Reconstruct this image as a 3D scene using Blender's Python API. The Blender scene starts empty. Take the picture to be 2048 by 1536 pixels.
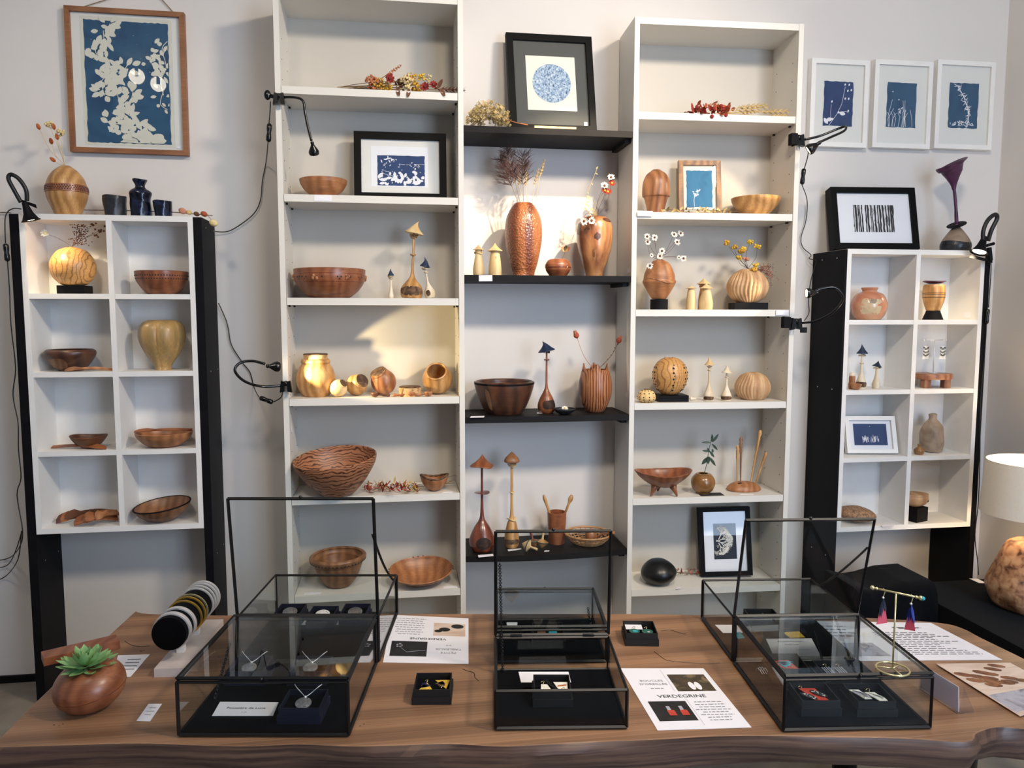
import bpy, math, random
from mathutils import Vector, Matrix
rnd = random.Random(7)
scene = bpy.context.scene
COL = scene.collection

# ------------------------------------------------------------------ camera
F = 1530.0                     # focal length in pixels of the 2048x1536 frame
H = 1.285                      # camera height
YAW, PITCH, ROLL = math.radians(8.40), math.radians(5.19), math.radians(0.04)
_cy, _sy, _cp, _sp = math.cos(YAW), math.sin(YAW), math.cos(PITCH), math.sin(PITCH)
FW = Vector((_sy*_cp, _cy*_cp, -_sp)); RT = Vector((_cy, -_sy, 0)); UP = RT.cross(FW)
RT, UP = RT*math.cos(ROLL)+UP*math.sin(ROLL), UP*math.cos(ROLL)-RT*math.sin(ROLL)
CAM = Vector((0, 0, H))
cd = bpy.data.cameras.new('camera'); cam = bpy.data.objects.new('camera', cd); COL.objects.link(cam)
cd.sensor_width = 36; cd.lens = F/2048*36; cd.clip_start = .02
cam.matrix_world = Matrix((RT, UP, -FW)).transposed().to_4x4(); cam.location = CAM
scene.camera = cam

# ------------------------------------------------------------------ view, world, big lights
vs = scene.view_settings
vs.view_transform = 'Standard'; vs.look = 'None'; vs.gamma = 1; vs.exposure = 0.55; vs.use_curve_mapping = False
world = bpy.data.worlds.new('world'); scene.world = world; world.use_nodes = True
bg = world.node_tree.nodes['Background']; bg.inputs[0].default_value = (.80, .86, 1, 1); bg.inputs[1].default_value = .10

def aim(o, target):
    o.rotation_euler = (Vector(target)-o.location).to_track_quat('-Z', 'Y').to_euler()
def area_light(name, loc, target, sx, sy, power, color):
    l = bpy.data.lights.new(name, 'AREA'); l.shape = 'RECTANGLE'; l.size = sx; l.size_y = sy; l.energy = power; l.color = color
    o = bpy.data.objects.new(name, l); COL.objects.link(o); o.location = loc; aim(o, target); return o
def spot_light(name, loc, target, power, color, angle, blend=.3, radius=.02):
    l = bpy.data.lights.new(name, 'SPOT'); l.energy = power; l.color = color; l.spot_size = math.radians(angle); l.spot_blend = blend; l.shadow_soft_size = radius
    o = bpy.data.objects.new(name, l); COL.objects.link(o); o.location = loc; aim(o, target); return o
# daylight through the shop window behind the camera, a little to the right
area_light('daylight_window', (2.2, -1.0, 1.55), (.1, 2.7, .95), 1.9, 2.0, 80, (.60, .76, 1))
# warm ceiling spots of the shop
WARM = (1, .86, .69)
spot_light('ceiling_spot_main', (1.75, .55, 2.93), (-.25, 2.7, 1.15), 175, WARM, 80, .8, .20)
spot_light('ceiling_spot_second', (.45, .50, 2.93), (1.5, 2.6, 1.2), 98, WARM, 100, .8, .16)
spot_light('ceiling_spot_bay', (1.35, 1.25, 2.95), (.52, 2.80, 1.62), 260, (1, .82, .58), 15.5, .35, .03)
spot_light('ceiling_spot_unit', (-.75, .7, 2.93), (-1.0, 2.7, 1.2), 44, WARM, 70, .8, .16)

# ------------------------------------------------------------------ pixel helpers (pixel = direction; depth comes from what a thing touches)
def ray(u, v): return FW*F + RT*(u-1024) - UP*(v-768)
def W(u, v, Y): r = ray(u, v); return CAM + r*(Y/r.y)
def T(u, v, z): r = ray(u, v); return CAM + r*((z-H)/r.z)
def sc(P): return (P-CAM).dot(FW)/F

# ------------------------------------------------------------------ mesh builder
def frame_of(d):
    d = Vector(d).normalized(); a = Vector((0, 0, 1)) if abs(d.z) < .95 else Vector((1, 0, 0))
    x = d.cross(a).normalized(); return x, d.cross(x).normalized()
class MB:
    def __init__(s): s.v = []; s.f = []
    def add(s, vs_, fs):
        k = len(s.v); s.v += [Vector(p) for p in vs_]; s.f += [tuple(i+k for i in f) for f in fs]; return s
    def box(s, c, size, M=None):
        c = Vector(c); x, y, z = [q/2 for q in size]
        p = [Vector((sx*x, sy*y, sz*z)) for sx in (-1, 1) for sy in (-1, 1) for sz in (-1, 1)]
        if M is not None: p = [M @ q for q in p]
        return s.add([c+q for q in p], [(0, 1, 3, 2), (4, 6, 7, 5), (0, 4, 5, 1), (2, 3, 7, 6), (0, 2, 6, 4), (1, 5, 7, 3)])
    def hexa(s, q):   # bottom 4 ccw + top 4 ccw
        return s.add(q, [(3, 2, 1, 0), (4, 5, 6, 7), (0, 1, 5, 4), (1, 2, 6, 5), (2, 3, 7, 6), (3, 0, 4, 7)])
    def prism(s, poly, vec):   # planar polygon (list of Vector) pushed along vec
        n = len(poly); vec = Vector(vec); a = [Vector(p) for p in poly]
        return s.add(a+[p+vec for p in a], [tuple(range(n))[::-1], tuple(range(n, 2*n))]+[(i, (i+1) % n, (i+1) % n+n, i+n) for i in range(n)])
    def poly(s, pts): return s.add(pts, [tuple(range(len(pts)))])
    def tube(s, pts, r, n=8, cap=True):
        pts = [Vector(p) for p in pts]; m = len(pts); rs = r if isinstance(r, (list, tuple)) else [r]*m
        k = len(s.v); px = None
        for i, p in enumerate(pts):
            d = (pts[min(i+1, m-1)]-pts[max(i-1, 0)])
            if d.length < 1e-9: d = Vector((0, 0, 1))
            d.normalize()
            if px is None: x, y = frame_of(d)
            else:
                x = px-d*px.dot(d)
                x = x.normalized() if x.length > 1e-6 else frame_of(d)[0]
                y = d.cross(x)
            px = x
            for j in range(n):
                a = 2*math.pi*j/n; s.v.append(p+(x*math.cos(a)+y*math.sin(a))*rs[i])
        for i in range(m-1):
            for j in range(n):
                s.f.append((k+i*n+j, k+i*n+(j+1) % n, k+(i+1)*n+(j+1) % n, k+(i+1)*n+j))
        if cap: s.f.append(tuple(k+j for j in range(n))[::-1]); s.f.append(tuple(k+(m-1)*n+j for j in range(n)))
        return s
    def ring(s, c, axis, R, r, n=24, m=6, a0=0, a1=2*math.pi, X=None):
        x, y = frame_of(axis)
        if X is not None: x = Vector(X).normalized(); y = Vector(axis).normalized().cross(x)
        full = abs(a1-a0) > 6.28
        pts = [Vector(c)+(x*math.cos(a0+(a1-a0)*i/n)+y*math.sin(a0+(a1-a0)*i/n))*R for i in range(n+1)]
        return s.tube(pts, r, m, cap=not full)
    def lathe(s, prof, M, n=36, fn=None, cap=True):
        # prof: (r,z) bottom to top (and back down inside); M: local->world matrix; fn(ang,r,z)->(r,z)
        k = len(s.v); m = len(prof); ids = []
        for (r, z) in prof:
            if r < 1e-5: s.v.append(M @ Vector((0, 0, z))); ids.append([len(s.v)-1]*n)
            else:
                row = []
                for j in range(n):
                    a = 2*math.pi*j/n; rr, zz = (r, z) if fn is None else fn(a, r, z)
                    s.v.append(M @ Vector((rr*math.cos(a), rr*math.sin(a), zz))); row.append(len(s.v)-1)
                ids.append(row)
        for i in range(m-1):
            for j in range(n):
                q = [ids[i][j], ids[i][(j+1) % n], ids[i+1][(j+1) % n], ids[i+1][j]]
                q2 = [q[t] for t in range(4) if q[t] not in q[:t]]
                if len(q2) > 2: s.f.append(tuple(q2))
        for row, rev in ((ids[0], True), (ids[-1], False)) if cap else ():
            if row[0] != row[1]: s.f.append(tuple(row[::-1] if rev else row))
        return s
    def blob(s, c, r, nu=8, nv=6, M=None):
        r = Vector(r if not isinstance(r, (int, float)) else (r, r, r))
        Q = Matrix.Translation(Vector(c)) @ ((M.to_4x4() if M is not None else Matrix())) @ Matrix.Diagonal((r.x, r.y, r.z, 1))
        return s.lathe([(math.sin(math.pi*i/nv) if 0 < i < nv else 0, -math.cos(math.pi*i/nv)) for i in range(nv+1)], Q, nu)
    def leaf(s, base, d, nrm, ln, wd, bend=0., n=4):
        d = Vector(d).normalized(); nrm = Vector(nrm); side = d.cross(nrm)
        side = side.normalized() if side.length > 1e-6 else frame_of(d)[0]
        nn = side.cross(d).normalized(); k = len(s.v); base = Vector(base)
        for i in range(n+1):
            t = i/n; w = wd*.5*math.sin(math.pi*min(1, .06+t*.93))**.8; c = base+d*(ln*t)+nn*(bend*ln*t*t)
            s.v += [c-side*w, c+nn*w*-.25, c+side*w]
        for i in range(n):
            a = k+3*i; s.f += [(a, a+1, a+4, a+3), (a+1, a+2, a+5, a+4)]
        return s
def new_mesh(name, mb, mat, origin, smooth):
    me = bpy.data.meshes.new(name); o = Vector(origin)
    me.from_pydata([p-o for p in mb.v], [], mb.f)
    if smooth:
        me.polygons.foreach_set('use_smooth', [True]*len(me.polygons))
        if isinstance(smooth, (int, float)) and smooth is not True: me.set_sharp_from_angle(angle=math.radians(smooth))
    me.materials.append(mat); me.update(); return me
def tag(o, label, cat, group=None):
    o['label'] = label; o['category'] = cat; o['kind'] = 'thing'
    if group: o['group'] = group
    return o
def thing(name, label, cat, loc, group=None):
    o = bpy.data.objects.new(name, None); COL.objects.link(o); o.location = loc; o.empty_display_size = .02
    o['root'] = 1; del o['root']
    return tag(o, label, cat, group)
def root_loc(p):
    v = Vector((0, 0, 0))
    while p: v = v+Vector(p.location); p = p.parent
    return v
def part(name, mb, mat, parent, smooth=False, label=None):
    o = bpy.data.objects.new(name, new_mesh(name, mb, mat, root_loc(parent), smooth)); COL.objects.link(o); o.parent = parent
    if label: o['label'] = label
    return o
def solo(name, mb, mat, label, cat, smooth=False, group=None, loc=None):
    if loc is None:
        xs = [p.x for p in mb.v]; ys = [p.y for p in mb.v]; zs = [p.z for p in mb.v]
        loc = ((min(xs)+max(xs))/2, (min(ys)+max(ys))/2, min(zs))
    o = bpy.data.objects.new(name, new_mesh(name, mb, mat, loc, smooth)); COL.objects.link(o); o.location = loc
    return tag(o, label, cat, group)
def struct(name, mb, mat, smooth=False):
    o = bpy.data.objects.new(name, new_mesh(name, mb, mat, (0, 0, 0), smooth)); COL.objects.link(o); o['kind'] = 'structure'; return o
def crom(pts, k=5):   # Catmull-Rom; a doubled point stays a corner
    out = []; n = len(pts)
    for i in range(n-1):
        p1, p2 = Vector(pts[i]), Vector(pts[i+1])
        if (p2-p1).length < 1e-7: continue
        p0 = Vector(pts[i-1]) if i > 0 else p1; p3 = Vector(pts[i+2]) if i+2 < n else p2
        for j in range(k):
            t = j/k
            out.append(.5*((2*p1)+(p2-p0)*t+(2*p0-5*p1+4*p2-p3)*t*t+(3*p1-p0-3*p2+p3)*t**3))
    out.append(Vector(pts[-1])); return out
def rotm(axis, deg): return Matrix.Rotation(math.radians(deg), 4, axis)
# ------------------------------------------------------------------ materials
def lin(c):
    if isinstance(c, str): c = tuple(int(c[i:i+2], 16)/255 for i in (0, 2, 4))
    return tuple(x/12.92 if x <= .04045 else ((x+.055)/1.055)**2.4 for x in c[:3])+(1,)
def base_mat(name):
    m = bpy.data.materials.new(name); m.use_nodes = True; nt = m.node_tree
    return m, nt, nt.nodes['Principled BSDF']
def N(nt, t, **kw):
    n = nt.nodes.new(t)
    for k, v in kw.items(): setattr(n, k, v)
    return n
def plain(name, c, rough=.5, metal=0, spec=.5, var=.06, scale=30, bump=0., coat=0., sheen=0., trans=0.):
    m, nt, b = base_mat(name); c = lin(c)
    tc = N(nt, 'ShaderNodeTexCoord'); no = N(nt, 'ShaderNodeTexNoise'); no.inputs['Scale'].default_value = scale; no.inputs['Detail'].default_value = 4
    nt.links.new(tc.outputs['Object'], no.inputs['Vector'])
    r = N(nt, 'ShaderNodeValToRGB'); r.color_ramp.elements[0].color = tuple(x*(1-var) for x in c[:3])+(1,); r.color_ramp.elements[1].color = tuple(min(1, x*(1+var)) for x in c[:3])+(1,)
    r.color_ramp.elements[0].position = .3; r.color_ramp.elements[1].position = .7
    nt.links.new(no.outputs['Fac'], r.inputs['Fac']); nt.links.new(r.outputs['Color'], b.inputs['Base Color'])
    b.inputs['Roughness'].default_value = rough; b.inputs['Metallic'].default_value = metal; b.inputs['Specular IOR Level'].default_value = spec; b.inputs['Coat Weight'].default_value = coat
    b.inputs['Sheen Weight'].default_value = sheen
    if bump:
        bp = N(nt, 'ShaderNodeBump'); bp.inputs['Strength'].default_value = bump; bp.inputs['Distance'].default_value = .002
        nt.links.new(no.outputs['Fac'], bp.inputs['Height']); nt.links.new(bp.outputs['Normal'], b.inputs['Normal'])
    return m
def wood(name, light, dark, ring=45., distort=3., stretch=(1, 1, .35), rough=.42, contrast=(.25, .75), fibre=.25, bump=.05, noise=6., coat=.0, rnd_off=True, band='X', even=.5):
    m, nt, b = base_mat(name); L, D = lin(light), lin(dark)
    tc = N(nt, 'ShaderNodeTexCoord'); oi = N(nt, 'ShaderNodeObjectInfo'); mp = N(nt, 'ShaderNodeMapping'); mp.inputs['Scale'].default_value = stretch
    mu = N(nt, 'ShaderNodeVectorMath', operation='SCALE'); mu.inputs[0].default_value = (.37, .21, .13); nt.links.new(oi.outputs['Random'], mu.inputs['Scale'])
    ad = N(nt, 'ShaderNodeVectorMath', operation='ADD'); nt.links.new(tc.outputs['Object'], ad.inputs[0])
    if rnd_off: nt.links.new(mu.outputs[0], ad.inputs[1])
    nt.links.new(ad.outputs[0], mp.inputs['Vector'])
    no = N(nt, 'ShaderNodeTexNoise'); no.inputs['Scale'].default_value = noise; no.inputs['Detail'].default_value = 3; no.inputs['Roughness'].default_value = .55
    nt.links.new(mp.outputs[0], no.inputs['Vector'])
    # rings: sin-like wave driven by noise-warped position
    wv = N(nt, 'ShaderNodeTexWave', wave_type='BANDS', bands_direction=band); wv.inputs['Scale'].default_value = ring; wv.inputs['Distortion'].default_value = distort; wv.inputs['Detail'].default_value = 2.5; wv.inputs['Detail Scale'].default_value = .35
    nv = N(nt, 'ShaderNodeVectorMath', operation='SCALE'); nv.inputs['Scale'].default_value = .10
    nt.links.new(no.outputs['Color'], nv.inputs[0])
    a2 = N(nt, 'ShaderNodeVectorMath', operation='ADD'); nt.links.new(mp.outputs[0], a2.inputs[0]); nt.links.new(nv.outputs[0], a2.inputs[1]); nt.links.new(a2.outputs[0], wv.inputs['Vector'])
    r = N(nt, 'ShaderNodeValToRGB'); r.color_ramp.elements[0].color = D; r.color_ramp.elements[1].color = L
    r.color_ramp.elements[0].position = contrast[0]; r.color_ramp.elements[1].position = contrast[1]
    n2 = N(nt, 'ShaderNodeTexNoise'); n2.inputs['Scale'].default_value = noise*2.2; n2.inputs['Detail'].default_value = 4; nt.links.new(a2.outputs[0], n2.inputs['Vector'])
    bl = N(nt, 'ShaderNodeMix'); bl.inputs['Factor'].default_value = even; nt.links.new(wv.outputs['Fac'], bl.inputs['A']); nt.links.new(n2.outputs['Fac'], bl.inputs['B'])
    nt.links.new(bl.outputs['Result'], r.inputs['Fac'])
    fb = N(nt, 'ShaderNodeTexNoise'); fb.inputs['Scale'].default_value = 90; fb.inputs['Detail'].default_value = 4
    m2 = N(nt, 'ShaderNodeMapping'); m2.inputs['Scale'].default_value = (stretch[0]*3, stretch[1]*3, stretch[2]*.25) if stretch[2] < stretch[0] else (stretch[0]*.15, stretch[1]*3, stretch[2]*3)
    nt.links.new(ad.outputs[0], m2.inputs['Vector']); nt.links.new(m2.outputs[0], fb.inputs['Vector'])
    mr = N(nt, 'ShaderNodeMapRange'); mr.inputs['From Min'].default_value = .25; mr.inputs['From Max'].default_value = .75; mr.inputs['To Min'].default_value = 1-fibre; mr.inputs['To Max'].default_value = 1+fibre*.6
    nt.links.new(fb.outputs['Fac'], mr.inputs['Value'])
    mx = N(nt, 'ShaderNodeVectorMath', operation='SCALE'); nt.links.new(r.outputs['Color'], mx.inputs[0]); nt.links.new(mr.outputs[0], mx.inputs['Scale'])
    nt.links.new(mx.outputs[0], b.inputs['Base Color']); b.inputs['Roughness'].default_value = rough; b.inputs['Coat Weight'].default_value = coat; b.inputs['Coat Roughness'].default_value = .25
    if bump:
        bp = N(nt, 'ShaderNodeBump'); bp.inputs['Strength'].default_value = bump; bp.inputs['Distance'].default_value = .002; nt.links.new(fb.outputs['Fac'], bp.inputs['Height']); nt.links.new(bp.outputs['Normal'], b.inputs['Normal'])
    return m
def blotch(name, cols, scale=8., rough=.5, stretch=(1, 1, 1), bump=0., detail=5, coat=0.):
    m, nt, b = base_mat(name); tc = N(nt, 'ShaderNodeTexCoord'); mp = N(nt, 'ShaderNodeMapping'); mp.inputs['Scale'].default_value = stretch
    no = N(nt, 'ShaderNodeTexNoise'); no.inputs['Scale'].default_value = scale; no.inputs['Detail'].default_value = detail; no.inputs['Distortion'].default_value = .6
    nt.links.new(tc.outputs['Object'], mp.inputs['Vector']); nt.links.new(mp.outputs[0], no.inputs['Vector'])
    r = N(nt, 'ShaderNodeValToRGB'); e = r.color_ramp.elements; k = len(cols)
    while len(e) < k: e.new(.5)
    for i, c in enumerate(cols): e[i].position = .3+.4*i/max(1, k-1); e[i].color = lin(c)
    nt.links.new(no.outputs['Fac'], r.inputs['Fac']); nt.links.new(r.outputs['Color'], b.inputs['Base Color']); b.inputs['Roughness'].default_value = rough; b.inputs['Coat Weight'].default_value = coat
    if bump:
        bp = N(nt, 'ShaderNodeBump'); bp.inputs['Strength'].default_value = bump; bp.inputs['Distance'].default_value = .003; nt.links.new(no.outputs['Fac'], bp.inputs['Height']); nt.links.new(bp.outputs['Normal'], b.inputs['Normal'])
    return m
def glass(name, tint=(.93, .95, .95), refl=1.0, ior=1.5):
    m = bpy.data.materials.new(name); m.use_nodes = True; nt = m.node_tree; nt.nodes.clear()
    o = N(nt, 'ShaderNodeOutputMaterial'); tr = N(nt, 'ShaderNodeBsdfTransparent'); tr.inputs[0].default_value = tint+(1,)
    gl = N(nt, 'ShaderNodeBsdfGlossy'); gl.inputs['Roughness'].default_value = .01; gl.inputs['Color'].default_value = (refl, refl, refl, 1)
    lw = N(nt, 'ShaderNodeLayerWeight'); lw.inputs['Blend'].default_value = .5; mx = N(nt, 'ShaderNodeMixShader')
    pw = N(nt, 'ShaderNodeMath', operation='POWER'); pw.inputs[1].default_value = 5; nt.links.new(lw.outputs['Facing'], pw.inputs[0])   # Schlick reflectance, same from both sides of the pane
    r0 = ((ior-1)/(ior+1))**2; fr = N(nt, 'ShaderNodeMath', operation='MULTIPLY_ADD'); fr.inputs[1].default_value = 1-r0; fr.inputs[2].default_value = r0; nt.links.new(pw.outputs[0], fr.inputs[0])
    nt.links.new(fr.outputs[0], mx.inputs[0]); nt.links.new(tr.outputs[0], mx.inputs[1]); nt.links.new(gl.outputs[0], mx.inputs[2]); nt.links.new(mx.outputs[0], o.inputs[0]); return m
def emit(name, c, s):
    m, nt, b = base_mat(name); b.inputs['Base Color'].default_value = lin(c); b.inputs['Emission Color'].default_value = lin(c); b.inputs['Emission Strength'].default_value = s; return m
M = {}
M['wall'] = plain('painted_wall', 'd9d4d0', .75, var=.025, scale=3, bump=.03)
M['ceil'] = plain('ceiling_paint', 'e2e0dc', .8, var=.02, scale=3)
M['floor'] = blotch('concrete_floor', ['6f675e', '8a8177', '97907f'], 5, .55, bump=.1)
M['billyback'] = plain('shade_toned_back_panel', 'c6c0b6', .6, var=.012, scale=6)  # darker than the melamine: shade inside the bookcases put into the colour
M['melamine'] = plain('white_melamine', 'dcd8d0', .42, var=.012, scale=6)
M['whitepaint'] = plain('white_painted_wood', 'e8e6e3', .5, var=.03, scale=14, bump=.08)
M['blackpaint'] = plain('black_painted_wood', '0d0c10', .6, spec=.14, var=.25, scale=22, bump=.06)
M['blackboard'] = plain('black_stained_shelf', '151212', .6, spec=.2, var=.2, scale=18, bump=.05)
M['blackmetal'] = plain('black_metal', '0e0e10', .38, metal=.3, var=.1)
M['blackgloss'] = plain('glossy_black_plastic', '0a0a0b', .18, var=.1)
M['blackrubber'] = plain('black_cable', '0d0d0e', .45, var=.1)
M['frameblack'] = plain('black_frame_lacquer', '050506', .55, spec=.12, var=.1)
M['chrome'] = plain('chrome', 'c8c8cc', .15, metal=1, var=.03)
M['silver'] = plain('brushed_silver', 'e8e8ea', .34, metal=.6, var=.05)
M['silver2'] = plain('engraved_silver', 'b9b9bd', .28, metal=.95, var=.25, scale=250, bump=.5)
M['gold'] = plain('gold', 'd0a640', .28, metal=.75, var=.05)
M['palegold'] = plain('pale_gold', 'd9cd9a', .25, metal=.75, var=.05)
M['paper'] = plain('white_paper', 'eceaf0', .7, var=.01)
M['matboard'] = plain('mat_board', 'e4e0dc', .8, var=.01)
M['matgrey'] = plain('grey_mat_board', '53524f', .8, var=.04)
M['cream'] = plain('cream_paper', 'f0e8da', .8, var=.01)
M['ink'] = plain('black_ink', '2a2a30', .7, var=.05)
M['greyink'] = plain('grey_ink', '8d8d95', .7, var=.05)
M['velvet'] = plain('black_velvet', '050508', .95, spec=.05, var=.03, sheen=.03)
M['navybox'] = plain('navy_card_box', '15172a', .6, var=.1)
M['blackbox'] = plain('black_card_box', '0f0f11', .55, var=.1)
M['blackcloth'] = plain('black_cloth', '0b0d12', .95, spec=.05, var=.15, scale=60, bump=.15, sheen=.04)
M['cork'] = blotch('cork', ['b98d5c', 'd3ab78', '7c5530'], 60, .8, bump=.4)
M['bark'] = blotch('bark', ['3a281c', '5a4230', '7b6148'], 55, .9, bump=.8)
M['darkbark'] = blotch('charred_hollow', ['140d0a', '2c1a13', '4a2c1e'], 45, .8, bump=.6)
M['string'] = plain('string', '8c7656', .8)
M['frameglass'] = glass('picture_glass', (.97, .98, .98), 1., 1.32)
M['caseglass'] = glass('case_glass', (.92, .94, .945), 1., 1.27)
M['acrylic'] = glass('clear_acrylic', (.90, .92, .98), 1., 1.5)
M['cyan'] = blotch('cyanotype_blue', ['1d4568', '2a5576', '1b3f63'], 9, .8)
M['cyan2'] = blotch('deep_cyanotype_blue', ['1b2f5e', '26406e', '1a2b58'], 9, .8)
M['cyan3'] = blotch('light_cyanotype_blue', ['2d6590', '3c7ba3', '27587f'], 9, .8)
M['printblack'] = plain('print_black', '1d1e24', .7, var=.15)
M['printnavy'] = plain('print_dark_blue', '232a38', .7, var=.15)
M['printwhite'] = plain('print_white', 'e6e2da', .8, var=.02)
M['silhouette'] = plain('cyanotype_white', 'dad5c8', .8, var=.03)
# woods
M['w_cherry'] = wood('cherry_wood', 'ae774f', '7d4b2d', 12, 5, (1, .8, .5), .38, contrast=(.15, .75), even=.5)
M['w_orange'] = wood('orange_turned_wood', 'b87f55', '8d5834', 9, 4, (1, .6, 1), .4, contrast=(.15, .85), even=.6)
M['w_red'] = wood('reddish_turned_wood', '9d613f', '743f27', 9, 4, (1, .6, 1), .36, coat=.15, contrast=(.15, .85), even=.6)
M['w_darkred'] = wood('dark_red_polished_wood', '7c3c26', '57271a', 8, 3, (1, 1, .4), .25, coat=.6)
M['w_walnut'] = wood('walnut_turned_wood', '5e3a28', '3f261b', 7, 3, (1, .6, 1), .4, coat=.2)
M['w_brown'] = wood('mid_brown_turned_wood', '9c6e4b', '6e462c', 10, 4, (1, .6, 1), .42, contrast=(.15, .85), even=.6)
M['w_olive'] = wood('olive_wood', 'cf9a5c', '80502a', 22, 7, (1, .8, 1), .38, contrast=(.02, .30), noise=8, even=.2)
M['w_zebra'] = wood('zebra_figured_wood', 'a8714f', '4d2b1b', 24, 14, (.8, .8, 1.2), .45, contrast=(.12, .40), noise=10, even=.15, band='Z')
M['w_pale'] = wood('pale_turned_wood', 'dfc596', 'd0b07c', 8, 2, (1, 1, .3), .5, fibre=.12)
M['w_white'] = wood('bleached_wood', 'e3d6bf', 'd2bf9f', 8, 2, (1, 1, .3), .55, fibre=.12)
M['w_honey'] = wood('honey_turned_wood', 'cb9c63', '9f6d3b', 11, 4, (1, .9, .5), .36, contrast=(.12, .75), even=.5)
M['w_pink'] = wood('pinkish_turned_wood', 'b07a58', '8f5a40', 9, 4, (1, 1, .3), .4)
M['w_tulip'] = wood('striped_turned_wood', 'b0734c', '5d3322', 34, 5, (1, 1, .06), .35, contrast=(.15, .5), even=.3)
M['w_hammer'] = wood('hammered_wood', 'a8683f', '733e25', 4, 6, (1, 1, .35), .35, coat=.4, even=.4)
M['w_hammer'] = wood('hammered_wood', 'a4663f', '6b3822', 5, 6, (1, 1, .35), .3, coat=.4, even=.4)
def hammered(m):   # beaten facets
    nt = m.node_tree; b = nt.nodes['Principled BSDF']; tc = N(nt, 'ShaderNodeTexCoord'); vo = N(nt, 'ShaderNodeTexVoronoi'); vo.inputs['Scale'].default_value = 150
    nt.links.new(tc.outputs['Object'], vo.inputs['Vector']); bp = N(nt, 'ShaderNodeBump'); bp.inputs['Strength'].default_value = .9; bp.inputs['Distance'].default_value = .0025; nt.links.new(vo.outputs['Distance'], bp.inputs['Height']); nt.links.new(bp.outputs['Normal'], b.inputs['Normal'])
hammered(M['w_hammer'])
M['w_burl'] = blotch('burl_wood', ['4a2a1c', '9a6c4a', 'b98e69', 'c4a07c'], 34, .55, bump=.5)
M['w_knot'] = blotch('knotty_polished_wood', ['3f2218', '8d5a3b', 'b98455', '7c4c33'], 13, .3, stretch=(1, 1, .45), coat=.5, detail=4)
M['w_spalt'] = wood('spalted_wood', 'bf965c', '957d50', 7, 5, (1, 1, .2), .4, contrast=(.1, .9), even=.6, coat=.15)
M['speckle'] = blotch('speckled_burl', ['4d392d', '9a775a', 'b98f68'], 130, .7, bump=.5)
M['w_rib'] = wood('ribbed_pale_wood', 'cfa97f', 'b48a63', 8, 3, (1, 1, .3), .6, fibre=.15)
M['w_frame'] = wood('frame_wood', '93613e', '7d4f31', 10, 2, (.2, 1, 1), .5)
M['w_goldframe'] = wood('gilded_brown_frame', '9c6c3a', '6b4322', 10, 4, (1, 1, 1), .4)
M['w_spoon'] = wood('spoon_wood', 'a8673f', '874d2c', 10, 3, (.3, 1, 1), .45)
M['w_darkspoon'] = wood('dark_spoon_wood', '6d4128', '4d2d1b', 10, 3, (.3, 1, 1), .45)
M['w_basket'] = plain('basket_cane', 'b98a5c', .6, var=.2, scale=50)
# ceramics and others
M['c_blue'] = blotch('cobalt_glaze', ['06070c', '0c1122', '1a2546'], 45, .15, bump=.5)
M['c_dark'] = blotch('dark_rough_glaze', ['15171b', '2c2e33', '1c1e22'], 40, .35, bump=.6)
M['c_raku'] = blotch('salt_glaze_stoneware', ['b8694a', 'cf9270', 'd8c39c'], 7, .25, coat=.5)
M['c_stone'] = blotch('ash_glaze_stoneware', ['7d6a58', 'a08b76', 'c0ab92'], 14, .45, bump=.4)
M['c_pot'] = blotch('ochre_glaze', ['6d4a28', '8d6236', '7b5530'], 12, .25, coat=.4)
M['c_shell'] = blotch('sea_urchin_shell', ['d8a868', 'ecc98c', 'c48c4e'], 20, .7, bump=.2)
M['c_white'] = plain('white_shell', 'e6d8c4', .5)
M['stone'] = plain('smooth_black_stone', '0e0f11', .33, var=.2)
M['aubergine'] = blotch('aubergine_dyed_wood', ['3a1b35', '52264a', '2c1429'], 10, .4)
M['bluehat'] = plain('blue_dyed_wood', '1b2c48', .5, var=.2)
M['dotdark'] = plain('dark_inlay', '1d110c', .5)
M['shade'] = plain('lamp_shade_linen', 'efe2cf', .85, var=.02, scale=120)
M['led'] = emit('led_glow', (1, .93, .78), 9)
M['leddim'] = emit('led_dim', (1, .96, .9), 3)
M['green'] = plain('succulent_green', '86b070', .5, var=.15, scale=40)
M['leafgreen'] = plain('dark_leaf_green', '2f4033', .5, var=.15)
# dried plants
for k, c in dict(straw='c9ac72', wheat='d2b374', stem='8d744a', brownstem='5d4430', rust='a5512e', red='8e2820', mustard='c99a35', yellow='d8b23c', petalwhite='f0e9dc', pampas='4e3330', hydrangea='c9b078', brownseed='6e4630', blush='c98a72', orangefl='bd6f42', creamfl='ddc690', darkred='6b1f1f', coral='b5553a').items():
    M[k] = plain('dried_'+k, c, .8, var=.22, scale=60)
# ------------------------------------------------------------------ room
WY = 2.81; WX = 2.39; LX = -2.7; FY = -2.6; CZ = 3.0
struct('floor', MB().box(((LX+WX)/2, (WY+FY)/2, -.05), (WX-LX+.2, WY-FY+.2, .1)), M['floor'])
struct('ceiling', MB().box(((LX+WX)/2, (WY+FY)/2, CZ+.05), (WX-LX+.2, WY-FY+.2, .1)), M['ceil'])
struct('wall_back', MB().box(((LX+WX)/2, WY+.06, CZ/2), (WX-LX+.2, .12, CZ)), M['wall'])
struct('wall_right', MB().box((WX+.06, (WY+FY)/2, CZ/2), (.12, WY-FY+.2, CZ)), M['wall'])
struct('wall_left', MB().box((LX-.06, (WY+FY)/2, CZ/2), (.12, WY-FY+.2, CZ)), M['wall'])
struct('baseboard_back', MB().box(((LX-1.202)/2, WY-.006, .012), (-1.202-LX, .012, .024)), M['blackpaint'])

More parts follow.
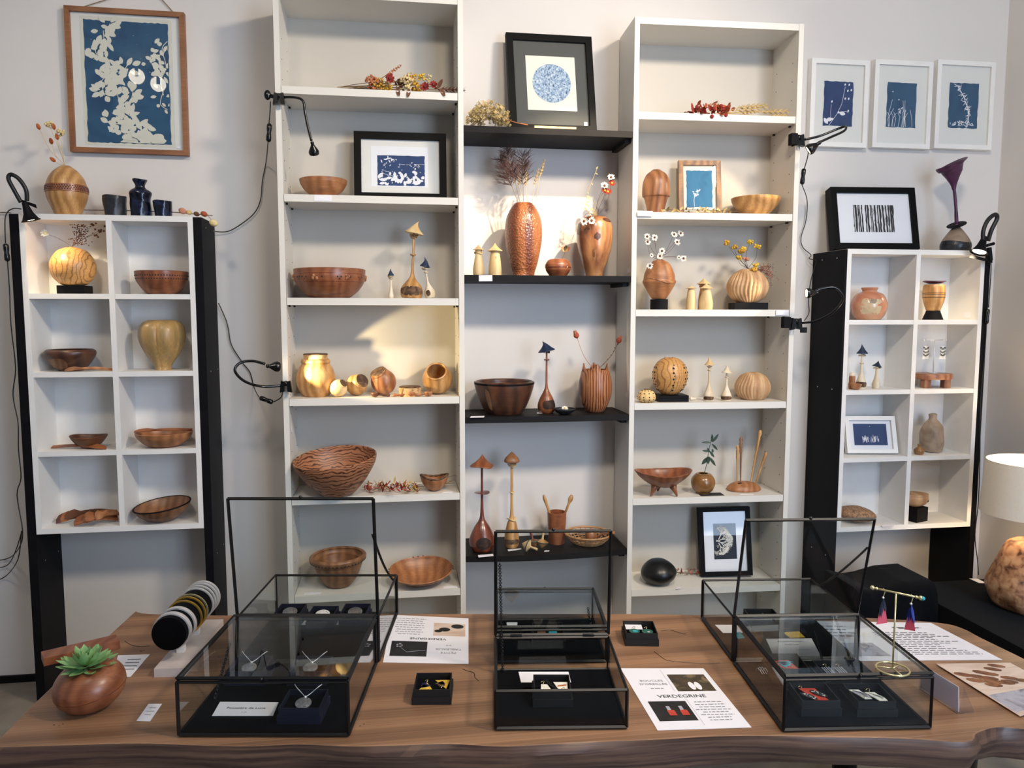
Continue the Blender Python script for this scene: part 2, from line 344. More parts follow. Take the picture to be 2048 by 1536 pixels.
# ------------------------------------------------------------------ tall white bookcases
def bookcase(label, X0, Y0, rot, top, shelf_z, wid=.6, dep=.205):
    c, s_ = math.cos(rot), math.sin(rot)
    R = Matrix.Translation((X0, Y0, 0)) @ Matrix.Rotation(rot, 4, 'Z')
    t = thing('bookcase', label, 'bookcase', (X0+c*wid/2, Y0+s_*wid/2, 0))
    def bx(x0, x1, y0, y1, z0, z1):
        return MB().hexa([R @ Vector(p) for p in ((x0, y0, z0), (x1, y0, z0), (x1, y1, z0), (x0, y1, z0), (x0, y0, z1), (x1, y0, z1), (x1, y1, z1), (x0, y1, z1))])
    th = .0175
    for x0 in (0, wid-th):
        p = part('side_panel', bx(x0, x0+th, 0, dep, 0, top), M['melamine'], t)
        h = MB(); xin = th+.0004 if x0 == 0 else wid-th-.0004
        for yy in (.04, .165):
            z = .12
            while z < top-.1:
                q = R @ Vector((xin, yy, z)); h.tube([q-Vector((c, s_, 0))*.0005, q+Vector((c, s_, 0))*.0005], .0018, 6); z += .064
        o = part('peg_holes', h, M['ink'], p); o['kind'] = 'stuff'
    part('top_panel', bx(th, wid-th, .002, dep, top-.022, top-.0005), M['melamine'], t)
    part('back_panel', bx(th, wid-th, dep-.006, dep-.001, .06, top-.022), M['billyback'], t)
    part('plinth', bx(th, wid-th, .01, .025, 0, .06), M['melamine'], t)
    for z in [.075]+list(shelf_z):
        sh = part('shelf', bx(th+.0015, wid-th-.0015, .002, dep-.007, z-.0235, z), M['melamine'], t)
        for x in (th+.002, wid-th-.008):
            for yy in (.035, .16): part('shelf_pin', bx(x, x+.006, yy, yy+.008, z-.0295, z-.0238), M['blackmetal'], sh)
    return t, R
AX, AY = -.380, 2.592
zA = [W(u, v, AY).z for u, v in ((740, 178.5), (740, 391.5), (740, 596), (740, 796), (740, 992), (740, 1186.5))]
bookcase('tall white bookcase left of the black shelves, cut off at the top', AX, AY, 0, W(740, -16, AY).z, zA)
BX, BY, BR = .8026, 2.5953, math.radians(-2.08)
zB = [W(u, v, BY).z for u, v in ((1277.3, 223.4), (1273.6, 423.4), (1270.5, 619), (1267, 807), (1264.4, 997.8), (1261.5, 1181))]
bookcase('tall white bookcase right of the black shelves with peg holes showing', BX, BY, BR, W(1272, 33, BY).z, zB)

# ------------------------------------------------------------------ black shelves between the bookcases
zC = [W(928, 250, 2.59).z, W(930, 549.5, 2.59).z, W(930, 835, 2.59).z, W(932, 1116, 2.575).z]
bl = ['topmost black shelf, carrying the round print', 'black shelf under the two big wooden vases', 'black shelf holding the dark bowl and tulip vase', 'lowest black shelf with the woven basket']
for i, z in enumerate(zC):
    x0, x1 = AX+.6+.001, BX-.001
    bow = (.0, .004, .008, .02)[i]; pts = []
    for k in range(9):
        f = k/8; pts.append(Vector((x0+(x1-x0)*f, 2.592-bow*math.sin(math.pi*min(1, f*1.05))+.01*max(0, f-.9)*10*(.4 if i == 3 else 0), z)))
    pts += [Vector((x1, WY-.002, z)), Vector((x0, WY-.002, z))]
    t = thing('black_shelf', bl[i], 'shelf', ((x0+x1)/2, 2.7, z-.022), 'black shelves between the bookcases')
    part('board', MB().prism(pts, (0, 0, -.021)), M['blackboard'], t)
    part('support_batten', MB().box((x1-.012, 2.7, z-.028), (.02, .16, .0125)), M['blackboard'], t)

# ------------------------------------------------------------------ low cubby units on black side boards
def cubby(label, xs, zs, Y, depth, wallgap, blk):
    (xl, xr, xd), (ztop, z1, z2, z3, zb), tb = xs, zs, .0165
    t = thing('cubby_unit', label, 'shelf unit', ((xl+xr)/2, Y+depth/2, 0), 'white cubby units')
    B = lambda x0, x1, y0, y1, z0, z1_: MB().box(((x0+x1)/2, (y0+y1)/2, (z0+z1_)/2), (x1-x0, y1-y0, z1_-z0))
    part('top_board', B(xl+tb, xr-tb, Y, Y+depth, ztop-.018, ztop), M['whitepaint'], t)
    part('bottom_board', B(xl+tb, xr-tb, Y, Y+depth, zb-.018, zb), M['whitepaint'], t)
    for x in (xl, xr-tb): part('side_board', B(x, x+tb, Y, Y+depth, zb-.018, ztop), M['whitepaint'], t)
    part('divider', B(xd-.0085, xd+.0085, Y+.0005, Y+depth-.006, zb, ztop-.018), M['whitepaint'], t)
    part('back_panel', B(xl+tb, xr-tb, Y+depth-.006, Y+depth-.001, zb, ztop-.018), M['whitepaint'], t)
    for z in (z1, z2, z3):
        part('shelf', B(xl+tb, xd-.0087, Y+.001, Y+depth-.0062, z-.0165, z), M['whitepaint'], t)
        part('shelf', B(xd+.0087, xr-tb, Y+.001, Y+depth-.0062, z-.0165, z), M['whitepaint'], t)
    for (x0, x1) in blk:
        p = part('black_side_board', B(x0, x1, Y-.001, WY-.003, 0, ztop-.002), M['blackpaint'], t)
        sc_ = MB()
        for zz in (ztop-.03, (ztop+zb)/2, zb-.12):
            for yy in (Y+.05, Y+.15):
                xx = x0-.0004 if x0 < xd and Y < 2.6 else x1+.0004
                sc_.tube([Vector((xx-.0006, yy, zz)), Vector((xx+.0006, yy, zz))], .0025, 8)
        part('screw_heads', sc_, M['chrome'], p)['kind'] = 'stuff'
    return t
LY = 2.63
lx0, lx1 = W(46, 590, LY).x, W(391, 590, LY).x
zL = [W(57, 427, LY).z, W(57, 587, LY).z, W(60, 745, LY).z, W(74, 904, LY).z, W(80, 1058, LY).z]
lxd = W(223.5, 590, LY).x
cubby('white cubby unit at the far left, below the large framed cyanotype', (lx0, lx1, lxd), zL, LY, .155, 0, [(lx0-.0275, lx0-.0008), (lx1+.0008, lx1+.027)])
RY = 2.59
rx0, rx1 = W(1690, 640, RY).x, W(1963.5, 640, RY).x; rxd = W(1832, 640, RY).x
zR = [W(1700, 497.5, RY).z, W(1700, 640, RY).z, W(1700, 781, RY).z, W(1700, 916.5, RY).z, W(1700, 1054, RY).z]
cubby('white cubby unit at the far right, below three white picture frames', (rx0, rx1, rxd), zR, RY, .165, 0, [(rx0-.0095, rx0-.0008), (rx1+.0008, rx1+.022)])

# ------------------------------------------------------------------ live-edge wooden table
TZ = .42
tab = [(272, 1223), (300, 1228), (440, 1231), (700, 1229), (925, 1228), (1240, 1228), (1450, 1231), (1620, 1233), (1760, 1237), (1880, 1246), (1925, 1257), (1960, 1275), (2048, 1318), (2140, 1366), (2190, 1410), (2190, 1440), (2120, 1455), (2048, 1455), (1990, 1452), (1950, 1464), (1930, 1481), (1800, 1474), (1640, 1471), (1540, 1469), (1430, 1470), (1300, 1477), (1200, 1481), (1080, 1487), (1000, 1490), (900, 1485), (800, 1488), (700, 1490), (600, 1486), (500, 1490), (400, 1488), (280, 1484), (120, 1488), (10, 1491), (-12, 1487), (6, 1472), (40, 1437), (74, 1404), (122, 1358), (165, 1318), (205, 1284)]
o2 = [Vector((p.x, p.y, 0)) for p in crom([T(u, v, TZ) for u, v in tab+[tab[0]]], 4)[:-1]]
cx = sum(p.x for p in o2)/len(o2); cy = sum(p.y for p in o2)/len(o2)
mb = MB(); n = len(o2); th = .074; levels = [(0, 0), (-.02, .003), (-.25, .008), (-.6, .006), (-.92, -.004), (-1, -.02)]
for i, (lz, ex) in enumerate(levels):
    for k, p in enumerate(o2):
        nx = o2[(k+1) % n]-o2[k-1]; nrm = Vector((-nx.y, nx.x, 0)).normalized()
        if nrm.dot(p-Vector((cx, cy, 0))) < 0: nrm = -nrm
        j = 0 if i == 0 else .004*math.sin(k*.41+i*1.3)+.006*math.sin(k*.17+i*.5)+.0015*math.sin(k*2.3+i*2)
        mb.v.append(Vector((p.x, p.y, TZ+lz*th))+nrm*(ex*(1 if i else 0)+j*(abs(lz) > .1)))
for i in range(len(levels)-1):
    for k in range(n): mb.f.append((i*n+k, i*n+(k+1) % n, (i+1)*n+(k+1) % n, (i+1)*n+k))
mb.f.append(tuple(range(n))); mb.f.append(tuple((len(levels)-1)*n+k for k in range(n))[::-1])
def slab_mat():
    m = wood('walnut_slab', 'ab8160', '785740', 3.2, 7, (.10, 1, 1), .40, contrast=(.15, .85), fibre=.35, noise=4, rnd_off=False, band='Y', even=.6)
    nt = m.node_tree; b = nt.nodes['Principled BSDF']; src = b.inputs['Base Color'].links[0].from_socket
    # live edge: bark-brown sides where the surface does not face up
    g = N(nt, 'ShaderNodeNewGeometry'); sp = N(nt, 'ShaderNodeSeparateXYZ'); nt.links.new(g.outputs['True Normal'], sp.inputs[0])
    mr = N(nt, 'ShaderNodeMapRange'); mr.inputs['From Min'].default_value = .6; mr.inputs['From Max'].default_value = .9; nt.links.new(sp.outputs['Z'], mr.inputs['Value'])
    no = N(nt, 'ShaderNodeTexNoise'); no.inputs['Scale'].default_value = 9; no.inputs['Detail'].default_value = 6
    r = N(nt, 'ShaderNodeValToRGB'); r.color_ramp.elements[0].color = lin('43302a'); r.color_ramp.elements[1].color = lin('735848'); r.color_ramp.elements[0].position = .35; r.color_ramp.elements[1].position = .68
    nt.links.new(no.outputs['Fac'], r.inputs['Fac'])
    mx = N(nt, 'ShaderNodeMix', data_type='RGBA'); nt.links.new(mr.outputs[0], mx.inputs['Factor']); nt.links.new(r.outputs['Color'], mx.inputs['A']); nt.links.new(src, mx.inputs['B'])
    nt.links.new(mx.outputs['Result'], b.inputs['Base Color']); return m
M['slab'] = slab_mat()
t = thing('live_edge_table', 'low live-edge walnut slab table holding the glass display cases', 'table', (cx, cy, 0))
slab = part('slab', mb, M['slab'], t, smooth=35)
ck = MB()   # drying cracks and knots in the top
for pts in ([(925, 1338), (935, 1342), (948, 1346), (950, 1355), (958, 1362)], [(1308, 1303), (1320, 1312), (1332, 1320), (1350, 1323), (1400, 1327), (1440, 1326)], [(1322, 1262), (1340, 1260), (1360, 1266), (1372, 1268)], [(250, 1282), (262, 1290), (280, 1293), (300, 1292)]):
    ck.tube([T(u, v, TZ+.0002) for u, v in crom([Vector((a, b, 0)) for a, b in pts], 3) for u, v in ((u, v),)] if False else [T(q.x, q.y, TZ+.0002) for q in crom([Vector((a, b, 0)) for a, b in pts], 3)], .0009, 4)
for (u, v, r) in ((108, 1450, .004), (118, 1452, .003), (126, 1448, .003), (282, 1302, .006), (288, 1301, .004), (720, 1452, .003), (728, 1448, .003)):
    p = T(u, v, TZ); ck.blob(p, (r*.7, r*.35, .0006), 8, 4)
part('cracks', ck, M['dotdark'], slab)['kind'] = 'stuff'
for (x, y) in ((-.55, 1.75), (-.5, 2.05), (1.25, 1.5), (1.2, 1.85)):
    part('leg', MB().tube([Vector((x, y, 0)), Vector((x, y, TZ-th-.001))], [.03, .045], 14), M['blackmetal'], t, smooth=40)
# ------------------------------------------------------------------ builders for turned things
def turn(u, Y, z0, prof, k=5):
    """prof: (radius px, v px) from top to bottom; the lowest v sits on z0"""
    vt, vb = prof[0][1], prof[-1][1]; lo, hi = min(p[1] for p in prof), max(p[1] for p in prof)
    P = W(u, (vt+vb)/2, Y); s = sc(P); zt = W(u, lo, Y).z
    zf = lambda v: z0+(zt-z0)*(hi-v)/(hi-lo)
    pr = [(q.x, q.y) for q in crom([Vector((r*s, zf(v), 0)) for r, v in prof[::-1]], k)]
    pr = [(max(r, 0), z-z0) for r, z in pr]
    return Vector((P.x, Y, z0)), s, zf, pr
def hollow(pr, t, floor):
    inn = [(max(r-t, 0), z) for r, z in pr if z > floor and r-t > 0]
    if not inn: return pr
    top = pr[-1]
    return pr+[((top[0]+inn[-1][0])/2, top[1]+t*.35)]+inn[::-1]+[(0, max(floor, inn[0][1]-t*.2))]
class V: pass
def vessel(name, label, cat, u, Y, z0, prof, mat, t=0., group=None, n=40, fn=None, parts=False, tilt=(0, 0), k=5, body='body', lift=0., yaw=0):
    P, s, zf, pr = turn(u, Y, z0, prof, k)
    o = V(); o.P = P; o.s = s; o.zf = zf; o.pr = pr; o.cam = math.atan2(-P.y, -P.x)
    o.M = Matrix.Translation(P+Vector((0, 0, lift))) @ rotm('Y', tilt[0]) @ rotm('X', tilt[1]) @ rotm('Z', yaw)
    full = hollow(pr, t*s, max(t*s, .002)) if t else pr
    mb = MB().lathe(full, o.M, n, fn)
    if parts:
        o.root = thing(name, label, cat, P, group); o.body = part(body, mb, mat, o.root, smooth=50)
    else:
        o.root = o.body = solo(name, mb, mat, label, cat, smooth=50, group=group, loc=P)
    o.top = o.M @ Vector((0, 0, pr[-1][1]))
    return o
def rad(o, z):
    pr = o.pr
    for (r0, z0), (r1, z1) in zip(pr, pr[1:]):
        if min(z0, z1) <= z <= max(z0, z1) and abs(z1-z0) > 1e-9: return r0+(r1-r0)*(z-z0)/(z1-z0)
    return pr[-1][0] if z > pr[-1][1] else pr[0][0]
def surf(o, ang, z, off=0.):   # point on the outer surface; ang in degrees from the side facing the camera
    a = o.cam+math.radians(ang); r = rad(o, z)+off
    return o.M @ Vector((r*math.cos(a), r*math.sin(a), z))
def band(o, name, v0, v1, e, mat, n=40):
    z0, z1 = o.zf(v1)-o.P.z, o.zf(v0)-o.P.z
    pr = [(rad(o, z0), z0), (rad(o, z0)+e, z0), (rad(o, z1)+e, z1), (rad(o, z1), z1)]
    return part(name, MB().lathe(pr, o.M, n, cap=False), mat, o.root, smooth=30)
def studs(o, name, vs_, angs, r, mat, off=0., flat=.5):
    mb = MB()
    for v in vs_:
        for a in angs: mb.blob(surf(o, a, o.zf(v)-o.P.z, off-r*.55), (r*1.15, r*1.15, r*1.15), 8, 5)
    q = part(name, mb, mat, o.body if o.body is not o.root else o.root); q['kind'] = 'stuff'; return q
def patch(o, name, a0, a1, v0, v1, mat, off=.0006, jag=.3, na=16, nz=10, parent=None):
    """a curved irregular patch lying on the surface (bark, knot, hollow)"""
    z0, z1 = o.zf(v1)-o.P.z, o.zf(v0)-o.P.z; mb = MB(); ids = {}
    ph = rnd.random()*6
    c = (z0+z1)/2
    mb.v.append(surf(o, (a0+a1)/2, c, off)); prev = None; rings = 4; nn = 20
    for i in range(1, rings+1):
        row = []
        for j in range(nn):
            th = 2*math.pi*j/nn; q = i/rings*(1-jag*.35+jag*.35*math.sin(3*th+ph)*math.sin(th*1.0+ph))
            row.append(len(mb.v)); mb.v.append(surf(o, (a0+a1)/2+(a1-a0)/2*q*math.copysign(abs(math.cos(th))**.7, math.cos(th)), c+(z1-z0)/2*q*math.copysign(abs(math.sin(th))**.7, math.sin(th)), off))
        for j in range(nn):
            if prev is None: mb.f.append((0, row[j], row[(j+1) % nn]))
            else: mb.f.append((prev[j], row[j], row[(j+1) % nn], prev[(j+1) % nn]))
        prev = row
    return part(name, mb, mat, parent or o.root, smooth=True)
def bez(a, b, c, n=8): return [a*(1-t)**2+b*2*t*(1-t)+c*t*t for t in [i/n for i in range(n+1)]]
# ------------------------------------------------------------------ mushrooms
def mushroom(label, u, Y, z0, vb, vneck, vhat, vtip, rb, rn, rh, m_stem, m_hat, group='turned wooden mushrooms', collar=None, bark=None, lean=0, hatlean=0, prof=None, m_col=None, curl=0., ruffle=0., hat_prof=None, uh=None):
    if prof is None:
        h = vb-vneck; prof = [(rn, vhat-1), (rn, vneck), (rn*1.25, vneck+h*.12), (rb*.7, vneck+h*.45), (rb, vneck+h*.75), (rb*.9, vb-h*.06), (rb*.72, vb)]
    o = vessel('turned_mushroom', label, 'mushroom', u, Y, z0, prof, m_stem, parts=True, n=24, group=group, tilt=(lean, 0), body='stem')
    s = o.s; hz = o.zf(vhat)-z0; hh = (vhat-vtip)*s
    hp = [(0, .08*hh), (rh*s*.5, .05*hh), (rh*s*.95, -.02*hh), (rh*s, 0), (rh*s*.97, .06*hh), (rh*s*.62, .30*hh), (rh*s*.30, .60*hh), (rh*s*.10, .85*hh), (0, hh)] if hat_prof is None else [(a*s, b*hh) for a, b in hat_prof]
    hp = [(max(q.x, 0), q.y) for q in crom([Vector((a, b, 0)) for a, b in hp], 3)]
    HM = o.M @ Matrix.Translation((0, 0, hz)) @ rotm('Y', hatlean)
    def hf(a, r, z): return (r*(1+ruffle*math.sin(4*a)), z+ruffle*r*.6*math.sin(3*a+1)*(r/(rh*s)))
    mb = MB().lathe(hp, HM, 28, hf if ruffle else None)
    if curl:   # pointed tip bends over
        for i, p in enumerate(mb.v):
            l = HM.inverted() @ p; q = max(0, (l.z-.45*hh)/(.55*hh)); l.x += curl*hh*q*q; mb.v[i] = HM @ l
    part('hat', mb, m_hat, o.root, smooth=True)
    if collar:
        for (vc, rc) in collar:
            z = o.zf(vc)-z0; wob = .25 if rc < 11 else .06; part('collar', MB().lathe([(rn*s*.8, z-1.2*s), (rc*s, z), (rc*s, z+.8*s), (rn*s*.8, z+1.6*s)], o.M, 20, (lambda a, r, zz: (r, zz+wob*rc*s*math.sin(2*a+.5)*(r/(rc*s))))), m_col or m_stem, o.root, smooth=40)
    if bark:
        a0, a1, v0, v1 = bark[:4]; patch(o, 'bark_patch', a0, a1, v0, v1, M['bark'] if len(bark) < 5 else bark[4])
    return o
# ------------------------------------------------------------------ picture frames (local: x right, y into the wall, z up; origin bottom centre of the front face)
class Art:
    def __init__(s): s.layers = []
    def rect(s, name, mat, x0, x1, z0, z1, jag=0., n=14):
        if not jag: pts = [(x0, z0), (x1, z0), (x1, z1), (x0, z1)]
        else:
            pts = []
            for (a, b) in (((x0, z0), (x1, z0)), ((x1, z0), (x1, z1)), ((x1, z1), (x0, z1)), ((x0, z1), (x0, z0))):
                for i in range(n): t = i/n; pts.append((a[0]+(b[0]-a[0])*t+rnd.uniform(-jag, jag), a[1]+(b[1]-a[1])*t+rnd.uniform(-jag, jag)))
        s.layers.append((name, mat, [pts])); return s
    def polys(s, name, mat, pl): s.layers.append((name, mat, pl)); return s
def leafp(x, z, ln, wd, a, n=4):
    c, s_ = math.cos(a), math.sin(a); L = []; R_ = []
    for i in range(n+1):
        t = i/n; w = wd*.5*math.sin(math.pi*min(1, .03+.95*t))**.75
        L.append((x+c*ln*t-s_*w, z+s_*ln*t+c*w)); R_.append((x+c*ln*t+s_*w, z+s_*ln*t-c*w))
    return L+R_[::-1]
def strokep(pts, w):
    out = []
    for (x0, z0), (x1, z1) in zip(pts, pts[1:]):
        d = math.hypot(x1-x0, z1-z0) or 1; nx, nz = -(z1-z0)/d*w/2, (x1-x0)/d*w/2
        out.append([(x0-nx, z0-nz), (x1-nx, z1-nz), (x1+nx, z1+nz), (x0+nx, z0+nz)])
    return out
def discp(x, z, r, n=10): return [(x+r*math.cos(2*math.pi*i/n), z+r*math.sin(2*math.pi*i/n)) for i in range(n)]
def picture(name, label, Mx, w, h, bar, depth, m_frame, m_mat, art, group=None, recess=.006, base=None, glassy=True, inner=None, cat='picture frame', m_inner=None):
    base = base or (Mx @ Vector((0, depth/2, 0))); t = thing(name, label, cat, base, group)
    Q = lambda x, y, z: Mx @ Vector((x, y, z))
    a, b = w/2, w/2-bar
    for (p, q, r_, s_) in ((((-a, 0)), ((a, 0)), ((b, bar)), ((-b, bar))), (((a, 0)), ((a, h)), ((b, h-bar)), ((b, bar))), (((a, h)), ((-a, h)), ((-b, h-bar)), ((b, h-bar))), (((-a, h)), ((-a, 0)), ((-b, bar)), ((-b, h-bar)))):
        mb = MB().hexa([Q(x, 0, z) for x, z in (p, q, r_, s_)]+[Q(x, depth, z) for x, z in (p, q, r_, s_)])
        part('frame_bar', mb, m_frame, t)
    y = recess+.004
    if m_mat is not None: part('mat_board', MB().hexa([Q(x, y, z) for x, z in ((-b-.001, bar-.001), (b+.001, bar-.001), (b+.001, h-bar+.001), (-b-.001, h-bar+.001))]+[Q(x, y+.003, z) for x, z in ((-b-.001, bar-.001), (b+.001, bar-.001), (b+.001, h-bar+.001), (-b-.001, h-bar+.001))]), m_mat, t)
    sheet = None
    for i, (nm, mt, polys) in enumerate(art.layers):
        mb = MB()
        for j, pl in enumerate(polys): mb.poly([Q(x, y-.0006*(i+1)-.000004*j, z) for x, z in pl])
        o = part(nm, mb, mt, sheet or t)
        if sheet is None: sheet = o
    if glassy: part('glass_pane', MB().hexa([Q(x, recess-.002, z) for x, z in ((-b, bar), (b, bar), (b, h-bar), (-b, h-bar))]+[Q(x, recess-.0005, z) for x, z in ((-b, bar), (b, bar), (b, h-bar), (-b, h-bar))]), M['frameglass'], t)
    return t
def stand_frame(u0, u1, v0, v1, Y, z0, lean, yaw=0., roll=0., dy=0.):
    """matrix, width and height of a frame that stands on z0 between the given pixels"""
    uc = (u0+u1)/2; P = W(uc, (v0+v1)/2, Y); s = sc(P); w = (u1-u0)*s; h = (W(uc, v0, Y+dy).z-z0)
    return Matrix.Translation((P.x, Y, z0+.0005)) @ rotm('Z', yaw) @ rotm('X', -lean) @ rotm('Y', roll), w, h/math.cos(math.radians(lean))
# ------------------------------------------------------------------ cards and price tags
def card(label, pts, z, mat=None, th=.0006, lines=0, group='small price cards', name='price_card', ink='greyink', cat='card'):
    q = [T(u, v, z) for u, v in pts]; mb = MB().hexa(q+[p+Vector((0, 0, th)) for p in q])
    if not lines: return solo(name, mb, mat or M['paper'], label, cat, group=group)
    c = sum(q, Vector())/4; t = thing(name, label, cat, c, group); p = part('paper', mb, mat or M['paper'], t)
    tx = MB(); a, b, c2, d = [x+Vector((0, 0, th+.0002)) for x in q]
    for i in range(lines):
        f = .2+.6*i/max(1, lines-1) if lines > 1 else .5; L = rnd.uniform(.15, .3); R_ = 1-rnd.uniform(.15, .35); e = .03
        P_ = lambda x, y: (a*(1-x)+b*x)*(1-y)+(d*(1-x)+c2*x)*y
        tx.poly([P_(L, f-e), P_(R_, f-e), P_(R_, f+e), P_(L, f+e)])
    o = part('text_lines', tx, M[ink], p); o['kind'] = 'stuff'; return t
# text laid on a parallelogram: origin o (left end of the baseline), x and y unit directions
def text_mesh(body, size, align='CENTER'):
    cu = bpy.data.curves.new('txt', 'FONT'); cu.body = body; cu.size = size; cu.align_x = align; cu.resolution_u = 2
    ob = bpy.data.objects.new('txt', cu); COL.objects.link(ob); dg = bpy.context.evaluated_depsgraph_get()
    me = bpy.data.meshes.new_from_object(ob.evaluated_get(dg)); v = [q.co.copy() for q in me.vertices]; f = [tuple(p.vertices) for p in me.polygons]
    bpy.data.objects.remove(ob); bpy.data.curves.remove(cu); bpy.data.meshes.remove(me); return v, f
def put_text(parent, body, size, o, x, y, mat, name='printed_words', wide=1.):
    v, f = text_mesh(body, size); n = x.cross(y).normalized(); n = n if n.z >= 0 or abs(n.z) < .3 else -n
    return part(name, MB().add([o+x*(p.x*wide)+y*p.y+n*.0003 for p in v], f), mat, parent)
# ------------------------------------------------------------------ plants
def stem_thing(name, label, cat, pts, r, mat, group, k=4):
    pts = crom([Vector(p) for p in pts], k); t = thing(name, label, cat, pts[0], group)
    part('stem', MB().tube(pts, [r*(1-.4*i/(len(pts)-1)) for i in range(len(pts))], 5), mat, t, smooth=True); return t, pts
def daisy(parent, c, d, r, m_pet, m_ctr, n=11, name='flower_head', cup=.25):
    d = Vector(d).normalized(); x, y = frame_of(d); mb = MB()
    for i in range(n):
        a = 2*math.pi*i/n+rnd.uniform(-.15, .15); q = x*math.cos(a)+y*math.sin(a)
        mb.leaf(Vector(c)+q*r*.18, q+d*cup*rnd.uniform(.4, 1.4), d, r*rnd.uniform(.75, 1), r*.45, 0, 3)
    p = part(name, mb, m_pet, parent, smooth=True)
    part('flower_centre', MB().blob(Vector(c)+d*r*.12, (r*.34, r*.34, r*.34), 8, 5), m_ctr, p, smooth=True); return p
def cluster(parent, name, c, r, n, rs, mat, sq=(1, 1, 1)):
    mb = MB()
    for i in range(n):
        v = Vector((rnd.gauss(0, 1), rnd.gauss(0, 1), rnd.gauss(0, 1))).normalized()*r*rnd.random()**.45
        mb.blob(Vector(c)+Vector((v.x*sq[0], v.y*sq[1], v.z*sq[2])), rs*rnd.uniform(.7, 1.3), 5, 3)
    o = part(name, mb, mat, parent, smooth=True); o['kind'] = 'stuff'; return o
def ear(parent, a, b, r, mat, n=9, awn=0.):
    a, b = Vector(a), Vector(b); d = (b-a).normalized(); x, y = frame_of(d); mb = MB()
    for i in range(n):
        for s_ in (0, 1, 2):
            an = i*1.1+s_*2.09; q = x*math.cos(an)+y*math.sin(an); t = i/(n-1); w = r*(.55+.45*math.sin(math.pi*min(1, t*.9+.15)))
            mb.leaf(a+(b-a)*t*.92+q*w*.2, d*1.0+q*.55, q, (b-a).length*.17, w*.9, .1, 2)
            if awn: mb.leaf(a+(b-a)*t+q*w*.4, d+q*.25, q, awn, r*.12, 0, 1)
    o = part('ear', mb, mat, parent); o['kind'] = 'stuff'; return o
# ================================================================== items in the LEFT bookcase
yA = AY+.095
def A(u, v, dy=.095): return W(u, v, AY+dy)
# shelf 1: bunch of dried flowers
def bunch(label, u0, u1, z, Y, tip_right=True, n=14, heads=(), loc=None):
    P0, P1 = W(u0, 200, Y), W(u1, 200, Y); t = thing('dried_flower_bunch', label, 'dried flowers', ((P0.x+P1.x)/2, Y, z))
    return t, P0.x, P1.x
z = zA[0]; Yf = AY+.035; s = sc(W(800, 180, Yf))
t, xa, xb = bunch('bunch of yellow and red dried flowers on top shelf', 672, 925, z, Yf)
for i in range(12):
    a = Vector((xa+rnd.uniform(0, .03), Yf+rnd.uniform(-.015, .03), z+.003+rnd.uniform(0, .012))); b = Vector((xa+.2+rnd.uniform(-.05, .12), Yf+rnd.uniform(-.03, .03), z+.012+rnd.uniform(0, .04)))
    part('stem', MB().tube(bez(a, (a+b)/2+Vector((0, 0, rnd.uniform(-.005, .01))), b, 4), .0011, 5), M['brownstem' if i % 2 else 'stem'], t)
def at1(u, v, dy=0): return W(u, v, Yf+dy)
for (u, v, r, n, m) in ((745, 166, 15, 50, 'orangefl'), (760, 172, 15, 50, 'mustard'), (775, 178, 12, 40, 'yellow'), (815, 165, 15, 55, 'creamfl'), (822, 158, 12, 40, 'mustard'), (843, 155, 8, 16, 'yellow'), (858, 157, 8, 14, 'creamfl'), (833, 175, 11, 34, 'mustard'), (800, 170, 13, 44, 'brownseed')):
    cluster(t, 'blossom_cluster', at1(u, v, rnd.uniform(-.01, .02)), r*s, n, 2.6*s, M[m])
for (u, v, r) in ((779, 158, 11), (850, 174, 10), (866, 170, 9)):
    daisy(t, at1(u, v, -.015), (rnd.uniform(-.3, .3), -1, .25), r*s, M['red'], M['darkred'], 14, 'strawflower_head', .6)
ear(t, at1(775, 150), at1(801, 131), 5*s, M['orangefl'], 7)
part('stem', MB().tube([at1(750, 165), at1(778, 147)], .0012, 5), M['stem'], t)
ear(t, at1(868, 178), at1(928, 180), 5*s, M['brownseed'], 9)
for (u, v, dx, dz) in ((793, 175, .25, -1), (818, 177, -.1, -1), (880, 177, .5, -1), (875, 176, .3, .6)):
    part('dry_leaf', MB().leaf(at1(u, v, -.03), (dx, -.2, dz*.8), (0, -1, 0), 20*s, 8*s, .1), M['brownseed'], t)
# shelf 2
vessel('shallow_bowl', 'shallow plain cherry-wood bowl beside black-framed blue print', 'bowl', 647, yA, zA[1], [(47, 361), (45.5, 367), (45.5, 367), (38, 377), (27, 385), (22, 391)], M['w_orange'], t=3)
Mx, w, h = stand_frame(709, 893, 263, 396, AY+.10, zA[1], 6, yaw=-1)
art = Art().rect('paper', M['paper'], -w*.32, w*.30, h*.2, h*.8)
bw0, bw1, bz0, bz1 = -w*.25, w*.262, h*.22, h*.665
art.rect('blue_print', M['cyan2'], bw0, bw1, bz0, bz1, .0008)
pl = []
for i in range(46):
    x = rnd.uniform(bw0+.012, bw1-.012); zz = bz0+.006+(bz1-bz0)*.42*rnd.random()**1.6; a = rnd.uniform(0, 6.3); pl.append(leafp(x, zz, rnd.uniform(.010, .022), rnd.uniform(.006, .012), a))
for i in range(26): pl.append(leafp(rnd.uniform(bw0+.006, bw1-.01), rnd.uniform(bz0, bz1-.01), rnd.uniform(.005, .011), .0028, rnd.uniform(0, 6.3)))
for i in range(8): pl.append(leafp(rnd.uniform(bw0+.01, bw0+.05), bz1-.008-rnd.random()*.01, .012, .004, rnd.uniform(0, 6.3)))
for i in range(10): pl.append(discp(rnd.uniform(bw0+.006, bw1-.006), rnd.uniform(bz0+.02, bz1-.008), .0014))
for i in range(8):
    x = rnd.uniform(bw0+.01, bw1-.03); zz = rnd.uniform(bz0+.02, bz1-.02); pl += strokep([(x, zz), (x+rnd.uniform(-.008, .02), zz+rnd.uniform(-.006, .012)), (x+rnd.uniform(.0, .03), zz+rnd.uniform(-.004, .015))], .001)
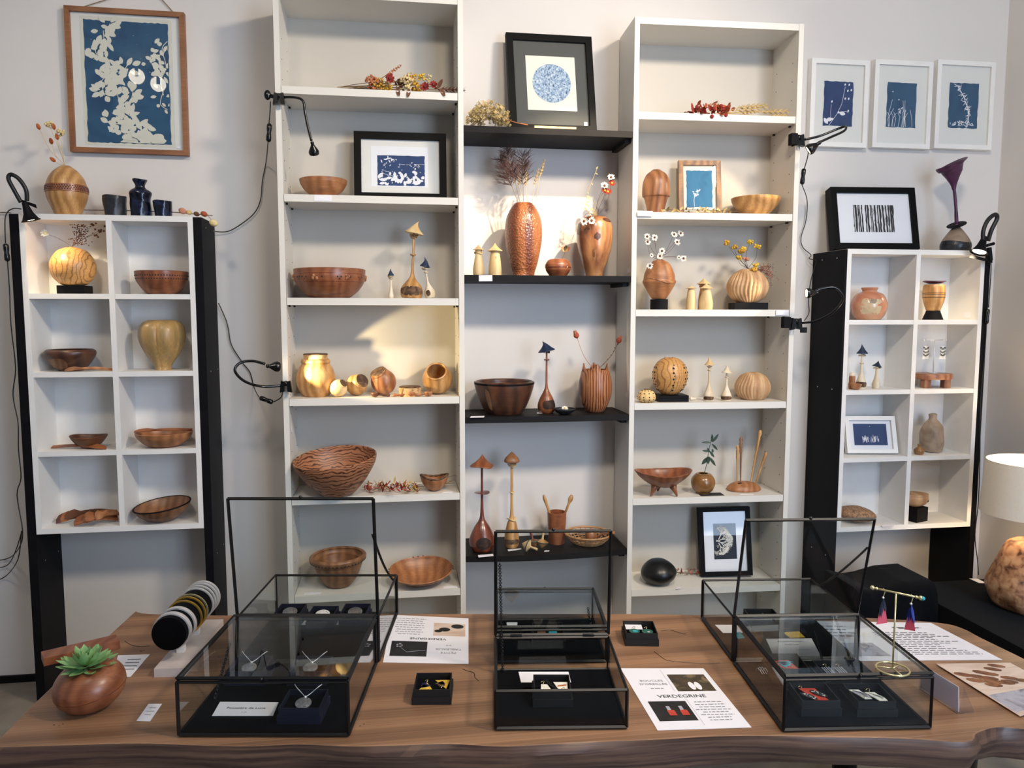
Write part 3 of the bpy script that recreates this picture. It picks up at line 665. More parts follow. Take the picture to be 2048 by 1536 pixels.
pl = [[(min(max(x, bw0+.001), bw1-.001), min(max(zz, bz0+.001), bz1-.001)) for x, zz in p] for p in pl]
art.polys('white_plant_shapes', M['paper'], pl)
picture('framed_print', 'black-framed blue and white plant print standing in left bookcase', Mx, w, h, .024, .028, M['frameblack'], M['matboard'], art)
# shelf 3
o = vessel('carved_bowl', 'large reddish bowl with knots and dotted band round its side', 'bowl', 660, AY+.076, zA[2], [(70.5, 540), (70, 546), (70, 556), (66, 568), (55, 583), (43, 593), (36, 597)], M['w_red'], t=4, parts=True, n=56)
for v in (549, 565): band(o, 'groove', v, v+1, -.0004+.0007, M['w_darkred'])
studs(o, 'drilled_dots', [556], [-62, -55, -48, -40, -20, -12, 12, 18, 26, 34, 52, 60], 1.5*o.s, M['dotdark'])
studs(o, 'drilled_dots', [560], [-58, -44, 15, 30, 56], 1.3*o.s, M['dotdark'])
for a, r in ((-24, 6), (28, 4), (85, 5), (-85, 5)):
    kb = MB()
    for i in range(5): kb.blob(surf(o, a+rnd.uniform(-5, 5), o.zf(557+rnd.uniform(-4, 4))-o.P.z), r*.55*o.s, 6, 5)
    part('knot', kb, M['w_orange'], o.body, smooth=True)
mushroom('smallest white mushroom with blue hat beside large reddish bowl', 782, AY+.06, zA[2], 597, 573, 551, 537, 5.5, 2.2, 6.5, M['w_white'], M['bluehat'], collar=[(554, 6.5), (557, 5)], hatlean=-4)
mushroom('tallest long-necked mushroom with bark base on third shelf', 822, AY+.07, zA[2], 597, 556, 468, 442, 23, 2.6, 19, M['w_honey'], M['w_pale'], collar=[(511, 6), (476, 7), (472, 9)], hatlean=8, bark=(-75, 70, 572, 594), lean=3,
         prof=[(2.3, 467), (2.4, 520), (3.2, 545), (7, 558), (17, 570), (22, 580), (22, 590), (19, 597)], curl=.2)
mushroom('white mushroom with tilted blue hat and round bark spot', 861, AY+.06, zA[2], 597, 571, 534, 515, 11, 1.8, 10, M['w_white'], M['bluehat'], collar=[(538, 7), (546, 4)], hatlean=22, bark=(-42, 8, 580, 594), lean=-10, curl=-.3,
         prof=[(1.7, 533), (1.8, 556), (2.4, 566), (6, 575), (10.5, 584), (10.5, 591), (8.5, 597)])
# shelf 4
z = zA[3]
o = vessel('lidded_jar', 'big round honey-coloured jar with cork stopper', 'jar', 632, AY+.085, z, [(26, 718), (28, 720), (29, 724), (27, 727), (27, 727), (33, 736), (38, 752), (38, 764), (33, 779), (24, 791)], M['w_olive'] if False else M['w_honey'], parts=True)
part('cork_stopper', MB().lathe([(24*o.s, 0), (23*o.s, 0), (24*o.s, 9*o.s), (0, 9*o.s)], Matrix.Translation((o.P.x, o.P.y, o.zf(718)-.001)), 30), M['cork'], o.root, smooth=40)
part('bark_top', MB().lathe([(24*o.s, 0), (24.5*o.s, .001), (23*o.s, 2*o.s), (0, 2.2*o.s)], Matrix.Translation((o.P.x, o.P.y, o.zf(709)-.001)), 24), M['bark'], o.root, smooth=40)
def potlet(name, label, u, v, Y, R, tilt, az, mat, lid, op=.62, ln=1.0):
    """round pot lying tilted on the shelf; axis leans 'tilt' from vertical towards azimuth az"""
    P = W(u, v, Y); s = sc(P); R = R*s; c = Vector((P.x, Y, z+R*.96))
    ax = Vector((math.sin(math.radians(tilt))*math.cos(math.radians(az)), math.sin(math.radians(tilt))*math.sin(math.radians(az)), math.cos(math.radians(tilt))))
    Mx = Matrix.Translation(c) @ ax.to_track_quat('Z', 'Y').to_matrix().to_4x4()
    q = [(R*.5, -R*.92*ln), (R*.82, -R*.6*ln), (R, -R*.1), (R*.95, R*.3), (R*.78, R*.66*ln), (R*(op+.07), R*.78*ln), (R*(op+.07), R*.86*ln), (R*op, R*.9*ln)]
    q = [(p.x, p.y) for p in crom([Vector((a, b, 0)) for a, b in q], 3)]
    t = thing(name, label, 'pot', (c.x, c.y, z), 'tilted small pots with bark lids')
    inn = [] if lid else [(R*(op-.06), R*.85*ln), (R*.72, R*.4), (R*.75, -R*.1), (R*.5, -R*.7), (0, -R*.75)]
    part('body', MB().lathe(q+inn, Mx, 32), mat, t, smooth=50)
    if lid:
        part('cork_lid', MB().lathe([(R*op*.96, R*.86*ln), (R*op*1.0, R*1.0*ln), (0, R*1.0*ln)], Mx, 24), M['cork'], t, smooth=40)
        part('bark_top', MB().lathe([(R*op*1.0, R*1.0*ln), (R*op*.97, R*1.06*ln), (0, R*1.08*ln)], Mx, 24), M['bark'], t, smooth=40)
    return t
potlet('tilted_pot', 'tiny pale ball pot with bark lid, smallest on fourth shelf', 677, 779, AY+.05, 17, 50, -38, M['w_pale'], True, .5)
potlet('tilted_pot', 'small honey pot with grey bark lid, tilted towards viewer', 713, 769, AY+.09, 21, 62, -50, M['w_honey'], True, .66)
potlet('tilted_pot', 'brown barrel pot with bark lid leaning to the left', 767, 764, AY+.10, 25, 33, -142, M['w_cherry'], True, .64, 1.0)
potlet('tilted_pot', 'open round pot without lid at right end of fourth shelf', 875, 758, AY+.09, 30, 48, -100, M['w_honey'], False, .66)
P = W(820, 789, AY+.05); s = sc(P); t = thing('loose_cork_lid', 'loose cork lid with bark top lying on fourth shelf', 'lid', (P.x, P.y, z))
part('cork', MB().lathe([(19*s, 0), (22*s, .0), (22*s, 17*s), (0, 17*s)], Matrix.Translation((P.x, P.y, z)), 26), M['cork'], t, smooth=40)
part('bark_top', MB().lathe([(22*s, 17*s), (22.5*s, 18*s), (20*s, 19.5*s), (0, 19*s)], Matrix.Translation((P.x, P.y, z)), 26), M['bark'], t, smooth=40)
def scoop(label, u0, u1, v, Y, zz, mat, flip=False, group='little wooden scoops'):
    a, b = W(u0, v, Y), W(u1, v, Y); s = sc(a); a.z = b.z = zz; d = (b-a); L = d.length; d.normalize()
    if flip: a, b, d = b, a, -d
    t = thing('wooden_scoop', label, 'scoop', (a+b)/2, group)
    Mx = Matrix.Translation(a+d*L*.2+Vector((0, 0, 5.2*s)))
    part('bowl', MB().lathe([(q.x, q.y) for q in crom([Vector(p) for p in ((0, -5*s, 0), (6*s, -3*s, 0), (8*s, 2*s, 0), (7*s, 5*s, 0), (6*s, 4.6*s, 0), (5.5*s, 1*s, 0), (0, -2*s, 0))], 2)], Mx, 16), mat, t, smooth=50)
    pts = [a+d*L*q+Vector((0, 0, hh*s)) for q, hh in ((.36, 6), (.5, 5), (.66, 3.6), (.8, 4), (.92, 4), (1, 3.4))]
    part('handle', MB().tube(pts, [2.6*s, 2*s, 1.9*s, 2.6*s, 3.2*s, 1.6*s], 8), mat, t, smooth=True)
    return t
scoop('dark brown scoop, leftmost of the three in front of the pots', 742, 780, 788, AY+.022, z, M['w_darkspoon'])
scoop('reddish scoop lying in front of the loose cork lid', 785, 832, 788, AY+.02, z, M['w_spoon'], True)
scoop('pale orange scoop nearest the open round pot', 828, 864, 788, AY+.018, z, M['w_orange'], True)
# shelf 5
z = zA[4]
o = vessel('zebra_bowl', 'large tilted bowl with dark zebra stripes', 'bowl', 677, AY+.04, z, [(82, 917), (80, 928), (71, 945), (58, 964), (44, 980), (34, 990)], M['w_zebra'], t=4, n=56, tilt=(-4.5, 6))
s = o.s; Yf = AY+.06
t = thing('dried_flower_bunch', 'flat bunch of red dried flowers beside live-edge bowl', 'dried flowers', W(790, 980, Yf))
t.location.z = z
for i in range(110):
    u = rnd.uniform(735, 835); p = T(u, rnd.uniform(968, 984), z+.004+rnd.uniform(0, .018)*math.exp(-((u-780)/40)**2)); d = Vector((rnd.uniform(-1, 1), rnd.uniform(-.6, .6), rnd.uniform(-.1, .6)))
    part('dry_petal', MB().leaf(p, d, (0, 0, 1), rnd.uniform(.016, .028), .009, .2, 3), M[rnd.choice(['coral', 'rust', 'red', 'brownseed', 'straw', 'darkred'])], t)
for (u, v) in ((735, 975), (760, 968), (815, 970), (830, 976)): cluster(t, 'seed_cluster', T(u, v, z+.012), .014, 22, .0022, M['mustard' if u > 740 else 'rust'])
ear(t, T(805, 985, z+.005), T(842, 976, z+.012), .004, M['straw'], 8); ear(t, T(885, 968, z+.006), T(905, 962, z+.02), .004, M['straw'], 8)
part('stem', MB().tube([T(820, 975, z+.01), T(908, 966, z+.012)], .001, 5), M['stem'], t); part('stem', MB().tube([T(830, 972, z+.01), T(912, 950, z+.03)], .0008, 5), M['stem'], t)
P, s, zf, pr = turn(869, AY+.055, z, [(28, 953), (27, 960), (22, 972), (14, 981), (8, 984)])
mb = MB(); hp = hollow(pr, 2.5*s, 2*s); fn = lambda a, r, zz: (r*(1+.06*math.sin(3*a)), zz+(.006*math.cos(2*a)-.003*math.sin(a))*(zz/(31*s)))
t = thing('live_edge_bowl', 'small live-edge bowl with bark rim on fifth shelf', 'bowl', P)
part('body', mb.lathe(hp, Matrix.Translation(P), 40, fn), M['w_orange'], t, smooth=60)
rim = MB(); pts = []
for i in range(41):
    a = 2*math.pi*i/40; rr, zz = fn(a, pr[-1][0]-1.2*s, pr[-1][1]); pts.append(P+Vector((rr*math.cos(a), rr*math.sin(a), zz+.0005)))
part('bark_rim', rim.tube(pts, [2.2*s+.0006*math.sin(i*2.3) for i in range(41)], 7, cap=False), M['bark'], t, smooth=True)
# shelf 6
z = zA[5]
o = vessel('rimmed_bowl', 'brown bowl with wide carved rim on bottom shelf, left', 'bowl', 678, AY+.095, z, [(55, 1111), (56, 1114), (54, 1120), (49, 1122), (49, 1122), (46, 1135), (38, 1155), (28, 1170), (22, 1176)], M['w_brown'], t=7, n=48, parts=True, tilt=(-1.5, 0))
studs(o, 'carved_notches', [1119], range(-90, 91, 8), 1.7*o.s, M['dotdark'])
P, s, zf, pr = turn(838, AY+.075, z, [(58, 1140), (54, 1147), (42, 1158), (26, 1168), (18, 1171)])
fn = lambda a, r, zz: (r*(1+.10*math.cos(2*a-.3)+.05*math.cos(a)), zz+.10*r*math.sin(a+.6)*(zz/(31*s))+.02*r*math.cos(2*a))
t = thing('oval_platter', 'oval orange wooden platter with barky points on bottom shelf', 'platter', P)
part('body', MB().lathe(hollow(pr, 2.5*s, 2*s), Matrix.Translation(P) @ rotm('X', 8) @ rotm('Y', 2), 48, fn), M['w_olive'] if False else M['w_orange'], t, smooth=60)
eb = MB()
for a in (0.05, -.06, 3.05, 3.2, 1.4, 1.6, 1.8):
    rr, zz = fn(a, pr[-1][0]-.8*s, pr[-1][1]); eb.blob((Matrix.Translation(P) @ rotm('X', 8) @ rotm('Y', 2)) @ Vector((rr*math.cos(a), rr*math.sin(a), zz)), (.005, .004, .002), 6, 4)
part('bark_edge', eb, M['bark'], t, smooth=True)
# price cards on the left bookcase
mb = MB().box(W(646, 396.5, AY+.001), (33*.0017, .0008, 11*.0017)); solo('price_card', mb, M['paper'], 'price card stuck below shallow cherry-wood bowl', 'card')
card('price card under wide-rimmed brown bowl', [(607, 1190), (641, 1188), (643, 1184), (610, 1186)], zA[5], lines=0)
card('price card at right end of bottom left-hand shelf', [(887, 1177), (915, 1175), (914, 1171), (888, 1173)], zA[5], lines=0)
card('price card lying in front of live-edge bowl', [(884, 986), (906, 985), (904, 983), (886, 984)], zA[4], lines=0)
mb = MB().box((AX+.0181, AY+.05, W(582, 863, AY).z), (.0006, .012, .02)); solo('price_card', mb, M['paper'], 'tiny card stuck inside left side of the left bookcase', 'card')
# ================================================================== items on the black shelves (centre bay)
CY = 2.592
# top shelf: round moon-like print, wooden ledge block, dried hydrangea
z = zC[0]; Yq = CY+.11
P0 = W(1107, 250, Yq); s = sc(P0)
Mx = Matrix.Translation((P0.x+.004, Yq, z+.0165)) @ rotm('Z', 3) @ rotm('X', -9) @ rotm('Y', -1.2)
w, h = 178*s, (W(1107, 64, Yq+.03).z-z-.0165)/math.cos(math.radians(9))
art = Art().rect('paper', M['cream'], -w*.285, w*.29, h*.225, h*.785)
def moon_mat():
    m = blotch('moon_print', ['1a2236', '7f98ba', 'b5c6da', 'e2e4e2'], 190, .8, stretch=(1, 1, .8), detail=6); return m
M['moon'] = moon_mat()
art.polys('round_print', M['moon'], [discp(0.002, h*.505, h*.2, 48)])
art.polys('price_sticker', M['paper'], [[(w*.36, h*.075), (w*.40, h*.075), (w*.40, h*.115), (w*.36, h*.115)]])
picture('framed_print', 'big black-framed print of a round moon-like disc on white', Mx, w, h, .0235, .022, M['frameblack'], M['matgrey'], art)
a, b = W(1067, 243, CY+.075), W(1150, 243, CY+.075)
solo('ledge_block', MB().box(((a.x+b.x)/2, CY+.075, z+.0105), (b.x-a.x, .04, .02)), M['w_pale'], 'small pale wooden block holding the moon-print frame', 'block')
t = thing('dried_hydrangea', 'dried cream hydrangea head lying on topmost black shelf', 'dried flower', W(980, 245, CY+.08)); t.location.z = z
fl = MB(); c0 = W(978, 226, CY+.08); R = 45*sc(c0)
for i in range(520):
    a = rnd.uniform(0, math.pi); q = rnd.random()**.35
    d = Vector((math.cos(a)*1.05, rnd.gauss(0, .8), abs(math.sin(a))*.95)); d = d.normalized()*R*q
    c = c0+Vector((d.x, d.y*.8, d.z-.035)); c.z = max(c.z, z+.004); n_ = Vector((rnd.gauss(0, 1), rnd.gauss(-.6, 1), rnd.gauss(.4, 1))).normalized(); x, y = frame_of(n_)
    k = rnd.uniform(.0045, .0075)
    for e in range(4):
        aa = e*math.pi/2; q2 = x*math.cos(aa)+y*math.sin(aa); r2 = x*math.cos(aa+.6)+y*math.sin(aa+.6); r3 = x*math.cos(aa-.6)+y*math.sin(aa-.6)
        fl.add([c, c+r3*k*.8, c+q2*k*1.15+n_*k*.3, c+r2*k*.8], [(0, 1, 2, 3)])
part('florets', fl, M['hydrangea'], t)['kind'] = 'stuff'
part('stem', MB().tube([W(990, 234, CY+.07), W(1010, 239, CY+.06), W(1035, 246, CY+.05), W(1056, 250, CY+.045)], .0017, 6), M['orangefl'], t, smooth=True)
# second shelf
z = zC[1]
mushroom('stout pale mushroom with flat hat, leftmost under the moon print', 957, CY+.07, z, 549, 512, 500, 489, 11, 5, 11.5, M['w_pale'], M['w_pale'], collar=[(506, 9), (503, 7)], prof=[(5, 499), (6, 506), (8, 518), (10.5, 532), (11, 543), (10, 549)], ruffle=.04, group='stout pale mushrooms')
mushroom('stout pale mushroom with pointed hat beside hammered vase', 990, CY+.07, z, 549, 512, 502, 486, 13, 7, 15, M['w_pale'], M['w_pale'], collar=[(503, 12)], prof=[(7, 500), (9, 506), (11.5, 520), (13, 536), (12.5, 549)], ruffle=.03, group='stout pale mushrooms', bark=(2, 16, 512, 517, M['cork']))
def hamm(a, r, zz): return (r+.0004*math.sin(a*26+math.sin(zz*300)*1.5)*math.sin(zz*320+math.sin(a*5)), zz)
o = vessel('hammered_vase', 'tall hammered dark wooden vase holding pampas plumes', 'vase', 1047, CY+.10, z, [(16, 407), (18, 408), (26, 418), (34, 435), (37.5, 458), (36, 485), (29, 520), (23, 540), (22, 549)], M['w_hammer'], t=2.5, n=110, fn=hamm, k=14)
hv = o
def plume(label, base, tip, n, wd, mat, group):
    t, pts = stem_thing('pampas_plume', label, 'dried grass', [base, base*.5+tip*.5+Vector((0, 0, .005)), tip], .0012, M['stem'], group)
    mb = MB(); m = len(pts)
    for i in range(n):
        f = .42+.58*rnd.random(); k = min(m-2, int(f*(m-1))); p = pts[k]+(pts[k+1]-pts[k])*(f*(m-1)-k); d = (pts[-1]-pts[-3]).normalized()
        a = rnd.uniform(0, 6.3); x, y = frame_of(d); side = x*math.cos(a)+y*math.sin(a); L = wd*rnd.uniform(.6, 1.2)*(1.15-f*.45)
        p1 = p+d*L*.7+side*L*.75+Vector((0, 0, -.15*L))
        for e in range(7):
            q = p+(p1-p)*(e+1)/7; mb.leaf(q, d*.6+side*rnd.uniform(.2, 1.2)+Vector((rnd.uniform(-.5, .5), rnd.uniform(-.5, .5), rnd.uniform(-.4, .3))), (0, -1, 0), L*.5, .0042, 0, 1)
        mb.tube([p, p1], .0004, 3, cap=False)
    part('plume', mb, mat, t)['kind'] = 'stuff'; return t
top = o.top; yy = CY+.10
plume('dark pampas plume, tallest stem in the hammered vase', top+Vector((-.006, 0, -.02)), W(1013, 300, yy-.01), 105, .040, M['pampas'], 'pampas plumes in the hammered vase')
plume('pampas plume leaning over to the right in hammered vase', top+Vector((.0, 0, -.02)), W(1045, 312, yy), 90, .045, M['pampas'], 'pampas plumes in the hammered vase')
plume('pampas plume leaning left in hammered vase', top+Vector((-.01, 0, -.02)), W(1000, 318, yy+.02), 90, .042, M['pampas'], 'pampas plumes in the hammered vase')
for (lb, ub, ut, vt, u2, v2) in (('wheat ear highest and rightmost in hammered vase', 1066, 1089, 320, 1080, 352), ('wheat ear beside the right-hand one in hammered vase', 1062, 1077, 338, 1069, 370), ('short wheat ear in middle of hammered vase', 1054, 1053, 345, 1052, 372), ('thin oat stalk at left of wheat in hammered vase', 1048, 1037, 342, 1038, 370)):
    b = W(ub, 410, yy); b.z = top.z-.03; t, pts = stem_thing('wheat_stalk', lb, 'wheat', [b, W((ub+u2)/2, 392, yy), W(u2, v2, yy)], .001, M['wheat'], 'wheat stalks in the hammered vase')
    ear(t, W(u2, v2, yy), W(ut, vt, yy), .0062, M['wheat'], 10, awn=.02)
o = vessel('lidded_box', 'small flat round wooden box with a succulent sprig', 'box', 1116, CY+.06, z, [(6, 518), (18, 519), (25, 527), (26, 532), (26, 534), (25.5, 535), (24, 540), (18, 548), (17, 550)], M['w_red'], parts=True)
band(o, 'lid_seam', 533, 534.2, .0004, M['w_darkred'])
tp = Vector((o.P.x+.006, o.P.y-.012, o.zf(519)))
t, pts = stem_thing('succulent_sprig', 'tiny succulent sprig growing from small round box', 'plant', [tp-Vector((0, 0, .004)), W(1128, 510, CY+.05), W(1130, 502, CY+.05)], .0012, M['brownstem'], None)
for (u, v, m_, dx) in ((1124, 497, 'orangefl', -.9), (1126, 493, 'straw', -.5), (1130, 494, 'leafgreen', 0), (1133, 492, 'green', .3), (1136, 497, 'coral', .9), (1130, 500, 'orangefl', .1)):
    part('leaf', MB().leaf(W(1130, 503, CY+.05), (dx, -.3, .8), (0, -1, .3), 13*o.s, 7*o.s, .2), M[m_], t, smooth=True)
o = vessel('knotted_vase', 'glossy knotted wooden vase holding daisies and red flowers', 'vase', 1189, CY+.09, z, [(22, 435), (26, 437), (33, 447), (36, 467), (33.5, 495), (26, 522), (19, 541), (17, 552)], M['w_knot'], t=3, n=48, parts=True)
patch(o, 'knot', -2, 20, 464, 486, M['w_walnut'], .0004, .8); patch(o, 'grain_eye', -8, 6, 496, 525, M['w_brown'], .0004); patch(o, 'grain_eye', -4, 1, 504, 516, M['w_walnut'], .0006)
patch(o, 'bark_inclusion', -78, -46, 442, 476, M['w_walnut'], .0005, .6); patch(o, 'bark_inclusion', 30, 88, 436, 448, M['w_walnut'], .0005, .6)
top = o.top; yy = CY+.085
for i, (lb, u1, v1, u2, v2, kind) in enumerate((('dried oat stalk, highest stem in knotted vase', 1172, 400, 1196, 333, 'oat'), ('white daisy, highest flower in knotted vase', 1205, 400, 1222, 355, 'w'), ('red strawflower at right in knotted vase', 1212, 410, 1223, 367, 'r'), ('white strawflower beside red ones in knotted vase', 1196, 400, 1209, 372, 'w'), ('red strawflower below the white one in knotted vase', 1195, 405, 1209, 382, 'r'), ('red strawflower bud at lower centre of knotted vase', 1200, 412, 1215, 384, 'r'), ('drooping white flower, left of two over vase rim', 1172, 430, 1168, 442, 'w'), ('drooping white flower, right of two over vase rim', 1180, 430, 1183, 441, 'w'), ('wispy pale stalk, leftmost in knotted vase', 1170, 415, 1180, 394, 'oat'))):
    b = Vector((top.x+rnd.uniform(-.012, .012), top.y, top.z-.025)); dn = v2 > 430
    pts = [b, Vector((b.x+.2*(W(u2, v2, yy).x-b.x), b.y, top.z+.008)), W(u1, v1, yy-(.05 if dn else 0)) if not dn else W(u1, 428, yy-.03), W(u2, v2, yy-(.07 if dn else 0))]
    t, pts = stem_thing('dried_flower', lb, 'dried flower', pts, .001, M['straw' if kind == 'oat' else 'brownstem'], 'dried flowers in the knotted vase')
    if kind == 'oat':
        for k in range(7): part('spikelet', MB().leaf(pts[-1-k], (rnd.uniform(-.8, .8), rnd.uniform(-.5, .5), rnd.uniform(-1, .6)), (0, -1, 0), .012, .004, .1, 2), M['straw'], t)
    else: daisy(t, pts[-1], (rnd.uniform(-.2, .3), -1, -.1 if dn else .5), 8*o.s, M['petalwhite' if kind == 'w' else 'red'], M['brownseed' if kind == 'w' else 'mustard'], 12, cup=.5)
for k in range(9):
    a = top+Vector((rnd.uniform(-.015, .015), 0, -.01)); e = W(rnd.uniform(1160, 1190), rnd.uniform(392, 430), yy); t, pts = stem_thing('grass_wisp', ('curly pale grass wisp %s in knotted vase' % ('far left', 'left of the daisies', 'behind the drooping flowers', 'near the left rim', 'arching highest', 'arching lowest', 'closest to the oat stalk', 'at the back', 'at the front')[k]), 'dried grass', [a, (a+e)/2+Vector((.012, 0, .012)), e, e+Vector((-.008, 0, -.012))], .0006, M['straw'], 'curly grass wisps in the knotted vase')
mb = MB().box((W(971, 554.5, CY).x, CY-.003, z-.011), (27*.0017, .0008, 12*.0017), rotm('Y', -1).to_3x3()); solo('price_card', mb, M['paper'], 'price card stuck under the stout pale mushrooms', 'card')
for (u, v, lb) in ((1252, 541, 'little card stuck on bookcase side by knotted vase'), (1251, 790, 'little card stuck on bookcase side by tulip vase')):
    P = W(u, v, CY+.035); solo('price_card', MB().box((BX-.0008, P.y, P.z), (.0006, .024, .015)), M['paper'], lb, 'card')
# third shelf
z = zC[2]
o = vessel('deep_bowl', 'large dark walnut bowl with black rim', 'bowl', 1008.5, CY+.088, z, [(60, 764), (58.5, 775), (52, 797), (43, 818), (36, 829), (34, 831)], M['w_walnut'], t=7, n=52, parts=True)
band(o, 'black_rim', 764.5, 768, .0006, M['blackpaint'])
mb = MB().lathe([(o.pr[-1][0]-7*o.s, o.pr[-1][1]+.0004), (o.pr[-1][0]-3*o.s, o.pr[-1][1]+.0022), (o.pr[-1][0]+.0005, o.pr[-1][1]+.0004)], o.M, 48, cap=False); part('black_rim_top', mb, M['blackpaint'], o.root, smooth=True)
patch(o, 'pale_streak', -42, -30, 772, 824, M['w_brown'], .0004)
mushroom('long-necked mushroom with dark hat on third black shelf', 1093, CY+.085, z, 826, 775, 702, 681, 17.5, 2.2, 17, M['w_red'], M['bluehat'], collar=[(720, 5.5), (705, 7)], hatlean=-12, curl=-.25, bark=(-30, 85, 797, 818, M['darkbark']), m_col=M['w_darkred'],
         prof=[(1.8, 701), (2, 745), (2.6, 770), (6, 782), (13, 795), (17.5, 808), (17, 818), (13, 825)])
o = vessel('tiny_dish', 'tiny black speckled dish holding a white flower', 'dish', 1129, CY+.03, z, [(22, 817), (21.5, 820), (15, 827), (8, 831)], M['c_dark'], t=1.5)
t = thing('flower_head', 'single white dried flower lying in tiny black dish', 'dried flower', o.P+Vector((0, 0, .014)))
daisy(t, o.P+Vector((.001, -.003, .021)), (0, -.5, .9), .012, M['petalwhite'], M['creamfl'], 14, cup=.4)
def tulip(a, r, zz):
    hmax = 99*o_s; q = max(0, (zz-hmax*.78)/(hmax*.22)); pk = max(0, math.cos(4*a+.4))**2
    return (r*(1+.05*q*pk), zz-(1-pk)*q*hmax*.13)
o_s = sc(W(1190, 780, CY+.085))
o = vessel('tulip_vase', 'striped vase with pointed tulip rim on third black shelf', 'vase', 1190.5, CY+.085, z, [(24, 727), (24.5, 732), (29, 748), (33, 768), (32.5, 790), (26, 812), (19, 824), (15, 828)], M['w_tulip'], t=2.5, n=64, fn=tulip)
for lb, u2, v2, um, vm in (('round blush poppy head on thin stem, left in tulip vase', 1154, 675, 1168, 712), ('poppy bud on beaded stem, right in tulip vase', 1236, 685, 1222, 712)):
    e = W(u2, v2, CY+.08); b = o.top+Vector((0, 0, -.03)); t, pts = stem_thing('poppy_stem', lb, 'dried flower', [b, W(um, vm, CY+.08), e], .0012, M['blush' if um < 1200 else 'brownstem'], 'poppy stems in the tulip vase')
    mb = MB(); d = (pts[-1]-pts[-3]).normalized()
    for k in range(7):
        a = k*.9; x, y = frame_of(d); mb.leaf(e-d*.004, d+(x*math.cos(a)+y*math.sin(a))*.55, x*math.cos(a)+y*math.sin(a), .030, .017, -.35, 4)
    part('flower_head', mb, M['blush'], t, smooth=True); part('flower_core', MB().blob(e+d*.008, .0105, 8, 6), M['coral'], t, smooth=True)
    if um > 1200:
        lm = MB()
        for k in range(2, len(pts)-1, 1): lm.leaf(pts[k], (rnd.uniform(-1, 1), -.4, .5), (0, -1, 0), .008, .004, 0, 2)
        part('bract', lm, M['brownseed'], t)
card('white price card in front of dark walnut bowl', [(940, 835.5), (968, 835), (969, 832), (942, 832.5)], zC[2]); card('white price card below dark-hatted mushroom', [(1074, 827), (1104, 826), (1103, 824), (1075, 824)], zC[2])
# fourth shelf
z = zC[3]
mushroom('tall glossy dark red mushroom with disc on its neck', 964, CY+.055, z, 1105, 1020, 932, 908, 26, 2.6, 23.5, M['w_darkred'], M['w_red'], collar=[(986, 15.5)], bark=(-28, 42, 1070, 1098, M['darkbark']), ruffle=.06, m_col=M['w_darkred'], hatlean=3,
         prof=[(2.4, 931), (2.4, 985), (3.4, 1022), (6, 1040), (16, 1056), (25, 1077), (26, 1090), (21, 1101), (17, 1105)])
mushroom('tall pale mushroom with small onion-shaped hat on lowest black shelf', 1023.5, CY+.09, z, 1096, 1030, 926, 903, 15, 3, 15.5, M['w_honey'], M['w_brown'], collar=[(986, 5), (933, 7), (930, 9), (1040, 10)], bark=(-75, 75, 1077, 1089), m_col=M['w_pale'], hat_prof=[(0, .1), (8, 0), (14.5, .08), (15.5, .22), (12, .5), (5, .8), (0, 1)],
         prof=[(2.5, 925), (2.6, 985), (3, 1020), (5, 1038), (9, 1047), (12, 1060), (14.5, 1075), (15, 1087), (13, 1096)])
def top_toy(label, u, v, ax, mat, m2, s=1.):
    P = T(u, v, z+.016); d = Vector(ax).normalized(); k = sc(P)*s; Mx = Matrix.Translation(P) @ d.to_track_quat('Z', 'Y').to_matrix().to_4x4()
    t = thing('spinning_top', label, 'spinning top', (P.x, P.y, z), 'wooden spinning tops')
    part('body', MB().lathe([(0, -13*k), (3*k, -10*k), (12*k, -1*k), (12.5*k, 2*k), (6*k, 5*k), (2.6*k, 7*k)], Mx, 24), mat, t, smooth=40)
    part('handle', MB().lathe([(2.6*k, 6.5*k), (2*k, 12*k), (2.6*k, 18*k), (3*k, 21*k), (0, 22.5*k)], Mx, 12), m2, t, smooth=50)
    part('painted_ring', MB().lathe([(12.6*k, -.6*k), (12.9*k, .5*k), (12.7*k, 1.6*k)], Mx, 24, cap=False), M['leafgreen'], t); return t
top_toy('pale spinning top lying in front with green ring', 1055, 1095, (.8, -.45, -.25), M['w_pale'], M['w_pale'])
top_toy('spinning top with reddish handle at back of the three', 1067, 1088, (-.25, .3, 1), M['w_brown'], M['w_darkred'], 1.)
top_toy('light brown spinning top standing on its point, right one', 1084, 1089, (.15, .05, 1), M['w_honey'], M['w_pale'], 1.)
o = vessel('wooden_cup', 'straight reddish wooden cup holding two sticks', 'cup', 1113.5, CY+.11, z, [(19, 1024), (18.5, 1040), (17, 1062), (15.5, 1085)], M['w_red'], t=2, n=32)
for lb, u2, v2, bx, m_ in (('wooden stick leaning left out of reddish cup', 1087, 990, .006, 'w_honey'), ('wooden stick with round head leaning right in cup', 1144, 990, -.006, 'w_honey')):
    e = W(u2, v2, CY+.11); b = o.P+Vector((bx, 0, .012)); d = e-b; pts = [b+d*k for k in (0, .55, .8, .84, .86, .9, .95, 1)]; q = o.s
    solo('turned_stick', MB().tube(pts, [2*q, 2.2*q, 2.6*q, 3*q, 3.8*q, 5*q, 4.6*q, 2*q] if u2 > 1100 else [2*q, 2.4*q, 2.8*q, 3.4*q, 3.6*q, 3.8*q, 3.2*q, 1.8*q], 10), M[m_], lb, 'stick', smooth=50, group='turned sticks in the wooden cup')
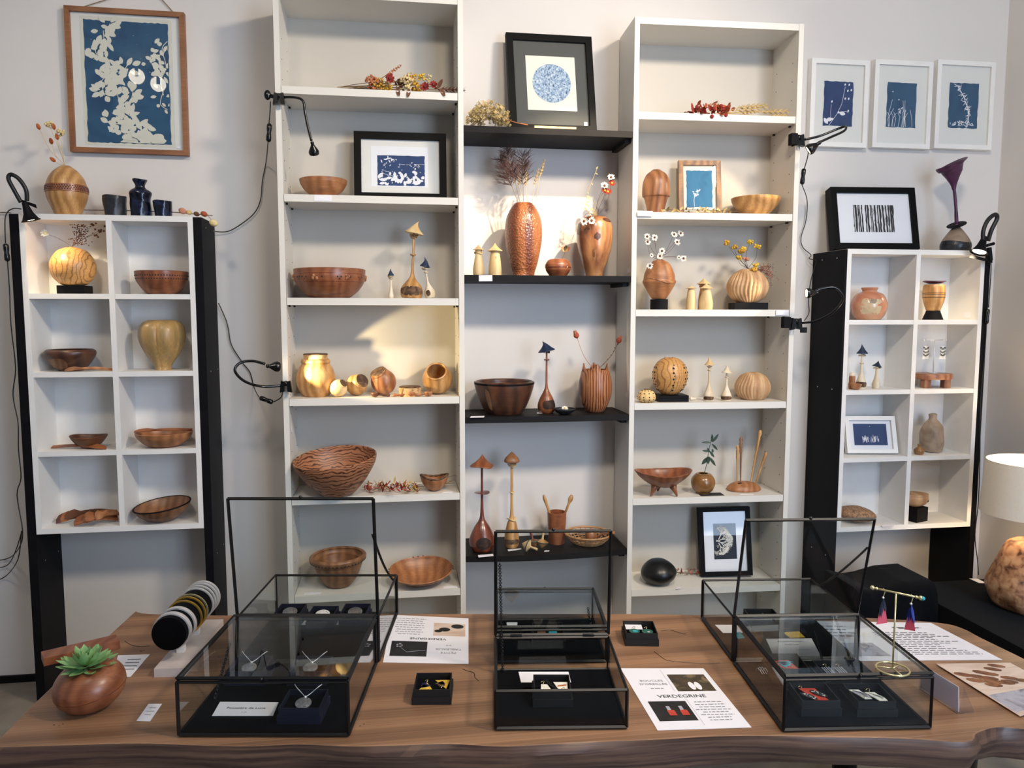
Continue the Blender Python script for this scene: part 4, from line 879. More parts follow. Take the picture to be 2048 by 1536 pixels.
# woven basket with rattle
P = T(1176, 1088, z); P.z = z; s = sc(P); t = thing('woven_basket', 'shallow round cane basket at right of lowest black shelf', 'basket', P)
for i, (r, hz) in enumerate(((20, 1.2), (26, 2.5), (31, 5), (35.5, 8.5), (39.5, 12.5), (43, 17), (46, 22))):
    part('cane_hoop', MB().ring(P+Vector((0, 0, hz*s)), (0, 0, 1), r*s, (1.3 if i < 6 else 2.2)*s, 44, 5), M['w_basket'], t, smooth=True)
sp = MB()
for i in range(26):
    a = 2*math.pi*i/26; sp.tube([P+Vector((math.cos(a)*r*s, math.sin(a)*r*s, hz*s)) for r, hz in ((2, 1), (20, 1.2), (31, 5), (39.5, 12.5), (46, 22))], .9*s, 4)
part('cane_spokes', sp, M['w_basket'], t)['kind'] = 'stuff'
part('woven_base', MB().lathe([(0, .4*s), (19*s, .4*s), (19*s, 1.4*s), (0, 1.4*s)], Matrix.Translation(P), 28), M['w_basket'], t)
c = P+Vector((.012, .004, 17*s)); t = thing('wooden_rattle', 'orange wooden rattle with handle lying in the basket', 'rattle', c-Vector((0, 0, 12*s)))
part('ball', MB().blob(c, (12*s, 12*s, 13*s), 18, 12), M['w_orange'], t, smooth=True)
part('handle', MB().tube([c+Vector((10*s, -2*s, -4*s)), c+Vector((26*s, -6*s, 6*s)), c+Vector((38*s, -9*s, 7*s)), c+Vector((46*s, -11*s, 6*s))], [3*s, 2.4*s, 3.2*s, 3.6*s], 10), M['w_orange'], t, smooth=True)
card('white price card in front of dark red mushroom', [(957, 1115), (987, 1112), (986, 1108), (956, 1110.5)], z); card('white price card in front of pale tall mushroom', [(1017, 1102.5), (1043, 1099), (1042, 1096.5), (1015, 1099.5)], z); card('tiny price card beside the spinning tops', [(1088, 1103.5), (1098, 1103), (1099, 1101), (1090, 1101)], z)
# ================================================================== items in the RIGHT bookcase
BF = 2.585
# shelf 1: red flowers and wheat
z = zB[0]; Yf = BF+.03
t = thing('dried_flower_bunch', 'bunch of red dried flowers and wheat on top shelf', 'dried flowers', W(1470, 230, Yf)); t.location.z = z
g = lambda u, v, dy=0: W(u, v, Yf+dy); s = sc(g(1470, 230))
for i in range(85):
    u = rnd.choice([rnd.gauss(1395, 9), rnd.gauss(1437, 11)]); p = g(u, rnd.gauss(222, 5), rnd.uniform(-.03, .02)); p.z = max(p.z, z+.003)
    part('dry_petal', MB().leaf(p, (rnd.uniform(-1, 1), rnd.uniform(-1, .2), rnd.uniform(-.5, 1)), (0, -1, .3), rnd.uniform(9, 16)*s, rnd.uniform(5, 9)*s, .3, 3), M[rnd.choice(['coral', 'rust', 'rust', 'red'])], t, smooth=True)
for (u, v) in ((1394, 214), (1442, 212), (1428, 218), (1424, 233), (1452, 230)): part('red_berry', MB().blob(g(u, v, -.03), 4*s, 8, 6), M['red'], t, smooth=True)
ear(t, g(1408, 216), g(1435, 204), 4*s, M['orangefl'], 8)
for (u0, v0, u1, v1) in ((1475, 216, 1530, 209), (1480, 226, 1520, 222), (1495, 233, 1523, 243), (1520, 224, 1577, 222), (1538, 233, 1574, 230), (1470, 222, 1535, 213)):
    part('stalk', MB().tube([g(1445, 226), g(u0, v0, -.01)], .0009, 5), M['wheat'], t); ear(t, g(u0, v0, -.01), g(u1, v1, -.02), 4.2*s, M['wheat'], 11, awn=.012)
part('stem', MB().tube([g(1368, 225), g(1400, 222)], .0015, 5), M['brownstem'], t)
# shelf 2
z = zB[1]
def swirl(a, r, zz): return (r*(1+.035*max(0, math.sin(a+zz*18))), zz)
o = vessel('shouldered_vase', 'rounded wooden vase with raised wavy edge beside gilded frame', 'vase', 1312, BF+.07, z, [(9, 341), (10, 342), (20, 350), (26, 364), (27.5, 382), (27, 392), (24, 394), (21, 403), (18, 417), (17, 427)], M['w_cherry'], t=3, n=44, fn=swirl)
rp = []
for i in range(33):
    a = 2*math.pi*i/32; zz = o.zf(389-5*math.sin(a-o.cam-.8))-o.P.z; rp.append(surf(o, math.degrees(a), zz, .0005))
Mx, w, h = stand_frame(1360, 1446, 321, 424, BF+.11, z, 9, yaw=-7, roll=0, dy=.02)
art = Art().rect('paper', M['cream'], -w*.36, w*.36, h*.13, h*.86)
art.rect('blue_print', M['cyan3'], -w*.31, w*.30, h*.17, h*.83, .0012)
pl = strokep([(-w*.13, h*.18), (-w*.14, h*.3), (-w*.12, h*.36), (-w*.09, h*.42)], .0016)
for i in range(12): pl.append(leafp(-w*.1+rnd.uniform(-.008, .012), h*.40+rnd.uniform(-.008, .014), rnd.uniform(.007, .012), .005, rnd.uniform(0, 6.3)))
art.polys('white_flower_shape', M['paper'], pl)
picture('framed_print', 'small gilded brown wooden frame with a white flower on blue', Mx, w, h, .017, .016, M['w_goldframe'], M['cream'], art)
o = vessel('shallow_bowl', 'wide shallow honey wooden bowl at right of second shelf', 'bowl', 1511, BF+.09, z, [(48, 397), (46, 403), (38, 413), (27, 422), (20, 427)], M['w_honey'], t=2.5, n=48)
t = thing('dried_petals', 'scattering of dry beige leaves in front of gilded frame', 'dried leaves', W(1400, 424, BF+.03)); t.location.z = z
for i in range(44):
    u = rnd.uniform(1328, 1460); p = W(u, 424, BF+rnd.uniform(.01, .05)); p.z = z+rnd.uniform(.001, .012)
    part('dry_leaf', MB().leaf(p, (rnd.uniform(-1, 1), rnd.uniform(-1, .3), rnd.uniform(-.1, .9)), (0, -1, .6), rnd.uniform(.012, .022), rnd.uniform(.006, .011), .3, 3), M[rnd.choice(['straw', 'creamfl', 'hydrangea', 'stem'])], t, smooth=True)
part('stem', MB().tube([W(1330, 421, BF+.04)+Vector((0, 0, .002)), W(1400, 420, BF+.03), W(1475, 423, BF+.03)], .0012, 5), M['brownstem'], t)
mb = MB().box(W(1290, 427, BF+.002), (.055, .0008, .018)); solo('price_card', mb, M['paper'], 'price card stuck below the vase with wavy edge', 'card')
# shelf 3
z = zB[2]; Yv = BF+.075
s = sc(W(1318, 610, Yv)); bz = z+21*s
solo('black_plinth', MB().lathe([(17.5*s, 0), (17.5*s, 20.5*s), (0, 20.5*s)], Matrix.Translation((W(1318, 610, Yv).x, Yv, z)), 28), M['blackpaint'], 'round black plinth under the ridged vase of daisies', 'plinth', smooth=40)
def wave1(a, r, zz): return (r*(1+.04*max(0, math.sin(2*a+1))*math.sin(max(0, min(1, zz/.13))*math.pi)), zz)
o = vessel('ridged_vase', 'orange wooden vase with wavy ridge holding white daisies', 'vase', 1318.5, Yv, bz+.0005, [(6, 519), (8, 520), (20, 528), (29, 547), (31, 561), (32.5, 565), (29, 573), (21, 588), (14, 599)], M['w_orange'], t=2, n=44, fn=wave1, parts=True)
rp = [surf(o, a, o.zf(563+5*math.sin(math.radians(a*2)))-o.P.z, .0008) for a in range(0, 361, 9)]
part('wavy_ridge', MB().tube(rp, .0016, 6, cap=False), M['w_cherry'], o.root, smooth=True)
for k, (u, v, um, vm) in enumerate(((1294, 473, 1304, 500), (1295, 484, 1300, 508), (1309, 475, 1312, 500), (1348, 469, 1333, 500), (1361, 467, 1345, 490), (1354, 484, 1340, 502), (1324, 502, 1322, 512), (1320, 512, 1320, 516), (1303, 511, 1308, 516), (1358, 515, 1340, 514), (1367, 517, 1345, 513), (1300, 531, 1310, 518))):
    b = o.top+Vector((rnd.uniform(-.003, .003), 0, -.02)); e = W(u, v, Yv-.01-(.045 if v > 525 else 0))
    lbl = ('white daisy, upper of the pair far left', 'white daisy, lower of the pair far left', 'white daisy on upright stem, left of centre', 'white daisy beside the highest one, right side', 'highest white daisy on right', 'white daisy below the highest pair, right', 'white daisy above vase mouth, upper', 'white daisy right at the vase mouth', 'daisy bud left of vase mouth', 'small daisy bud on the sideways stem', 'white daisy at end of sideways stem', 'white daisy drooping down the vase side')[k]+' in orange ridged vase'
    t, pts = stem_thing('dried_daisy', lbl, 'dried flower', [b, o.top+Vector((0, -.002, .004)), W(um, vm, Yv-.005), e], .0008, M['brownstem'], 'daisies in the orange ridged vase')
    daisy(t, e, (rnd.uniform(-.3, .3), -1, rnd.uniform(0, .5) if v < 525 else -.2), (7 if v not in (511, 515) else 4.5)*o.s, M['petalwhite'], M['brownseed'], 11)
mushroom('short pale mushroom with flat hat on third right-hand shelf', 1382, BF+.06, z, 620, 585, 577, 571.5, 10, 5, 11, M['w_pale'], M['w_pale'], prof=[(5, 576), (7, 582), (9, 595), (10, 608), (9.5, 620)], group='stout pale mushrooms')
mushroom('pale mushroom with broken cone hat, behind its neighbour', 1407, BF+.10, z, 620, 580, 568, 556, 11, 5, 14, M['w_honey'], M['w_pale'], collar=[(570, 11), (573, 9)], prof=[(5, 567), (7, 578), (10, 595), (11, 620)], group='stout pale mushrooms')
mushroom('pale mushroom with cone hat in front of broken-hatted one', 1412, BF+.05, z, 620, 585, 577, 566, 14, 6, 13, M['w_pale'], M['w_pale'], prof=[(6, 576), (8.5, 582), (12, 596), (14, 608), (13, 620)], group='stout pale mushrooms')
s = sc(W(1496, 612, Yv)); P = W(1496, 612, Yv)
solo('black_plinth', MB().box((P.x, Yv, z+7*s), (66*s, .08, 13.5*s), rotm('Z', -8).to_3x3()), M['blackpaint'], 'flat black block under the pale ribbed vase', 'plinth')
def ribs(nr, amp, tw): return lambda a, r, zz: (r*(1-amp+amp*abs(math.sin(nr*a/2+tw*zz+1.2*math.sin(zz*50)))*2), zz)
o = vessel('ribbed_vase', 'pale wavy-ribbed round vase holding yellow dried flowers', 'vase', 1495, Yv, z+14*s, [(14, 539), (16, 540), (28, 548), (37, 562), (39.5, 574), (36, 588), (27, 599), (19, 605)], M['w_rib'], t=2, n=180, fn=ribs(30, .034, 20))
for k, (u, v, m_, um, vm) in enumerate(((1453, 486, 'mustard', 1470, 510), (1468, 494, 'mustard', 1475, 514), (1487, 497, 'yellow', 1484, 515), (1501, 484, 'yellow', 1492, 510), (1514, 493, 'yellow', 1512, 515), (1477, 515, 'yellow', 1480, 528), (1483, 503, 'mustard', 1482, 520), (1492, 518, 'blush', 1490, 528), (1511, 530, 'yellow', 1508, 535), (1509, 538, 'mustard', 1507, 540))):
    b = o.top+Vector((rnd.uniform(-.008, .008), 0, -.015)); e = W(u, v, Yv-.01-(.03 if v > 525 else 0))
    lbl = ('mustard flower, leftmost stem', 'mustard flower next to the leftmost', 'yellow flower in middle of bunch', 'yellow flower, highest of bunch', 'yellow flower on upper right stem', 'small yellow flower low on left', 'mustard flower just under the middle one', 'pale pink flower', 'yellow flower at right on the vase rim', 'mustard flower hanging on the vase rim')[k]+' in pale ribbed vase'
    t, pts = stem_thing('dried_flower', lbl, 'dried flower', [b, o.top+Vector((0, 0, .002)), W(um, vm, Yv-.005), e], .0009, M['brownstem'], 'yellow flowers in the pale ribbed vase')
    cluster(t, 'blossom_cluster', e, 6.5*o.s, 22, 2.4*o.s, M[m_], (1, 1, .6))
t = thing('seed_spray', 'spray of tiny reddish seeds drooping right from ribbed vase', 'dried flower', o.top)
for i in range(9):
    e = W(rnd.uniform(1522, 1550), rnd.uniform(530, 575), Yv-.02+rnd.uniform(-.02, .02)); pts = bez(o.top+Vector((.004, 0, -.012)), W(1528, 528, Yv-.02), e, 6)
    part('twig', MB().tube(pts, .0005, 4), M['brownstem'], t); mb = MB()
    for k in range(14): q = pts[rnd.randint(3, 6)]+Vector((rnd.gauss(0, .009), rnd.gauss(0, .008), rnd.gauss(0, .009))); mb.blob(q, .0017, 5, 3)
    part('seeds', mb, M['darkred' if i % 2 else 'coral'], t)['kind'] = 'stuff'
mb = MB().box(W(1564, 625.5, BF-.0118), (.045, .0008, .017)); solo('price_card', mb, M['paper'], 'price card stuck at right end below the yellow flowers', 'card')
# shelf 4
z = zB[3]
def urchin(label, u, v, R, hh, zz, Y, mat, name='sea_urchin', n=10):
    P = W(u, v, Y); s = sc(P); P = Vector((P.x, Y, zz)); t = thing(name, label, 'sea urchin', P)
    fn = lambda a, r, q: (r*(1+.03*math.cos(n*a)), q)
    pr = [(q.x, q.y) for q in crom([Vector(p) for p in ((R*.55*s, 0, 0), (R*.92*s, hh*.2*s, 0), (R*s, hh*.45*s, 0), (R*.8*s, hh*.8*s, 0), (R*.35*s, hh*.97*s, 0), (R*.12*s, hh*s, 0))], 4)]
    part('shell', MB().lathe(pr, Matrix.Translation(P), 60, fn), mat, t, smooth=True); d = MB()
    for k in range(n):
        for q in range(2, len(pr)-3, 3):
            a = 2*math.pi*(k+.5)/n; r = pr[q][0]*.985; d.blob(P+Vector((r*math.cos(a), r*math.sin(a), pr[q][1])), 1.3*s, 5, 4)
    part('dots', d, M['dotdark'], t)['kind'] = 'stuff'; return t
urchin('beige sea urchin with dark dots beside the striped ball vase', 1293, 806, 18, 26, z, BF+.035, M['c_shell'])
s = sc(W(1341, 800, BF+.075)); P = W(1341, 800, BF+.075)
solo('black_plinth', MB().box((P.x, BF+.075, z+6.5*s), (60*s, .085, 12.5*s), rotm('Z', -4).to_3x3()), M['blackpaint'], 'flat black block under the striped ball vase', 'plinth')
o = vessel('ball_vase', 'round olive-wood ball vase with rows of dark dots', 'vase', 1340, BF+.075, z+13*s, [(12, 716), (16, 717), (27, 726), (34, 742), (34.5, 755), (30, 772), (20, 785), (12, 789)], M['w_olive'], t=2, n=48, parts=True)
for a in (-78, -60, 12, 60, 80):
    studs(o, 'inlaid_dots', [735, 744, 756, 768, 778], [a], 2.2*o.s, M['dotdark']); studs(o, 'inlaid_dots', [729, 750, 762, 773], [a+3], 1.2*o.s, M['dotdark'])
for a in (25, -50): part('lip_knob', MB().blob(surf(o, a, o.pr[-1][1], -.002), (.004, .004, .006), 8, 6), M['w_honey'], o.root, smooth=True)
for k, (u, v, r) in enumerate(((1355, 802, 4), (1374, 800, 6), (1386, 801, 5.5))):
    P = T(u, v, z); sd = sc(P); mb = MB(); n_ = 7
    for i in range(n_): mb.blob(P+Vector(((i-3)*r*.32*sd, 0, r*.7*sd)), (r*.35*sd, r*(1-.11*i)*.75*sd, r*(1-.11*i)*.7*sd), 8, 6)
    solo('sea_shell', mb, M['c_white' if k else 'c_shell'], ('tiny round shell, leftmost beside black block', 'spiral brownish shell in the middle of three', 'pale shell, rightmost of three beside black block')[k], 'shell', smooth=True, group='tiny shells on the fourth shelf')
mushroom('taller thin white mushroom with curled hat beside ribbed round vase', 1418, BF+.06, z, 803, 770, 730, 713, 10, 2, 9.5, M['w_white'], M['w_pale'], collar=[(741, 4), (734, 5)], curl=-.25, bark=(-80, 80, 793, 802), prof=[(1.9, 729), (2.2, 760), (3, 770), (6, 780), (9.5, 790), (10, 798), (9.5, 803)])
mushroom('shorter thin white mushroom with tilted hat beside ribbed round vase', 1453, BF+.06, z, 803, 772, 746, 729, 10.5, 2, 10.5, M['w_white'], M['w_white'], collar=[(755, 4)], curl=-.3, bark=(-80, 80, 793, 802), hatlean=6, prof=[(1.9, 745), (2.2, 766), (3, 774), (6.5, 783), (10, 792), (10.5, 798), (9.5, 803)])
o = vessel('ribbed_ball_vase', 'round brown vase with wavy vertical ribs, fourth right-hand shelf', 'vase', 1505, BF+.08, z, [(10, 745), (13, 745.5), (24, 752), (32, 765), (34, 776), (31, 788), (24, 797), (19, 800)], M['w_rib'], t=2, n=180, fn=ribs(30, .026, 14))
# shelf 5
z = zB[4]
t = thing('footed_bowl', 'boat-shaped reddish bowl on three pointed feet', 'bowl', W(1326, 980, BF+.05)); t.location.z = z; P = Vector((W(1326, 960, BF+.05).x, BF+.05, z)); s = sc(P)
zr = W(1326, 946, BF+.05).z-z
pr = [(q.x, q.y) for q in crom([Vector(p) for p in ((3*s, zr-29*s, 0), (20*s, zr-25*s, 0), (36*s, zr-12*s, 0), (44*s, zr, 0))], 4)]
fn = lambda a, r, q: (r*(1+.33*abs(math.cos(a))**3), q+.012*abs(math.cos(a))**3*(r/(44*s)))
part('body', MB().lathe(hollow(pr, 2.5*s, zr-26*s), Matrix.Translation(P), 56, fn), M['w_red'], t, smooth=60)
for a in (200, 320, 90):
    q = Vector((math.cos(math.radians(a)), math.sin(math.radians(a)), 0)); part('foot', MB().tube([P+q*20*s+Vector((0, 0, zr-22*s)), P+q*24*s+Vector((0, 0, 14*s)), P+q*30*s+Vector((0, 0, 1.5*s))], [9*s, 5*s, 1.6*s], 9), M['w_red'], t, smooth=True)
o = vessel('plant_pot', 'small round ochre pot with a leafy sprig', 'pot', 1406, BF+.06, z, [(11, 947), (15, 947.5), (22, 955), (24, 964), (20, 975), (14, 980), (13.5, 982)], M['c_pot'], t=2)
b = o.top+Vector((0, 0, -.012)); t, pts = stem_thing('leafy_sprig', 'dark green leafy sprig standing in round ochre pot', 'plant', [b, W(1413, 930, BF+.06), W(1417, 905, BF+.06), W(1424, 872, BF+.06)], .0014, M['leafgreen'], None)
for (u, v, ang, L, wd) in ((1424, 884, 95, 17, 4.5), (1425, 884, 55, 20, 4.5), (1422, 885, 178, 19, 3.5), (1424, 888, -42, 20, 4), (1418, 903, 170, 14, 4), (1419, 902, -50, 17, 4.5), (1418, 905, 105, 10, 5), (1417, 914, -130, 20, 6.5), (1418, 914, -50, 24, 5), (1417, 913, -90, 16, 6), (1424, 898, -70, 8, 4)):
    a = math.radians(ang); part('leaf', MB().leaf(W(u, v, BF+.06), (math.cos(a), rnd.uniform(-.4, .1), math.sin(a)), (.1, -1, .2), L*o.s, wd*o.s*1.3, -.15, 4), M['leafgreen'], t, smooth=True)
P = T(1487, 980, z); P.z = z; s = sc(P); t = thing('needle_stand', 'low oval burl block holding four knitting needles', 'stand', P)
part('block', MB().lathe([(q.x, q.y) for q in crom([Vector(p) for p in ((33*s, 0, 0), (35*s, 3*s, 0), (30*s, 10*s, 0), (18*s, 16*s, 0), (0, 18*s, 0))], 4)], Matrix.Translation(P) @ Matrix.Diagonal((1, .7, 1, 1)), 40), M['w_orange'], t, smooth=True)
ob = MB()
for (dx, dz) in ((-12, 17.6), (-6, 16.5), (0, 15), (6, 13.5), (11, 13), (4, 16.5), (-9, 15)): ob.blob(P+Vector((dx*s, -8*s-abs(dx)*.05*s, (dz-2.6)*s)), (5*s, 3*s, 2.4*s), 8, 5)
part('bark_hollow', ob, M['darkbark'], t, smooth=True)
for k, (ub, vb, u2, v2) in enumerate(((1474, 964, 1475, 890), (1481, 962, 1482, 873), (1501, 966, 1521, 860), (1510, 970, 1533, 904))):
    b = W(ub, vb, P.y-.004); e = W(u2, v2, P.y+.005); d = e-b; q = s
    fr = (0, .6, .68, .72, .75, .8, .84, .87, .93, 1); rr = [1.2, 2, 3, 2.2, 3, 2.4, 3.2, 2, 3.6, 1.2] if k != 2 else [1.2, 2.4, 3.2, 2.4, 3, 2.4, 3, 2.6, 4.4, 2.4]
    solo('knitting_needle', MB().tube([b+d*f for f in fr], [x*q for x in rr], 9), M['w_honey' if k != 1 else 'w_brown'], ('pale needle, leftmost in burl block', 'brown needle, second from left in burl block', 'longest needle with dark knob, leaning right', 'short needle leaning furthest right in burl block')[k], 'knitting needle', smooth=60, group='knitting needles in the burl block')
card('small photo leaflet lying in front of ochre pot', [(1402, 992.5), (1449, 991), (1441, 985.5), (1395, 986.5)], z, mat=M['printblack'], name='photo_leaflet', cat='leaflet'); card('white card in front of the needle block', [(1480, 990), (1508, 989), (1505, 988), (1482, 988.8)], z)
# shelf 6
z = zB[5]
P = T(1317, 1166, z); P.z = z; s = sc(P)
mb = MB().lathe([(q.x, q.y) for q in crom([Vector(p) for p in ((12*s, 0, 0), (27*s, 5*s, 0), (36*s, 18*s, 0), (32*s, 32*s, 0), (17*s, 45*s, 0), (0, 48*s, 0))], 5)], Matrix.Translation(P) @ rotm('Y', -6), 40, lambda a, r, q: (r*(1+.05*math.cos(a)-.03*math.cos(2*a)), q))
solo('black_stone', mb, M['stone'], 'smooth black rounded stone sculpture on lowest right-hand shelf', 'stone', smooth=True, loc=P)
t = thing('dried_flower_bunch', 'thin bunch of rusty dried flowers behind black stone', 'dried flowers', T(1370, 1145, z))
for i in range(46):
    u = rnd.uniform(1338, 1402); p = T(u, rnd.uniform(1138, 1150), z+rnd.uniform(.004, .022)*(1 if u < 1370 else .7)); part('dry_petal', MB().leaf(p, (rnd.uniform(-1, 1), rnd.uniform(-.5, .5), rnd.uniform(-.2, .7)), (0, 0, 1), .014, .006, .2, 2), M[rnd.choice(['rust', 'coral', 'darkred', 'brownseed'])], t)
part('stem', MB().tube([T(1345, 1144, z+.006), T(1405, 1148, z+.004)], .0015, 5), M['brownstem'], t)
Mx, w, h = stand_frame(1404, 1508, 1021, 1161, BF+.085, z, 9, yaw=-8, roll=-1.5, dy=.02)
art = Art().rect('paper', M['paper'], -w*.40, w*.40, h*.08, h*.92)
art.rect('dark_print', M['printnavy'], -w*.22, w*.22, h*.24, h*.76)
pl = []
def tree(x, zz, a, L, d):
    x1, z1 = x+math.cos(a)*L, zz+math.sin(a)*L; pl.extend(strokep([(x, zz), (x1, z1)], .0005+.0006*d))
    if d == 0:
        for _ in range(3): pl.append(discp(x1+rnd.uniform(-.004, .004), z1+rnd.uniform(-.004, .004), rnd.uniform(.0007, .0014), 6))
        return
    for q in (-.55, .05, .5): tree(x1, z1, a+q+rnd.uniform(-.2, .2), L*rnd.uniform(.6, .78), d-1)
tree(-w*.17, h*.52, -.5, .020, 4); tree(-w*.17, h*.50, .35, .022, 4); tree(-w*.13, h*.48, -1.1, .016, 4); tree(-w*.13, h*.53, 1.1, .019, 4)
pl += strokep([(-w*.15, h*.41), (-w*.17, h*.44), (-w*.15, h*.45), (-w*.13, h*.44), (-w*.15, h*.41)], .0007)
lim = lambda p: [(min(max(x, -w*.215), w*.215), min(max(q, h*.245), h*.755)) for x, q in p]
art.polys('white_tree', M['printwhite'], [lim(p) for p in pl])
picture('framed_print', 'black-framed linocut of a white tree, lowest right-hand shelf', Mx, w, h, .0165, .03, M['frameblack'], M['paper'], art)
card('tiny white card in front of black stone', [(1352, 1178), (1363, 1177), (1360, 1174), (1354, 1174.5)], z)
# ================================================================== left cubby unit
LM = LY+.07
def on_top_thing(): pass
ztop = zL[0]
o = vessel('banded_vase', 'egg-shaped honey vase with carved band, top of left unit', 'vase', 133.5, LY+.075, ztop, [(9, 333), (11, 334), (23, 343), (33, 357), (37.5, 376), (36, 392), (27, 412), (21, 424)], M['w_honey'], t=2, n=48, parts=True)
band(o, 'carved_band', 368, 381, .0022, M['w_red'], 60); studs(o, 'carved_marks', [371.5, 377.5], range(-96, 97, 7), 1.1*o.s, M['dotdark'], .0022); studs(o, 'carved_marks', [374.5], range(-93, 97, 7), 1.1*o.s, M['dotdark'], .0022)
for k, (u, v, m_, um, vm) in enumerate(((78, 256, 'orangefl', 100, 300), (103, 285, 'rust', 112, 312), (115, 276, 'orangefl', 122, 300), (108, 321, 'orangefl', 118, 328), (98, 250, 'creamfl', 115, 290), (108, 256, 'orangefl', 118, 295), (122, 265, 'creamfl', 124, 300))):
    b = o.top+Vector((0, 0, -.02)); e = W(u, v, LY+.07)
    lbl = ('round orange pod, farthest left', 'rust pod in the middle', 'orange pod right of the middle', 'orange pod just above the rim', 'cream blossom, highest', 'orange blossom just under the highest', 'cream blossom on the right')[k]+' in egg-shaped vase'
    t, pts = stem_thing('dried_flower', lbl, 'dried flower', [b, o.top+Vector((-.002, 0, .003)), W(um, vm, LY+.07), e], .0009, M['straw'], 'dried flowers in the egg-shaped vase')
    if m_ == 'creamfl': cluster(t, 'blossom_cluster', e, 8*o.s, 22, 2.4*o.s, M[m_])
    else:
        mb = MB(); d = (pts[-1]-pts[-2]).normalized(); x, y = frame_of(d)
        for q in range(9): a = q*.7; mb.leaf(e-d*.006, d+(x*math.cos(a)+y*math.sin(a))*.6, x*math.cos(a)+y*math.sin(a), .019, .011, -.4, 4)
        part('pod', mb, M[m_], t, smooth=True)
def rough(a, r, zz): return (r*(1+.025*math.sin(3*a+zz*90)+.02*math.sin(7*a-zz*60)), zz+.0015*math.sin(2*a)*(r > .01))
vessel('ceramic_cup', 'dark grey rough ceramic cup, left of blue bottle', 'cup', 230, LY+.05, ztop, [(22, 394), (22, 400), (20.5, 415), (19.5, 427)], M['c_dark'], t=2.5, fn=rough, n=36)
vessel('ceramic_bottle', 'glossy cobalt blue ceramic bottle with flared mouth', 'bottle', 281, LY+.05, ztop, [(14, 361), (13, 364), (9, 371), (10, 376), (18, 381), (21, 386), (19, 396), (20, 410), (19.5, 427)], M['c_blue'], t=2.5, fn=rough, n=40)
vessel('ceramic_cup', 'small dark blue ceramic cup, right of blue bottle', 'cup', 326, LY+.045, ztop, [(18, 404), (17.5, 412), (16.5, 420), (15.5, 428)], M['c_blue'], t=2.5, fn=rough, n=36)
t = thing('dried_sprig', 'long dried sprig with pods lying along top of left unit', 'dried flowers', W(300, 424, LY+.09)); t.location.z = ztop
part('stem', MB().tube([W(165, 420, LY+.11), W(240, 421, LY+.10), W(340, 424, LY+.06), W(425, 431, LY+.01)], .0014, 5), M['brownstem'], t, smooth=True)
for i in range(30):
    u = rnd.uniform(170, 250); p = W(u, 421, LY+.10); p.z = ztop+rnd.uniform(.002, .010); part('dry_leaf', MB().leaf(p, (rnd.uniform(-1, 1), rnd.uniform(-.5, .5), rnd.uniform(0, .5)), (0, -1, 1), .016, .004, .1, 2), M['stem' if i % 2 else 'straw'], t)
for (u, v, r, m_) in ((365, 422, 8, 'blush'), (378, 425, 6, 'straw'), (393, 428, 6, 'brownseed'), (408, 428, 7, 'rust'), (427, 446, 9, 'creamfl')):
    p = W(u, v, LY-.002 if u > 400 else LY+.03); s = sc(p); part('pod', MB().blob(p, (r*s, r*.8*s, r*.75*s), 10, 8, rotm('Y', 25).to_3x3()), M[m_], t, smooth=True)
part('drooping_stem', MB().tube([W(412, 428, LY), W(420, 436, LY-.003), W(428, 446, LY-.003)], .001, 5), M['stem'], t)
# row 1
z = zL[1]; P = W(150, 578, LM); s = sc(P)
solo('black_plinth', MB().box((P.x, LM, z+8.5*s), (51*s, .07, 16.5*s)), M['blackpaint'], 'black block under the swirl-grained ball vase', 'plinth')
o = vessel('swirl_vase', 'olive-wood ball vase with swirling grain on black block', 'vase', 146, LM, z+17*s, [(8, 495), (14, 496), (28, 503), (39, 519), (42, 533), (38, 550), (26, 564), (16, 568)], M['w_olive'], t=2, n=48)
for k, (u, v, kind) in enumerate(((91, 467, 'daisy'), (187, 449, 'pod'), (203, 460, 'pod'), (160, 468, 'seed'), (196, 466, 'pod'))):
    b = o.top+Vector((0, 0, -.012)); e = W(u, v, LM-.01)
    lbl = ('single white flower on thin stem leaning far left', 'upper brown pod stem', 'rightmost brown pod stem', 'dense upright seed spike', 'lower brown pod stem')[k]+' in swirl-grained ball vase'
    t, pts = stem_thing('dried_flower', lbl, 'dried flower', [b, o.top+Vector((0, 0, .002)), (o.top+e)/2+Vector((0, 0, .006)), e], .0008, M['brownstem'], 'dried stems in the swirl-grained vase')
    if kind == 'daisy': daisy(t, e, (-.2, -1, .3), 9*o.s, M['petalwhite'], M['creamfl'], 9, cup=.6)
    elif kind == 'pod':
        for q in range(5): part('pod', MB().blob(e+Vector((rnd.gauss(0, .005), 0, rnd.gauss(0, .005))), .0034, 7, 5), M['brownseed'], t, smooth=True)
    else:
        mb = MB()
        for q in range(160): mb.blob(e+Vector((rnd.gauss(0, .012), rnd.gauss(0, .01), rnd.uniform(-.035, .03))), .0021, 5, 3)
        part('seeds', mb, M['brownseed'], t)['kind'] = 'stuff'
o = vessel('carved_bowl', 'medium brown bowl with carved ornament under its rim', 'bowl', 324, LM-.008, z, [(50, 544), (49.5, 550), (47, 562), (36, 579), (26, 588)], M['w_red'], t=3, n=48, parts=True)
studs(o, 'carved_marks', [552], range(-85, 86, 6), 1.5*o.s, M['dotdark'], -.0002); studs(o, 'carved_marks', [558], range(-82, 86, 6), 1.4*o.s, M['dotdark'], -.0002)
